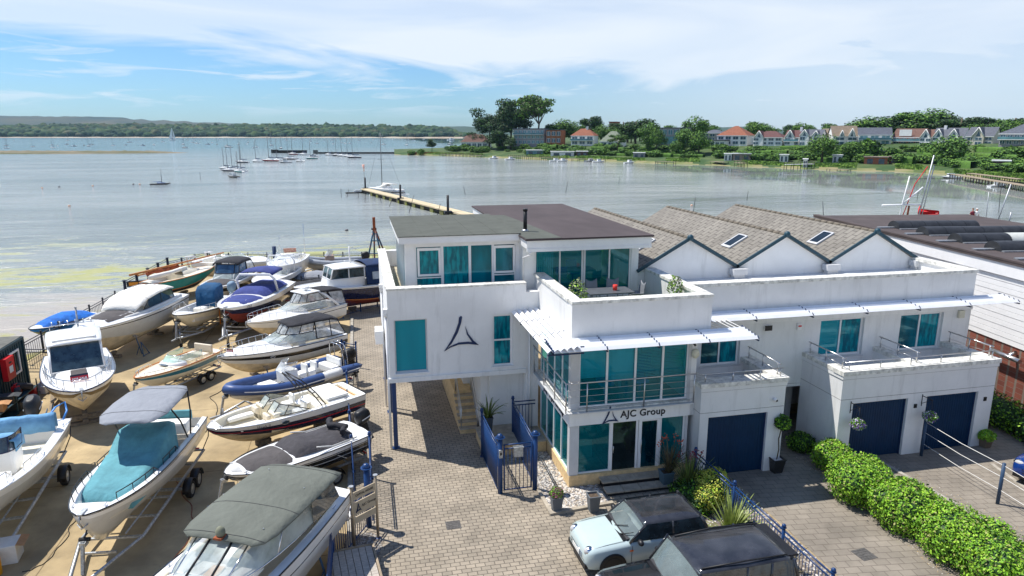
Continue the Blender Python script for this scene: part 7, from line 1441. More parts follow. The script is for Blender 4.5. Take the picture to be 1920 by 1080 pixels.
for lab, x, y, z, s, c in (('brown cardboard box on top of the bench nearest the camera', -14.9, 30.2, .59, (.7, .5, .35), 3), ('dark crate in the middle of the bench', -14.9, 31.2, .59, (.6, .5, .32), 2), ('dark crate on the lower shelf', -14.9, 31.7, .09, (.6, .6, .35), 2), ('white cardboard box at the bottom left edge of the yard', -10.15, 19.75, 0, (.75, .6, .55), 0)):
    t = T('storage_box', lab, 'box', (x, y, z), .15, 'boxes in the yard'); k = MB(cols[c]); k.box(-s[0]/2, -s[1]/2, 0, s[0]/2, s[1]/2, s[2]); k.build('box', t, bevel=.015); q = MB(cols[3] if c != 2 else cols[2]); q.poly([(s[0]/2, -s[1]/2, s[2]), (s[0]/2+.2, -s[1]/2, s[2]-.05), (s[0]/2+.2, s[1]/2, s[2]-.05), (s[0]/2, s[1]/2, s[2])]); q.build('flap', t, solid=.006)
t = T('yellow_drum', 'yellow plastic drum beside the white cardboard box at the bottom left', 'drum', (-10.15, 19.05, 0)); k = MB(M('yellow plastic', rgb(220, 160, 30), rough=.5)); k.cyl((0, 0, 0), (0, 0, .5), .22, n=18); k.build('drum', t, bevel=.02)
bundle(None, 'hose_heap', [(-14.7, 31.8, .7), (-15.0, 32.3, .9), (-14.6, 32.6, .75), (-14.9, 32.9, .6), (-14.7, 32.4, .65)], .14, C_BLK, 8); tag(bpy.data.objects['hose_heap'], 'heap of grey cloths and hoses on the bench by the container', 'cloth')
pk = MB(WOOD); pk.obox((-13.7, 32.6, .45), (.16, 3.0, .05), .25, .35); tag(pk.build('loose_plank'), 'weathered plank leaning beside the jerrycans', 'plank')
DKR = M('dark railing', rgb(28, 36, 52), rough=.5)
fence('dark railing between the container and the pilothouse boat', (-17.1, 37.4), (-13.9, 36.6), 1.15, mat=DKR, mid=1, group='dark railings on the seawall')
fence('dark railing along the seawall beside the blue tarpaulin dinghy', (-17.3, 38.5), (-16.4, 50), 1.1, mat=DKR, mid=5, step=.2, group='dark railings on the seawall')
fence('navy railing rising along the seawall beside the teal sailing boat', (-16.2, 51.5), (-15.6, 60.5), 1.6, mat=DKR, mid=3, step=5, pr=.10, ball=.02, group='dark railings on the seawall'); fence('navy railing at the seaward end behind the teal sailing boat', (-15.6, 60.5), (-13.4, 65.0), 1.3, mat=DKR, mid=2, step=5, pr=.07, ball=.02, group='dark railings on the seawall'); fence('dark railing along the seaward end behind the white cruisers', (-13.2, 64.8), (1.8, 62), 1.1, mat=DKR, mid=8, step=.25, group='dark railings on the seawall')
fence('black railing in front of the grey inflatable at the back', (-4.4, 52.2), (-.6, 52.6), 1.15, mat=DKR, mid=2, step=.15, group='dark railings on the seawall')
t = T('lifebuoy', 'orange lifebuoy hanging on the dark railing post beside the pilothouse boat', 'lifebuoy', (-13.95, 36.5, .95)); k = MB(M('lifebuoy orange', rgb(226, 86, 40), rough=.5, var=.1)); k.tube([(.0+.30*math.cos(a), -.08, .30*math.sin(a)) for a in [2*math.pi*q/24 for q in range(24)]], .065, 8, True); k.build('ring', t)
t = T('light_pole', 'thin grey pole standing behind the lifebuoy', 'pole', (-14.0, 37.0, 0)); k = MB(GALV); k.cyl((0, 0, 0), (0, 0, 3.2), .04); k.cyl((0, 0, 3.2), (0, 0, 3.26), .06); k.build('pole', t)
p = P(268, 556); t = T('hazard_board', 'black and orange oval rubber fender board on a steel stand by the seawall', 'board', (p.x, p.y, 0), .1); k = MB(BLACK); k.obox((0, 0, 1.0), (1.9, .15, .42)); k.m = M('amber panel', rgb(220, 140, 40), rough=.5, var=.2); k.obox((-.5, -.08, 1.0), (.6, .03, .26)); k.obox((.6, -.08, 1.0), (.45, .03, .26)); k.m = GALV; k.cyl((.1, 0, 0), (.25, -.1, 1.2), .04); k.build('board', t, bevel=.02)
def tripod():
    p = P(705, 505); t = T('boat_hoist', 'blue and rusty steel A frame hoist rising behind the office corner', 'hoist', (p.x, p.y, 0)); h = 4.6; b = MB(M('flaking blue steel', rgb(34, 82, 106), rough=.7, col2=rgb(150, 86, 50), vs=2.2, vmin=.42, vmax=.5))
    for (x, y) in ((-.9, -.5), (.8, -.7), (1.3, .8), (-.1, .9)): b.cyl((x, y, 0), (0, 0, h*.82), .075, n=7)
    for z in (.35, .62): b.cyl((-.9*(1-z), -.5*(1-z), h*z*.9), (.9*(1-z)+.1, -.6*(1-z), h*z*.9), .045)
    b.m = RUST; b.box(-.12, -.12, h*.72, .12, .12, h); b.build('frame', t); w = MB(BLACK); w.cyl((-.25, 0, h*.78), (.2, 0, h*.78), .09); w.build('pulley', t)
tripod()
p = P(546, 520); t = T('pump_cabinet', 'dark blue pump cabinet with striped sign behind the radar dome cruiser', 'cabinet', (p.x, p.y, 0), .05); k = MB(NAVY); k.cyl((-1.2, .4, 0), (-1.2, .4, 2.6), .16, n=10); k.box(-.5, 0, 0, .7, .4, 1.9); k.m = BLACK; k.box(-.4, -.01, 1.1, .6, 0, 1.7); k.m = M('pale striped sign', rgb(226, 200, 170), col2=rgb(190, 90, 80), vs=8, rough=.6); k.box(-.45, 0, 2.1, .55, .06, 2.45); k.build('cabinet', t)
def ac(label, x, y, z, rz):
    t = T('air_conditioner', label, 'air conditioner', (x, y, z), rz, 'white air conditioning units'); k = MB(PVC); k.box(-.42, -.17, 0, .42, .17, .58); k.build('case', t, bevel=.02); g = MB(FRAME); g.tube([(-.1+.2*math.cos(a), -.175, .29+.2*math.sin(a)) for a in [2*math.pi*q/18 for q in range(18)]], .012, 4, True)
    for q in range(6): g.box(-.28, -.178, .14+q*.06, .08, -.172, .15+q*.06)
    g.build('grille', t)
ac('white air conditioning unit fixed low on the side wall above the lane', .62, 28.4, 3.05, -math.pi/2); ac('cream air conditioning unit on the terrace in front of the penthouse window', 5.4, 25.05, 5.45, 0)
# terrace furniture
t = T('terrace_table', 'dark grey dining table on the roof terrace', 'table', (8.75, 22.9, 5.36)); k = MB(M('slate table top', rgb(84, 88, 94), rough=.5, var=.1)); k.box(-.85, -.5, .72, .85, .5, .76); k.build('table_top', t)
for (x, y) in ((-.75, -.4), (.75, -.4), (.75, .4), (-.75, .4)): k = MB(GALV); k.cyl((x, y, 0), (x, y, .72), .025); k.build('leg', t)
for (x, y, a, lab) in ((8.5, 23.75, math.pi, 'grey shell chair at the window side of the terrace table'), (9.95, 23.2, math.pi/2, 'grey shell chair at the right end of the terrace table'), (9.3, 23.85, math.pi*.9, 'grey shell chair at the far corner of the terrace table')):
    t = T('terrace_chair', lab, 'chair', (x, y, 5.36), a+math.pi, 'grey shell chairs round the terrace table'); k = MB(M('grey shell', rgb(120, 124, 130), rough=.5)); k.grid(lambda u, v: ((u-.5)*.5*(1-.1*v), -.22+.45*min(v*2, 1)+.08*max(0, v*2-1), .45+.42*max(0, v*2-1)**.8+.10*(2*u-1)**2), 8, 10); k.build('seat_shell', t, solid=.02)
    for (lx, ly) in ((-.18, -.18), (.18, -.18), (.18, .18), (-.18, .18)): k = MB(GALV); k.cyl((lx*1.2, ly*1.2, 0), (lx, ly, .45), .014); k.build('leg', t)
t = T('candle_lantern', 'red candle tub standing on the terrace table', 'candle', (9.0, 22.85, 6.12)); k = MB(M('candle red', rgb(220, 60, 50), rough=.5)); k.cyl((0, 0, 0), (0, 0, .2), .08, .085, n=14); k.build('tub', t)
bush('wispy olive shrub inside the terrace parapet beside the table', (7.35, 22.2, 5.36), [((0, 0, .75), (.35, .35, .6)), ((.25, .1, .5), (.25, .25, .4))], 700, .06, [M('olive leaf', (.22, .25, .14), rough=.6), LEAF[1]], [.7, .3], 41); bush('wispy olive shrub against the right hand terrace parapet', (10.7, 21.5, 5.36), [((0, 0, 1.0), (.26, .26, .5))], 500, .06, [MATS['olive leaf'], LEAF[1]], [.6, .4], 42)
p = P(655, 1075); t = T('timber_crate', 'grey weathered timber frame lying by the bottom of the sign', 'pallet', (-.55, 16.6, .0), .12); k = MB(M('grey pallet wood', rgb(176, 168, 158), rough=.9, var=.2, vs=5, st=(1, 6, 1)))
for q in range(6): k.box(-.55+q*.185, -.75, .50, -.55+q*.185+.17, .72, .53)
k.build('boards', t); k = MB(WOOD); k.box(-.62, -.8, 0, -.56, .78, .56); k.box(.56, -.8, 0, .62, .78, .56); k.box(-.56, .73, 0, .56, .78, .56); k.box(-.56, -.8, 0, .56, -.76, .56); k.build('frame', t)
# ------------------------------------------------------------------ far bank on the right
SHORE = [(735, 290.5), (770, 291.5), (850, 293), (940, 297), (1040, 301), (1150, 303.5), (1240, 307), (1400, 313), (1500, 317), (1600, 321), (1700, 323), (1780, 328), (1850, 338), (1920, 348), (2050, 366), (2200, 390)]
HMAX = [(735, .2), (800, 1.4), (880, 2.4), (950, 4.2), (1000, 4.9), (1100, 5.8), (1200, 5.6), (1300, 5.8), (1450, 6.4), (1600, 7.1), (1800, 7.8), (2200, 8.5)]
def lerp_(tab, x):
    if x <= tab[0][0]: return tab[0][1]
    for (a, va), (b, vb) in zip(tab, tab[1:]):
        if x <= b: return va+(vb-va)*(x-a)/(b-a)
    return tab[-1][1]
def DY(py, z=WZ): return (CAMH-z)/drop(py)
def thgt(px, s):
    hm = lerp_(HMAX, px); n = .25*mnoise.noise(Vector((px*.03, s*.05, 0)))
    if s < 0 or (px < 878 and s > 85): return WZ-.6
    for (a, va), (b, vb) in zip([(0, WZ-.12), (5, WZ+.25), (11, .05), (22, .7), (34, 1.2), (70, hm), (200, hm+.4), (900, hm+1)], [(5, WZ+.25), (11, .05), (22, .7), (34, 1.2), (70, hm), (200, hm+.4), (900, hm+1), (5000, hm)]):
        if s <= b:
            v = va+(vb-va)*(s-a)/(b-a); return min(v, hm) + (n if s > 6 else 0)
    return hm
def bank(px, s, dz=0): p = at_dist(px, DY(lerp_(SHORE, px))+s); p.z = thgt(px, s)+dz; return p
def build_bank():
    gm = M('garden bank', (.035, .080, .020), col2=(.085, .12, .035), rough=.95, vs=.12, det=8, vmin=.42, vmax=.58); sm = M('muddy beach', (.30, .25, .13), col2=(.14, .17, .05), rough=.9, vs=.12, det=6)
    rows = [-4, 0, 2.5, 5, 8, 11, 16, 22, 28, 34, 45, 58, 70, 84, 100, 150, 300, 700, 1500, 3800]; cols_ = list(range(738, 2200, 12)); b = MB(gm); G = [[b.vert(bank(px, s)) for s in rows] for px in cols_]; b.smooth = True
    for i in range(len(cols_)-1):
        for j in range(len(rows)-1): b.m = sm if rows[j] < 5+3*math.sin(cols_[i]*.09) else gm; b.face((G[i][j], G[i][j+1], G[i+1][j+1], G[i+1][j]))
    S(b.build('hillside'), 'green terraced bank with muddy beach across the water')
    rs = np.random.RandomState(3); pts = []
    for k in range(9000):
        px = rs.uniform(790, 2100); s = rs.uniform(7.5, 15+4*math.sin(px*.02)); 
        if math.sin(px*.045)+math.sin(px*.017+1) < -.5: continue
        p = bank(px, s); pts.append((p.x, p.y, p.z+.35))
    pts = np.array(pts); V, F = leaves(pts, np.tile([[-.2, -.9, .35]], (len(pts), 1)), .8, rs, aspect=1.1, jit=.35); o = link('reeds', raw_mesh('reeds', V, F, [M('reed green', (.16, .27, .04), rough=.9, var=.3, vs=.3)])); tag(o, 'strip of bright green reeds along the far shore', 'reeds', kind='stuff')
build_bank()
TG = [M('foliage dark', (.030, .068, .022), rough=.8, var=.35, vs=.5), M('foliage mid', (.07, .165, .026), rough=.8, var=.3, vs=.5), M('foliage light', (.14, .27, .035), rough=.8, var=.3, vs=.5), M('foliage olive', (.07, .085, .04), rough=.8, var=.3, vs=.5)]
PROTO = {}
def tree_mesh(kind, seed):
    rs = random.Random(seed); hide = []
    if kind == 'round': bl = [((0, 0, .58), (.36, .36, .36))]+[((rs.uniform(-.28, .28), rs.uniform(-.28, .28), rs.uniform(.38, .80)), (rs.uniform(.14, .22),)*2+(rs.uniform(.11, .17),)) for _ in range(11)]; mats = TG; w = [.18, .44, .36, .02]; tr = [(0, 0, 0, .035), (0.01, 0, .5, .02)]; br = [(-.2, .1, .6), (.22, -.1, .62)]
    elif kind == 'dark': bl = [((rs.uniform(-.24, .24), rs.uniform(-.24, .24), rs.uniform(.35, .84)), (rs.uniform(.15, .24),)*2+(rs.uniform(.08, .14),)) for _ in range(13)]; mats = TG; w = [.72, .2, .0, .08]; tr = [(0, 0, 0, .03), (0, 0, .8, .012)]; br = [(-.2, 0, .5), (.2, 0, .55)]
    elif kind == 'pine': bl = [((rs.uniform(-.30, .30), rs.uniform(-.30, .30), rs.uniform(.42, .90)), (rs.uniform(.14, .24),)*2+(rs.uniform(.06, .11),)) for _ in range(18)]; mats = TG; w = [.78, .14, .0, .08]; tr = [(0, 0, 0, .022), (.02, 0, .45, .016), (.0, 0, .8, .01)]; br = [(-.24, .05, .78), (.25, -.05, .8), (.1, .2, .82)]
    elif kind == 'umbrella': bl = [((rs.uniform(-.36, .36), rs.uniform(-.3, .3), rs.uniform(.58, .90)), (rs.uniform(.12, .20),)*2+(rs.uniform(.06, .09),)) for _ in range(16)]; mats = [TG[3], TG[1], TG[2]]; w = [.4, .3, .3]; tr = [(0, 0, 0, .022), (.05, 0, .4, .016), (.02, 0, .74, .01)]; br = [(-.3, .05, .8), (.3, -.05, .82), (.15, .2, .84), (-.15, -.1, .84)]
    else: bl = [((0, 0, .42), (.5, .5, .42)), ((.2, .1, .6), (.3, .3, .25)), ((-.25, 0, .5), (.3, .3, .28))]; mats = TG[:3]; w = [.2, .4, .4]; tr = [(0, 0, 0, .03), (0, 0, .3, .02)]; br = []
    t = T('tree_source', 'x', 'tree'); n = {'bush': 700}.get(kind, 3400); crown('crown', t, bl, n, {'bush': .10, 'round': .036, 'dark': .036, 'pine': .032, 'umbrella': .03}[kind], mats, w, seed, shell=.75, jit=.6)
    b = MB(BARK); b.tube([p[:3] for p in tr], [p[3] for p in tr], 6)
    for q in br: b.cyl(tr[-2][:3] if len(tr) > 2 else (0, 0, .3), q, .010, .005, n=5)
    b.build('trunk', t); return t
def place_tree(kind, loc, h, w, label, group, name='tree', cat='tree', seed=0):
    key = (kind, seed % 3)
    first = key not in PROTO
    if first: PROTO[key] = tree_mesh(kind, 50+seed % 3+len(kind))
    src = PROTO[key]; rz = (seed*2.4) % 6.28; r = dup(src, loc, rz, label, group, (w/.85, w/.85, h/.95)); r.name = name; r['category'] = cat; return r
g1 = 'tall pines on the point'
for i, (px, s, h, w, kind, lab) in enumerate(((917, 52, 25, 15, 'pine', 'dark pine at the left end of the clump on the point'), (942, 55, 23, 16, 'pine', 'second dark pine of the clump on the point'), (958, 62, 26, 18, 'pine', 'tall dark pine in the middle of the clump on the point'), (972, 66, 28, 18, 'pine', 'tallest dark pine rising behind the glass fronted villa'), (984, 70, 28.5, 17, 'umbrella', 'pale green umbrella pine at the left of the pale pair'), (1006, 66, 29, 20, 'umbrella', 'pale green umbrella pine, rightmost of the tall clump'), (936, 48, 12, 14, 'dark', 'low dark tree under the pines by the white bungalow'))):
    place_tree(kind, bank(px, s), h, w*1.28, lab, g1, 'pine_tree', 'pine tree', i)
for i, (px, s, h, w, kind, lab) in enumerate(((894, 55, 11, 12, 'dark', 'round dark tree behind the brown roofed bungalow'), (958, 45, 8, 9, 'dark', 'low olive tree left of the glass fronted villa'), (1035, 90, 14, 14, 'dark', 'tree just right of the tall pines'), (1056, 85, 15, 18, 'round', 'broad tree behind the orange clad villa wing'), (1078, 90, 13, 14, 'round', 'tree left of the red roofed white house'), (1108, 110, 19, 16, 'dark', 'dark layered cedar above the red roofed white house'), (1128, 80, 11, 12, 'round', 'green tree right of the red roofed white house'), (1150, 80, 10, 11, 'round', 'bright green tree behind the grey tent like roof'), (1168, 100, 15, 20, 'dark', 'wide cedar left of the brick tower'), (1192, 95, 15, 20, 'dark', 'wide cedar right of the brick tower'), (1158, 40, 9, 10, 'umbrella', 'thin brownish tree in front of the grey roof'), (1217, 40, 15, 13, 'round', 'full green tree at the left of the curved glass building'), (1232, 38, 13, 9, 'round', 'smaller green tree in front of the curved glass building'), (1303, 72, 14.5, 13, 'round', 'brightest tall green tree behind the shore'), (1284, 40, 12, 12, 'round', 'lower green tree left of the bright tall tree'), (1312, 38, 11, 12, 'round', 'broad green tree below the bright tall tree'), (1270, 35, 7, 8, 'round', 'small green tree above the little jetty'), (1416, 95, 11, 14, 'round', 'green tree between the orange roof and the maroon roof'), (1500, 110, 10, 10, 'round', 'tree top behind the white chimney house'), (1546, 16, 10.3, 12.5, 'round', 'big dark green tree standing on the shore below the gabled houses'), (1590, 120, 12, 8, 'pine', 'spiky palm like tree behind the brown roofed house'), (1632, 115, 19, 26, 'round', 'broad tree mass left above the grey roofed house'), (1662, 118, 20, 24, 'dark', 'dark tree behind the grey roofed house'), (1705, 120, 21, 26, 'round', 'left of the highest trees on the ridge'), (1742, 124, 23, 28, 'round', 'highest rounded tree on the ridge'), (1778, 118, 19, 20, 'dark', 'darker tree at the right of the ridge clump'), (1800, 115, 18, 20, 'dark', 'olive toned tree ending the ridge clump'), (1785, 26, 8.6, 13.5, 'round', 'big round tree on the slope above the moored red boat'), (1868, 130, 15, 20, 'dark', 'dark tree behind the rightmost houses'), (1900, 125, 16, 18, 'dark', 'dark tree at the right edge behind the modern house'), (1888, 110, 13, 15, 'round', 'light green tree left of the modern grey house'), (1835, 115, 11, 14, 'round', 'small tree behind the white gabled houses'), (1600, 28, 7, 9, 'round', 'small tree right of the big dark shore tree'), (1628, 40, 7, 10, 'bush', 'leafy garden tree below the grey roofed house'), (809, 16, 8, 7, 'pine', 'wind bent tree on the tip of the point'), (770, 14, 3, 4, 'bush', 'low bush at the brick wall on the point'), (788, 14, 4, 4, 'bush', 'second low bush at the brick wall on the point'))):
    place_tree(kind, bank(px, s if px > 800 else 4), h*(.62 if s >= 100 and px > 1580 else 1)*sec_(px), w*(.9 if s >= 100 and px > 1580 else 1)*sec_(px), lab, 'trees on the far bank', 'tree', 'tree', i)
rs = random.Random(21)
for i in range(34):
    px = rs.choice((rs.uniform(1030, 1330), rs.uniform(1400, 1640))); place_tree(rs.choice(('round', 'dark')), bank(px, rs.uniform(130, 230)), rs.uniform(8, 12), rs.uniform(12, 18), 'distant tree on the skyline behind the far houses', 'skyline trees behind the houses', 'tree', 'tree', i)
for i in range(290):
    px = rs.uniform(840, 2000); s = rs.choice((24, 28, 32, 38, 46, 54)); w = rs.uniform(3, 6)
    place_tree('bush', bank(px, s+rs.uniform(-4, 4)), w*rs.uniform(.42, .7), w, 'rounded green garden shrub on the far bank', 'garden shrubs on the far bank', 'shrub', 'shrub', i)
HB = {}
def hedge_far(px0, px1, s, h, d=2.2, light=True):
    a = bank(px0, s); c = bank(px1, s); L = (c-a).length; t = T('garden_hedge', 'long clipped green hedge on a terrace of the far bank', 'hedge', a, math.atan2(c.y-a.y, c.x-a.x), 'clipped hedges on the far bank')
    b = MB(TG[1] if not light else M('clipped hedge', (.085, .18, .025), rough=.9, var=.35, vs=.8)); n = max(3, int(L/1.2))
    b.grid(lambda u, v: (u*L, -d/2+d*min(1, max(0, (v-.25)*2))+.12*mnoise.noise(Vector((u*L, v*5, s))), ((h*min(1, v*4) if v < .5 else h*min(1, (1-v)*4))-.5)+(c.z-a.z)*u+.22*mnoise.noise(Vector((u*L*.8, v*9, s*2)))), n, 12); b.build('foliage', t)
for q in ((1385, 1425, 42, 2.4), (1425, 1450, 40, 2.6), (1440, 1480, 45, 2.2), (1560, 1590, 40, 2), (1600, 1660, 52, 1.6), (1665, 1740, 40, 1.5), (1690, 1760, 30, 2.2), (1610, 1680, 34, 1.8), (1740, 1800, 44, 1.8), (1810, 1870, 34, 2.4), (1830, 1920, 44, 2.4), (1840, 1960, 56, 2.2), (1880, 2000, 28, 2.0), (1000, 1040, 30, 1.6), (1050, 1080, 34, 2.2), (1110, 1135, 40, 3.4), (1020, 1045, 48, 3.0), (1160, 1190, 25, 1.6), (1230, 1262, 26, 2.0), (1690, 1720, 22, 3.0), (1770, 1835, 22, 2.6)): hedge_far(*q)
for i in range(34): px = 1130+i*24+rs.uniform(-8, 8); hedge_far(px, px+rs.uniform(18, 42), rs.choice((24, 30, 38, 48, 58)), rs.uniform(1.2, 2.2))
# houses
WH = M('house white', (.78, .78, .76), rough=.7, var=.05); HGLASS = M('house glass', rgb(60, 84, 98), rough=.1, var=.4, vs=.4, spec=.8); TEALG = M('house teal glass', rgb(96, 136, 144), rough=.1, var=.3, vs=.4)
ROOFS = {'orange': M('orange tiles', rgb(140, 86, 64), rough=.85, var=.2, vs=1.5), 'brown': M('brown tiles', rgb(108, 80, 70), rough=.85, var=.2, vs=1.5), 'maroon': M('maroon tiles', rgb(98, 66, 64), rough=.85, var=.2, vs=1.5), 'grey': M('slate roof', rgb(84, 88, 98), rough=.7, var=.2, vs=1.5), 'tan': M('tan tiles', rgb(130, 116, 100), rough=.85, var=.2, vs=1.5), 'green': M('mossy slates', rgb(126, 134, 116), rough=.85, var=.2, vs=1.5)}
def house(label, px, wpx, s, ytop, yeave, ybase, kind, roof, wall=None, gables=(), chim=(), floors=2, yaw=-.3, band=None, depth=9, nwin=4, balcony=False, gl=None):
    D = DY(lerp_(SHORE, px))+s; p = at_dist(px, D); z = lambda y: CAMH-drop(y)*D; zb = thgt(px, s)-.6; p.z = 0; w = wpx*.97*D/(1312.4*sec_(px)); ang = math.atan2(p.y, p.x)-math.pi/2+yaw; t = T('house', label, 'house', p, ang, 'houses on the far bank')
    ze, zt, z1 = z(yeave), z(ytop), z(ybase); wm = wall or WH; b = MB(wm); b.box(-w/2, 0, zb, w/2, depth, ze)
    if kind == 'gable': b.poly([(-w/2, 0, ze), (-w/2, depth, ze), (-w/2, depth/2, zt-.1)]); b.poly([(w/2, 0, ze), (w/2, depth/2, zt-.1), (w/2, depth, ze)])
    b.build('wall', t); r = MB(ROOFS[roof]); o = .4
    if kind == 'flat': r.box(-w/2-o, -o, ze, w/2+o, depth, zt)
    else:
        q = (w/2-depth/2 if kind == 'hip' and w > depth else (w/2+o if kind == 'gable' else .1)); q = max(q, .1)
        c = [(-w/2-o, -o, ze-.1), (w/2+o, -o, ze-.1), (w/2+o, depth+o, ze-.1), (-w/2-o, depth+o, ze-.1)]; a, d = (-q, depth/2, zt), (q, depth/2, zt); r.poly([c[0], c[1], d, a]); r.poly([c[2], c[3], a, d])
        if kind == 'hip': r.poly([c[1], c[2], d]); r.poly([c[3], c[0], a])
        r.m = WH; r.box(-w/2-o, -o-.05, ze-.35, w/2+o, -o+.1, ze-.1)
    ro = r.build('roof', t)
    for (gx, gw, gt) in gables:    # front gables: x fraction, width fraction, top fraction between eave and ridge
        gx *= w; gw *= w; gz = ze+(zt-ze)*gt; g = MB(wm); g.box(gx-gw/2, -1.2, zb, gx+gw/2, -.02, ze); g.poly([(gx-gw/2, -1.2, ze), (gx+gw/2, -1.2, ze), (gx, -1.2, gz)]); g.m = ROOFS[roof]
        for s_ in (1, -1): g.poly([(gx+s_*(gw/2+.3), -1.5, ze-.3), (gx, -1.5, gz+.1), (gx, depth*.5, gz+.1), (gx+s_*(gw/2+.3), depth*.4, ze-.3)])
        g.m = WH
        for s_ in (1, -1): g.tube([(gx+s_*(gw/2+.3), -1.55, ze-.3), (gx, -1.55, gz+.05)], .16, 4)
        g.build('gable', t); wd = MB(gl or HGLASS); wd.poly([(gx-gw*.22, -1.23, ze-.2), (gx+gw*.22, -1.23, ze-.2), (gx, -1.23, ze+(gz-ze)*.62)]); wd.build('window', t)
    for (cx, ch, cm) in chim: k = MB(WH if cm == 'w' else M('chimney brick', rgb(140, 66, 46), rough=.9)); k.box(cx*w-.5, depth*.4, ze, cx*w+.5, depth*.4+.9, zt+ch); k.build('chimney', t)
    fh = (ze-max(zb, z1)-.2)/floors
    for f in range(floors):
        for k in range(nwin):
            if fh < .8: continue
            xx = -w/2+w*(k+.5)/nwin; ww = w/nwin*.34; yy = -.04 if not any(abs(xx-g_[0]*w) < g_[1]*w/2 for g_ in gables) else -1.24; zz = ze-.35-(f+1)*fh+fh*.28
            q = MB(WH); q.box(xx-ww-.1, yy-.05, zz-.1, xx+ww+.1, yy+.03, zz+fh*.58+.1); fr = q.build('window', t); q = MB(gl or HGLASS); q.box(xx-ww, yy-.08, zz, xx-.08, yy-.051, zz+fh*.58); q.box(xx+.08, yy-.08, zz, xx+ww, yy-.051, zz+fh*.58); q.build('pane', fr)
    if balcony: q = MB(WH); q.box(-w/2, -1.8, ze-fh-.35, w/2, 0, ze-fh-.15); q.m = TEALG; q.box(-w/2, -1.8, ze-fh-.15, w/2, -1.75, ze-fh+.75); q.build('balcony', t)
    if band: q = MB(band[0]); q.box(-w/2+band[1]*w, -.15, z(band[3]), -w/2+band[2]*w, -.02, z(band[4])); q.build('cladding', t)
    return t
BR = M('house brick', rgb(160, 96, 72), rough=.9, var=.15); SAND = M('house beige', rgb(206, 198, 180), rough=.8, var=.08); GRY = M('house grey', rgb(150, 146, 148), rough=.8, var=.1)
house('long white bungalow with brown hipped roof, leftmost house on the point', 889, 54, 48, 252, 266, 280, 'hip', 'brown', floors=1, nwin=5); house('small upper wing with brown hipped roof behind the leftmost bungalow', 884, 34, 60, 249.5, 258, 276, 'hip', 'brown', floors=1, nwin=2)
house('glass fronted flat roofed villa below the pale umbrella pines', 992, 62, 58, 240.5, 242, 271, 'flat', 'grey', GRY, floors=3, nwin=7, gl=TEALG, balcony=True); house('orange and timber clad villa wing right of the glass fronted villa', 1038, 30, 60, 243, 244, 270, 'flat', 'grey', M('orange cladding', rgb(150, 92, 58), rough=.7, var=.2, vs=.5), floors=2, nwin=3)
house('white house with red hipped roof, white chimney and turquoise balconies', 1092, 46, 62, 241, 254, 272, 'hip', 'orange', chim=((.12, 1.2, 'w'),), nwin=3, balcony=True); house('white house with steep mossy tent like roof', 1146, 44, 55, 246, 265, 274, 'hip', 'green', floors=1, nwin=3)
house('brick tower block showing above the cedars', 1148, 14, 150, 228, 229, 250, 'flat', 'brown', BR, floors=2, nwin=2); house('curved glass apartment building between the shore trees', 1262, 66, 62, 239, 240, 272, 'flat', 'grey', GRY, floors=2, nwin=6, gl=TEALG, band=(TEALG, .1, .6, 270, 256)); house('grey roofed hall behind the bright green trees', 1336, 40, 110, 243, 249, 265, 'hip', 'grey', GRY, nwin=3)
house('large white house with tall orange hipped roof and brick chimney', 1373, 60, 66, 236, 253.5, 272, 'hip', 'orange', chim=((.18, -2.2, 'b'),), nwin=4, depth=13); house('low white annex left of the orange roofed house', 1346, 30, 58, 262, 264, 275, 'flat', 'grey', floors=1, nwin=3)
house('white house with maroon roof and single glazed gable', 1440, 58, 66, 245.5, 257, 272, 'hip', 'maroon', gables=((-.28, .30, 1.0),), nwin=4, chim=((-.42, .3, 'b'),)); house('white gabled house with maroon roof and tall white chimney', 1486, 30, 68, 244, 257, 272, 'gable', 'maroon', gables=((-.1, .6, 1.0),), chim=((.40, 1.5, 'w'),), nwin=2, balcony=True)
house('white twin gabled house with dark slate roof beside the big shore tree', 1520, 42, 68, 242.5, 254, 274, 'gable', 'grey', gables=((-.25, .42, .95), (.30, .34, .75)), nwin=3); house('beige house with grey roof half hidden behind the big shore tree', 1552, 30, 74, 241, 256, 272, 'gable', 'tan', SAND, nwin=2)
house('cream house with tan roof and two little triangular dormers', 1586, 50, 70, 235.5, 255, 276, 'gable', 'tan', gables=((-.18, .16, .55), (.22, .26, .72)), nwin=2, yaw=.25, depth=10); house('white house with slate roof and broad teal glazing', 1641, 64, 70, 239, 252, 277, 'gable', 'grey', gl=TEALG, nwin=3, balcony=True, yaw=.1)
house('brick and white house with brown roof and wide white dormer', 1703, 60, 70, 241, 257, 274, 'gable', 'brown', BR, nwin=4, balcony=True, band=(WH, .2, .62, 255, 243)); house('narrow white house with pointed gable right of the brick house', 1738, 24, 68, 242.5, 257, 275, 'gable', 'brown', gables=((0, .8, 1.0),), nwin=2)
house('white house with two white trimmed gables and slate roof', 1778, 62, 70, 239.5, 256, 274, 'gable', 'grey', gables=((-.28, .32, .85), (.22, .34, .85)), nwin=4, chim=((-.22, 1.0, 'w'),)); house('white house with single broad gable window near the right edge', 1838, 54, 70, 238, 255, 275, 'gable', 'grey', SAND, gables=((-.02, .42, .95),), nwin=3)
house('large modern grey house at the right edge of the ridge', 1908, 72, 66, 230.5, 250, 272, 'hip', 'grey', GRY, nwin=5, depth=14, balcony=True)
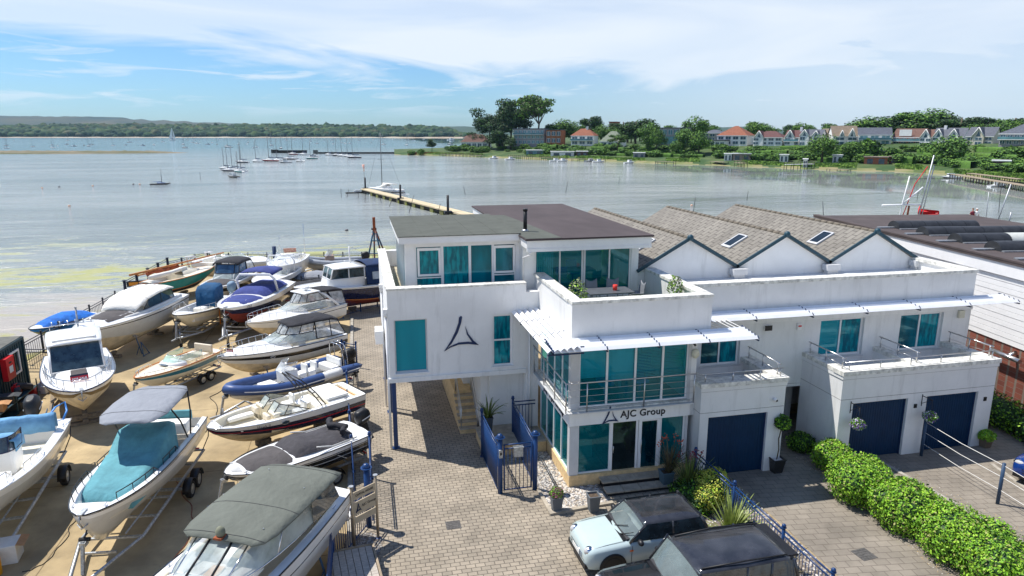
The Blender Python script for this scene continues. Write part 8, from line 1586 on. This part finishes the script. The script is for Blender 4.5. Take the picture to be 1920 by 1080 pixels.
for i, (px, wpx, s, h, wm, lab) in enumerate(((1003, 32, 16, 2.8, TEALG, 'white and blue boathouse left of the shore jetty'), (1055, 44, 15, 2.6, WH, 'long low white boathouse behind the shore jetty'), (1092, 22, 15, 2.7, M('dark boathouse timber', rgb(90, 66, 64), rough=.9), 'dark timber boathouse next to the long white one'), (1200, 22, 17, 2.4, GRY, 'small grey boathouse with awning'), (1368, 14, 16, 3.0, WH, 'white glazed summer house above the mudflat'), (1394, 34, 18, 3.0, M('striped timber', rgb(150, 132, 122), rough=.9, var=.3, vs=3), 'long brown slatted boathouse'), (1474, 16, 18, 3.0, WH, 'white garden cabin beside the long slatted boathouse'), (1575, 18, 20, 3.0, WH, 'white boathouse right of the big shore tree'), (1648, 44, 18, 2.8, BR, 'brown low boathouse behind the reeds'), (1690, 34, 22, 2.6, BR, 'second brown boathouse further right'), (1886, 34, 26, 2.8, M('dark boathouse timber', (.1, .1, .1)), 'dark roofed boathouse above the right hand pier'), (1515, 8, 6, 3.2, WH, 'tiny white gate house at the end of the gangway'))):
    p = bank(px, s); D = p.xy.length/sec_(px)**2; w = wpx*D/1312; t = T('boathouse', lab, 'boathouse', p, math.atan2(p.y, p.x)-math.pi/2, 'boathouses along the far shore'); b = MB(wm); b.box(-w/2, 0, -1, w/2, 5, h-.3); b.build('wall', t); b = MB(WH if wm is not BR else MATS['striped timber'] if 'striped timber' in MATS else WH); b.box(-w/2-.3, -.4, h-.3, w/2+.3, 5.3, h); b.build('roof', t)
    for k in range(2): q = MB(HGLASS); q.box(-w/2+w*(k+.25)/2, -.05, .2, -w/2+w*(k+.75)/2, -.01, h-.8); q.build('window', t)
def pier(label, a, b_, w, z, step=3.0, mat=None, name='pier', piles=True, group=None, rail_=False, pz=None):
    a = Vector(a); b_ = Vector(b_); d = b_-a; d.z = 0; L = d.length; t = T(name, label, 'jetty', (a.x, a.y, 0), math.atan2(d.y, d.x), group); k = MB(mat or WOOD); k.box(0, -w/2, z-.14, L, w/2, z); k.build('deck', t)
    k = MB(M('tarred timber', (.035, .03, .026), rough=.9, var=.3)); n = max(2, int(L/step))
    for i in range(n+1):
        for s in (1, -1): k.cyl((i*L/n, s*w*.46, -3), (i*L/n, s*w*.46, (pz or z)+(.0 if not rail_ else .9)), .11, n=6)
    k.build('piles', t)['kind'] = 'stuff'
    if rail_: k = MB(WOOD); k.box(0, -w/2-.03, z+.75, L, -w/2+.03, z+.85); k.build('rail', t)
    return t
g = 'small piers along the far shore'
pier('long low shore jetty in front of the boathouses, left part', bank(955, -1), bank(1060, -2), 1.8, -.1, group=g, rail_=True); pier('long low shore jetty in front of the boathouses, right part', bank(1062, -2), bank(1135, -2), 1.8, -.1, group=g); pier('wooden landing below the white bungalow', bank(826, 0), bank(905, 0), 2, -.2, group=g, rail_=True); pier('short jetty below the small green tree', bank(1234, -1), bank(1268, 0), 2, -.3, group=g); pier('brown landing stage on the mudflat', bank(1340, 8), bank(1365, 6), 3, .1, group=g); pier('dark skeletal jetty frame on the mudflat', bank(1385, 1), bank(1402, -3), 2, .3, step=2, group=g, rail_=True); pier('white railed gangway reaching the small moored inflatables', bank(1478, -8), bank(1530, 5), 1.4, .6, mat=WH, group=g, rail_=True); pier('grey plank walkway beside the reeds', bank(1560, -1), bank(1600, -2), 2, -.7, group=g)
pier('dark wooden pier on many piles at the right edge', bank(1800, -12), bank(2010, -14), 2.2, .1, step=2.0, group=g); pier('low jetty near the right edge of the beach', bank(1830, 2), bank(1930, 4), 2, .2, step=2.5, group=g)
# brick garden wall on the tip of the point, breakwaters
wl = MB(BR); a = at_dist(763, 426); c = at_dist(868, 418); wl.X = Matrix.Translation(a) @ Matrix.Rotation(math.atan2(c.y-a.y, c.x-a.x), 4, 'Z'); wl.box(0, 0, -1.6, (c-a).length, .6, .55); tag(wl.build('garden_wall'), 'low red brick wall on the tip of the point', 'wall')
for (p0, p1, y, lab) in ((506, 573, 287.3, 'dark timber breakwater screen behind the moored yachts'), (585, 760, 288.6, 'long thin dark breakwater joining the point')):
    a = at_dist(p0, DY(y)+6); c = at_dist(p1, DY(y)+6); k = MB(M('tarred timber', (.03, .03, .03))); k.X = Matrix.Translation(a) @ Matrix.Rotation(math.atan2(c.y-a.y, c.x-a.x), 4, 'Z'); L = (c-a).length; k.box(0, 0, -2.5, L, .5, .5 if p0 < 580 else -.35); k.box(0, -.3, -.2, 3 if p0 > 580 else L*.2, .6, .9)
    for i in range(int(L/4)): k.box(i*4, -.25, -2.5, i*4+.3, 0, .2 if p0 < 580 else -.3)
    tag(k.build('breakwater'), lab, 'breakwater')
# low sandbar on the left
b = MB(M('sandbar grass', (.075, .085, .03), col2=(.22, .18, .12), rough=.95, vs=.05, det=8)); 
def sb(u, v):
    px = -260+u*620; D = DY(286.5)+(v-.5)*(70*(1-u**3)+4); p = at_dist(px, D); e = math.sin(math.pi*v)*min(1, (1-u)*8)
    return (p.x, p.y, WZ-.2+1.5*e+(.7*e*mnoise.noise(Vector((px*.3, v*6, 0)))))
b.grid(sb, 160, 8); S(b.build('sandbar')); 
# ------------------------------------------------------------------ far wooded island, hills
def ico():
    t = (1+5**.5)/2; V = [(-1, t, 0), (1, t, 0), (-1, -t, 0), (1, -t, 0), (0, -1, t), (0, 1, t), (0, -1, -t), (0, 1, -t), (t, 0, -1), (t, 0, 1), (-t, 0, -1), (-t, 0, 1)]; F = [(0, 11, 5), (0, 5, 1), (0, 1, 7), (0, 7, 10), (0, 10, 11), (1, 5, 9), (5, 11, 4), (11, 10, 2), (10, 7, 6), (7, 1, 8), (3, 9, 4), (3, 4, 2), (3, 2, 6), (3, 6, 8), (3, 8, 9), (4, 9, 5), (2, 4, 11), (6, 2, 10), (8, 6, 7), (9, 8, 1)]
    V = [tuple(c/math.sqrt(1+t*t) for c in v) for v in V]; cache = {}; F2 = []
    def mid(a, b):
        k = (min(a, b), max(a, b))
        if k not in cache: m = Vector(V[a])+Vector(V[b]); m.normalize(); V.append(tuple(m)); cache[k] = len(V)-1
        return cache[k]
    for a, b, c in F: x, y, z = mid(a, b), mid(b, c), mid(c, a); F2 += [(a, x, z), (b, y, x), (c, z, y), (x, y, z)]
    return np.array(V), np.array(F2)
IV, IF = ico()
TOP = [(-260, 235.5), (0, 235.5), (150, 232.5), (260, 234), (350, 234), (430, 233.5), (520, 233.8), (600, 234.5), (680, 235), (760, 236), (820, 237.5), (850, 240.5), (868, 246), (880, 252), (900, 257)]
def woods():
    rs = np.random.RandomState(11); Vs = []; Fs = []; MI = []; off = 0; n = 4200
    mats = [M('far wood dark', (.018, .042, .016), rough=1, var=.3, vs=.03), M('far wood mid', (.030, .064, .020), rough=1, var=.3, vs=.03), M('far wood light', (.060, .095, .028), rough=1, var=.3, vs=.03), M('far wood olive', (.075, .080, .035), rough=1, var=.3, vs=.03)]
    for k in range(n):
        px = rs.uniform(-250, 885); v = rs.rand()**.8; D = 2150+v*330; top = CAMH-drop(lerp_(TOP, px))*2400; z = max(2, (top-9)*min(1, .12+v*1.0)); 
        if px > 840: z *= max(.2, 1-(px-840)/60)
        r = rs.uniform(7, 15)*(.75 if px > 850 else 1); p = at_dist(px, D); V = IV*(1+rs.normal(0, .16, (len(IV), 1)))*np.array([r*rs.uniform(.8, 1.4), r, r*rs.uniform(.6, 1.0)])+np.array([p.x, p.y, z+rs.uniform(-3, 2.5)]); Vs.append(V); Fs.append(IF+off); off += len(V); MI.append(np.full(len(IF), rs.choice(4, p=[.38, .36, .17, .09])))
    o = link('distant_wood', raw_mesh('distant_wood', np.concatenate(Vs), np.concatenate(Fs), mats, np.concatenate(MI), smooth=False)); tag(o, 'long wooded island along the horizon', 'wood', kind='stuff')
    b = MB(M('island ground', (.045, .07, .03), rough=1, var=.2)); b.grid(lambda u, v: (lambda px: (lambda p: (p.x, p.y, WZ-.5+(max(0, (CAMH-drop(lerp_(TOP, px))*2400-14))*min(1, v*1.3) if px < 880 else 0)))(at_dist(px, 2135+v*420)))(-260+u*1160), 120, 8); S(b.build('island'))
    b = MB(M('pale beach', (.50, .44, .34), col2=(.36, .28, .20), rough=1, vs=.01)); b.grid(lambda u, v: (lambda p: (p.x, p.y, WZ+.1+(2.2+1.6*mnoise.noise(Vector((u*40, 0, 0))))*v))(at_dist(-100+u*970, 2122+v*14)), 120, 2); S(b.build('beach'))
woods()
def hills(name, tab, D, dep, col, col2):
    b = MB(M(name+' land', col, col2=col2, rough=1, vs=.004, det=6)); x0, x1 = tab[0][0], tab[-1][0]
    b.grid(lambda u, v: (lambda px, q: (lambda p: (p.x, p.y, -3+(CAMH-drop(lerp_(tab, px))*D+3+6*mnoise.noise(Vector((px*.05, v*3, 1))))*math.sin(min(1, v*1.25)*math.pi/2)))(at_dist(px, D-dep*(1-v))))(x0+(x1-x0)*u, v), 140, 10); S(b.build('hills'))
hills('far ridge', [(-260, 219), (0, 219), (60, 219.6), (170, 220.5), (230, 222.5), (262, 225.5), (290, 227.5), (330, 227.6), (372, 230.5), (400, 231), (470, 234), (560, 237), (640, 240), (700, 243)], 4000, 1100, (.025, .055, .055), (.09, .09, .065))
hills('blue ridge', [(640, 247), (740, 241), (800, 238.5), (850, 237.5), (900, 240), (930, 243), (970, 241), (1100, 245), (1250, 248), (1330, 239.5), (1400, 239), (1450, 243), (1500, 244), (1560, 246), (1700, 247), (2100, 247)], 3900, 900, (.035, .065, .04), (.05, .08, .05))
# ------------------------------------------------------------------ jetty, yacht and moored boats
def jetty():
    a = P(905, 408, -.35); c = P(684, 353.5, -.35); d = c-a; L = d.length; t = T('jetty', 'long pale concrete jetty on weedy piers running out from behind the office', 'jetty', (a.x, a.y, 0), math.atan2(d.y, d.x)); cm = M('jetty concrete', rgb(196, 180, 148), rough=.9, var=.15, vs=.5); k = MB(cm); n = int(L/3)
    for i in range(n): k.box(i*L/n+.03, -1.0, -.55, (i+1)*L/n, 1.0, -.35)
    k.build('deck', t); k = MB(M('weedy pier', (.22, .24, .05), col2=(.12, .10, .07), rough=.9, vs=.8))
    n = int(L/4.4)
    for i in range(n): k.box(i*4.4, -.9, -3, i*4.4+1.5, .9, -.56)
    k.build('piers', t)['kind'] = 'stuff'; k = MB(M('tarred timber', (.03, .03, .03))); k.box(0, -.75, -1.1, L, .75, -.6); k.build('beam', t)
    for (px, py, h, lab) in ((840, 397, 2.6, 'tall dark mooring pile on the jetty nearest the office'), (751, 372, 2.6, 'tall dark mooring pile half way along the jetty'), (685, 353, 2.4, 'dark mooring pile with lifebuoy box at the jetty head')):
        p = P(px, py, -.35); q = T('mooring_pile', lab, 'pile', (p.x, p.y, -.35), 0, 'mooring piles along the jetty'); k = MB(BLACK); k.cyl((0, 0, -2.5), (0, 0, h), .20, n=10); k.build('pile', q); k = MB(BLACK); k.box(-.6, -.6, -.25, .6, .6, .12); k.build('collar', q)
    p = P(684, 353, -.35); q = T('windsock', 'faded orange and white windsock on a pole at the jetty head', 'windsock', (p.x, p.y, 2.0)); k = MB(GALV); k.cyl((0, 0, 0), (0, 0, 2.6), .05); k.build('pole', q); k = MB(M('windsock cloth', rgb(240, 150, 120), rough=.8, col2=rgb(245, 235, 225), vs=.8)); k.cyl((0, 0, 1.4), (-.1, 0, 2.9), .14, .30, n=10); k.build('sock', q)
jetty()
def small_yacht(hullm, L=8.0, mast=11.0, cov=C_NAVY, parts=True, mr=.09, motor=False, cabm=None, B=None):
    t = T('moored_boat', 'x', 'boat'); h = Hull(t, L, B or L*.31, .95, 1.15, -.35, sf=.7, pb=2.2, blunt=.85, rake=1.8); h.body([(.18, ANTB), (.9, hullm), (1, GEL)], ANTB); h.deck([(0, .3, 'w', .3), (.3, .995, 'd', .12)], M('dark boat deck', rgb(70, 66, 62), rough=.8) if hullm is BLKH else GEL); k = MB(cabm or GEL)
    w = L*.09; zs = .85
    if motor: k.box(-L*.12, -w*1.1, .6, L*.18, w*1.1, 1.9); k.m = SMOKE; k.box(-L*.05, -w*1.12, 1.3, L*.182, w*1.12, 1.7); k.build('cabin', t)
    else: k.loft([[(x, -ww, zs-.1), (x, -ww*.85, zs+hh), (x, ww*.85, zs+hh), (x, ww, zs-.1)] for x, ww, hh in ((-L*.15, w, .42), (L*.1, w, .38), (L*.24, w*.6, .2))], True); k.build('cabin', t)
    if mast:
        k = MB(GALV if mr == .10 and parts is None else M('dull mast', (.16, .17, .18), rough=.6)); k.cyl((L*.08, 0, zs), (L*.08, 0, mast), mr, mr*.7, n=6); k.cyl((L*.08, 0, mast), (L*.49, 0, 1.1), .025, n=4); k.cyl((L*.08, 0, mast), (-L*.48, 0, 1.0), .025, n=4); k.cyl((L*.08, -w*1.3, mast*.55), (L*.08, w*1.3, mast*.55), .04, n=4); k.build('mast', t); k = MB(cov); k.cyl((L*.06, 0, zs+.95), (-L*.36, 0, zs+.85), .20, .13, n=8); k.build('boom_cover', t)
    return t
VAR = {}
def moor(px, py, kind, rz, label, group='moored boats', sc=1.0, name='moored_boat'):
    spec = {'w': (GEL, 8, 11), 'n': (NAVYH, 8, 11), 'r': (M('crimson hull', rgb(150, 30, 50), rough=.3), 8, 11), 't': (TEALH, 7, 9), 'm': (GEL, 7, 0), 'b': (BLKH, 8, 0), 'd': (BLKH, 8, 9.5), 'fw': (GEL, 9, 14), 'fn': (NAVYH, 9, 14)}[kind]
    if kind not in VAR: VAR[kind] = small_yacht(spec[0], spec[1], spec[2], motor=spec[2] == 0, cov=M('blue boat cover', rgb(50, 90, 150)) if kind == 'd' else C_NAVY, cabm=MATS['blue boat cover'] if kind == 'd' else None, mr=.14 if kind[0] == 'f' else .13)
    D = DY(py); p = at_dist(px, D); p.z = WZ; r = dup(VAR[kind], p, rz, label, group, sc); r.name = name; return r
gN = 'yachts moored on the near trot'
for i, (px, py, k, lab) in enumerate(((416, 317, 'w', 'white yacht at the left end of the crowded raft'), (423, 321, 'n', 'dark hulled yacht second in the crowded raft'), (432, 319, 'w', 'white yacht in the middle of the crowded raft'), (441, 323, 't', 'teal hulled yacht in the crowded raft'), (447, 321, 'w', 'white yacht at the right end of the crowded raft'), (430, 333, 'b', 'black workboat lying nearest in the crowded raft'), (449, 305, 'n', 'dark yacht with red cover behind the crowded raft'), (477, 303.5, 'w', 'white yacht alone right of the crowded raft'), (503, 302.5, 'r', 'crimson hulled yacht with navy boom cover'), (518, 302, 'w', 'small white yacht right of the crimson hulled one'), (531, 305, 'm', 'small white motor boat with blue canopy'), (539, 299, 'n', 'dark yacht behind the small motor boat'), (558, 303, 'm', 'stocky cabin motor boat with tall wheelhouse'), (547, 290, 'r', 'crimson yacht in front of the breakwater screen'), (567, 290.5, 'w', 'white yacht at the end of the breakwater screen'), (581, 298, 't', 'teal motor sailer between the breakwaters'), (586, 294, 'm', 'white launch between the breakwaters'), (614, 291, 'w', 'first white yacht along the thin breakwater'), (630, 292, 'n', 'dark yacht, second along the thin breakwater'), (640, 293, 'w', 'white yacht, third along the thin breakwater'), (651, 294, 'w', 'white yacht, fourth along the thin breakwater'), (661, 296, 'n', 'dark yacht at the right end of the thin breakwater'))):
    moor(px, py, k, rnd.uniform(-.6, .6)+2.8, lab, gN, rnd.uniform(.85, 1.1) if px > 470 else rnd.uniform(.72, .9))
t = moor(290, 346, 'd', .15, 'black open day boat with blue cover and raked bare mast lying alone', gN, (.62, .55, .42), 'day_boat')
gF = 'boats moored far out'
far = [(8, 274), (8, 279), (58, 276), (95, 273), (95, 278), (105, 275), (122, 272), (135, 275), (154, 274), (163, 275), (169, 272), (209, 274), (233, 273), (241, 268), (265, 274), (286, 273), (304, 267), (341, 272), (344, 278), (360, 268), (367, 270), (388, 272), (396, 269), (405, 272), (422, 275), (426, 277), (445, 272), (461, 271), (464, 268), (473, 278), (479, 277), (507, 266), (507, 274), (525, 279), (581, 266), (593, 270), (624, 271), (640, 269), (645, 270), (655, 270), (695, 269), (718, 272), (762, 273), (843, 271), (24, 265), (125, 264)]
for i in range(26): far.append((rnd.uniform(330, 860), rnd.uniform(260.5, 264.5)))
for i, (px, py) in enumerate(far):
    k = rnd.choice(('fw', 'fw', 'fw', 'fn', 'm', 'm')); lab = {'fw': 'small white yacht with bare mast moored far out', 'fn': 'small dark hulled yacht with bare mast moored far out', 'm': 'small white motor boat moored far out'}[k]; moor(px, py-.6, k, rnd.uniform(0, 6.28), lab, gF+' ('+{'fw': 'white yachts', 'fn': 'dark yachts', 'm': 'motor boats'}[k]+')', rnd.uniform(.6, .95))
t = moor(845, 262.8, 'm', .3, 'white ferry like motor boat with red stripe near the point', gF, 2.2); t = moor(322, 262.8, 'fw', .9, 'yacht under full white sail far out', gF, 1.8, 'sailing_yacht'); sl_ = MB(M('white sail', (.85, .85, .83), rough=.6)); sl_.poly([(.5, 0, 1.8), (.5, 0, 13.5), (-3.5, .8, 1.9)]); sl_.poly([(.9, 0, 12.5), (4.2, 0, 1.3), (1.0, -.8, 1.5)]); sl_.build('sail', t, solid=.03)
# yacht and tenders at the jetty
t = small_yacht(GEL, 9.5, 13.2, C_WHITE, mr=.10); t['label'] = 'white yacht with tall mast and sprayhood moored to the jetty'; p = P(722, 359, WZ); t.location = (p.x, p.y, WZ); t.rotation_euler.z = 2.45; t['group'] = gN; t.name = 'moored_yacht'; canopy(t, [(-.9, .9, 1.4, 1.6), (-.2, .95, 1.5, 1.95), (.6, .8, 1.3, 1.5)], C_WHITE, name='sprayhood', drop=.3)
for i, (px, py, k, sc, rz, lab) in enumerate(((663, 362, 'b', (.62, .55, .35), .1, 'open grey rowing dinghy left of the jetty head'), (700, 366, 'm', (.42, .45, .35), .4, 'small inflatable tied on the near side of the jetty'), (740, 362, 'b', (.5, .5, .35), 2.5, 'dark tender lying behind the white yacht'), (750, 364, 'n', (.42, .5, .06), 2.5, 'second dark tender astern of the white yacht'))): moor(px, py, k, rz, lab, 'tenders round the jetty', sc, 'tender')
gs = 'small craft along the far shore'
for i, (px, dy, k, rz, lab) in enumerate(((926, 1, 'm', .3, 'white launch at the left end of the shore jetties'), (957, 1.5, 'm', .2, 'white launch under the glass fronted villa'), (1042, 1, 'm', .1, 'left of two white launches by the long boathouse'), (1056, 1, 'm', .2, 'right of two white launches by the long boathouse'), (1108, 0, 'm', .1, 'white cabin launch with blue cover at the jetty end'), (1124, 1, 'm', 0, 'larger white cabin launch at the jetty end'), (1182, 1, 'm', .3, 'white launch lying off the green lawn'), (1268, -1, 'b', .3, 'small dark boat below the little jetty'), (1452, -3, 'm', .1, 'long white inflatable aground on the mudflat'), (1479, -3, 'r', .2, 'small red boat beside the gangway'), (1495, -3, 'b', .1, 'grey inflatable at the end of the gangway'), (1795, 4, 'm', 2.9, 'white motor boat moored off the right hand pier'), (1822, 6, 't', 2.9, 'turquoise boat lying under the right hand pier'), (1886, 7, 'm', .1, 'white skiff under the right hand pier'))):
    y = lerp_(SHORE, px)+dy; moor(px, y, k, rz, lab, gs, (.85, .8, .75) if k == 'm' else (.6, .6, .10), 'small_boat')
# withies and stakes in the shallows
for i, (px, py, h, lean) in enumerate(((376, 337, 2.2, 0), (640, 370, 1.8, 0), (650, 369, 1.6, .3), (684, 379, 1.6, .1), (716, 380, 1.5, -.3), (728, 388, 1.6, .5), (765, 400, 3.0, .35), (818, 403, 1.8, .4), (873, 366, 2.0, -.2), (1060, 362, 2.6, .2), (1300, 396, 2.5, .1), (1545, 408, 2.6, -.2), (1400, 376, 2, .1), (1720, 372, 2, 0), (1873, 398, 4.0, -.1), (672, 371, 1.5, 0), (1160, 345, 1.8, .1))):
    p = P(px, py, WZ); t = T('stake', 'thin dark stake standing in the shallow water', 'stake', (p.x, p.y, WZ), 0, 'stakes in the shallows'); k = MB(BLACK); k.cyl((0, 0, -.5), (lean*h, 0, h), .045, n=5); k.build('stake', t)
for i, (px, py) in enumerate(((79, 353), (111, 351), (174, 349), (250, 346), (262, 346), (318, 344), (130, 387), (650, 433), (1297, 386))):
    p = P(px, py, WZ); t = T('buoy', 'small round mooring buoy on the water', 'buoy', (p.x, p.y, WZ), 0, 'mooring buoys'); k = MB(PEB[3] if i % 2 else M('pink buoy', rgb(226, 180, 150), rough=.5)); k.ball((0, 0, .05), .24, 10, 6); k.build('float', t)
# rigs and people beyond the boatyard shed
def rig():
    b0 = P(1712, 470, WZ); t = T('crane_rig', 'white pole rig with cross arms rising behind the boatyard shed', 'rig', (b0.x, b0.y, 0)); o = t.location; D = o.x*_hd[0]+o.y*_hd[1]
    def q(px, py): v = at_dist(px, D); return Vector((v.x-o.x, v.y-o.y, CAMH-drop(py)*D))
    k = MB(PVC); k.tube([q(1704, 440), q(1708, 386), q(1716, 330)], .07, 6); k.tube([q(1670, 385), q(1708, 384), q(1745, 384)], .10, 6); k.tube([q(1708, 384), q(1744, 351)], .09, 6); k.build('arm', t); k = MB(GALV); k.tube([q(1742, 410), q(1757, 291)], .08, 6); k.tube([q(1748, 410), q(1760, 310)], .06, 6); k.build('mast', t); k = MB(REDP); k.tube([q(1712, 405), q(1728, 345), q(1748, 312)], .05, 6); k.build('red_stay', t)
    k = MB(REDP); k.loft([[q(1741, 402), q(1744, 382), q(1747, 402)], [q(1747, 403)+Vector((.1, .6, 0)), q(1747, 392)+Vector((.1, .6, 0)), q(1750, 403)], [q(1782, 401), q(1781, 395), q(1782, 402)]], True); k.build('furled_red_sail', t); k = MB(RUST); k.tube([q(1721, 405), q(1722, 386)], .10, 6); k.build('rusty_post', t)
    for (pxa, pya, pxb, pyb, lab, r_) in ((1893, 420, 1911, 345, 'leaning bare mast near the right edge', .07), (1874, 418, 1871, 360, 'thin upright mast near the right edge', .04), (1918, 412, 1920, 398, 'short grey post at the right edge', .08)):
        a = at_dist(pxa, 74); s = T('bare_mast', lab, 'mast', (a.x, a.y, 0), 0, 'bare masts beyond the shed'); c = at_dist(pxb, 74); k = MB(GALV); k.cyl((0, 0, CAMH-drop(pya+12)*74), (c.x-a.x, c.y-a.y, CAMH-drop(pyb)*74), r_, n=6); k.build('spar', s)
rig()
def person(label, px, py, top, leg, D=70, rz=0, hairm=None):
    p = at_dist(px, D); z = CAMH-drop(py)*D; t = T('person', label, 'person', (p.x, p.y, z), rz, 'people on the quay'); sk = M('skin', rgb(206, 160, 134), rough=.6, var=0)
    k = MB(sk); V = {0: (0, 0, .95, .14), 1: (0, 0, 1.2, .15), 2: (0, 0, 1.42, .14), 3: (0, 0, 1.52, .05), 4: (0, 0, 1.66, .10)}; k.loft([[(r*1.15*math.cos(a), r*.75*math.sin(a), zz) for a in [2*math.pi*i/12 for i in range(12)]] for zz, r in ((.80, .14), (.95, .16), (1.1, .14), (1.3, .17), (1.42, .18), (1.48, .07), (1.54, .055), (1.58, .08), (1.66, .10), (1.74, .09), (1.80, .03))], True)
    for s in (1, -1): k.tube([(s*.20, 0, 1.42), (s*.26, .02, 1.15), (s*.24, -.12, .92)], [.055, .045, .03], 7); k.tube([(s*.09, 0, .88), (s*.10, .01, .48), (s*.10, 0, .06), (s*.10, -.12, .03)], [.085, .06, .04, .035], 7)
    k.build('body', t); k = MB(top); k.loft([[(r*1.2*math.cos(a), r*.82*math.sin(a), zz) for a in [2*math.pi*i/12 for i in range(12)]] for zz, r in ((.86, .17), (1.1, .16), (1.3, .185), (1.43, .19), (1.49, .08))], True)
    for s in (1, -1): k.tube([(s*.19, 0, 1.42), (s*.25, .01, 1.2)], [.07, .06], 7)
    k.build('shirt', t); k = MB(leg)
    for s in (1, -1): k.tube([(s*.08, 0, .92), (s*.10, .01, .5), (s*.10, 0, .1)], [.11, .08, .06], 7)
    k.build('trousers', t); k = MB(hairm or BARK); k.ball((0, .015, 1.71), (.105, .11, .10), 10, 6, -.1, 1); k.build('hair', t)
person('person in a dark red top on the quay beyond the shed', 1846, 423, M('dark red top', rgb(120, 30, 50)), C_NAVY); person('person in a white shirt and cap on the quay beyond the shed', 1854, 423, WHITEV, C_NAVY, hairm=M('white cap', (.7, .7, .7)))
b = MB(M('quay concrete', (.25, .23, .20))); a = at_dist(1790, 78); c = at_dist(2100, 64); b.prism([(a.x, a.y), (c.x, c.y), (c.x-4, c.y-9), (a.x-2, a.y-9)], -3, at_dist(1850, 70).z+CAMH-drop(428)*70); S(b.build('quay'))
for o in [s for s in list(PROTO.values())+list(VAR.values())]:    # the source shapes are only copied, never shown
    for c in [c for c in bpy.data.objects if c.parent == o]:
        for g_c in [g_ for g_ in bpy.data.objects if g_.parent == c]: bpy.data.objects.remove(g_c)
        bpy.data.objects.remove(c)
    bpy.data.objects.remove(o)
# ------------------------------------------------------------------ air
def haze():
    m = bpy.data.materials.new('haze air'); m.use_nodes = True; N = m.node_tree.nodes; N.clear(); o = N.new('ShaderNodeOutputMaterial'); v = N.new('ShaderNodeVolumePrincipled'); v.inputs['Color'].default_value = (.45, .74, 1, 1); v.inputs['Density'].default_value = 4.5e-5; v.inputs['Anisotropy'].default_value = .2; m.node_tree.links.new(v.outputs[0], o.inputs['Volume'])
    b = MB(m); b.box(-5600, -5600, -4.6, 5600, 5600, 200); tag(b.build('haze'), 'thin blue sea haze over the harbour', 'haze', kind='stuff')
haze()
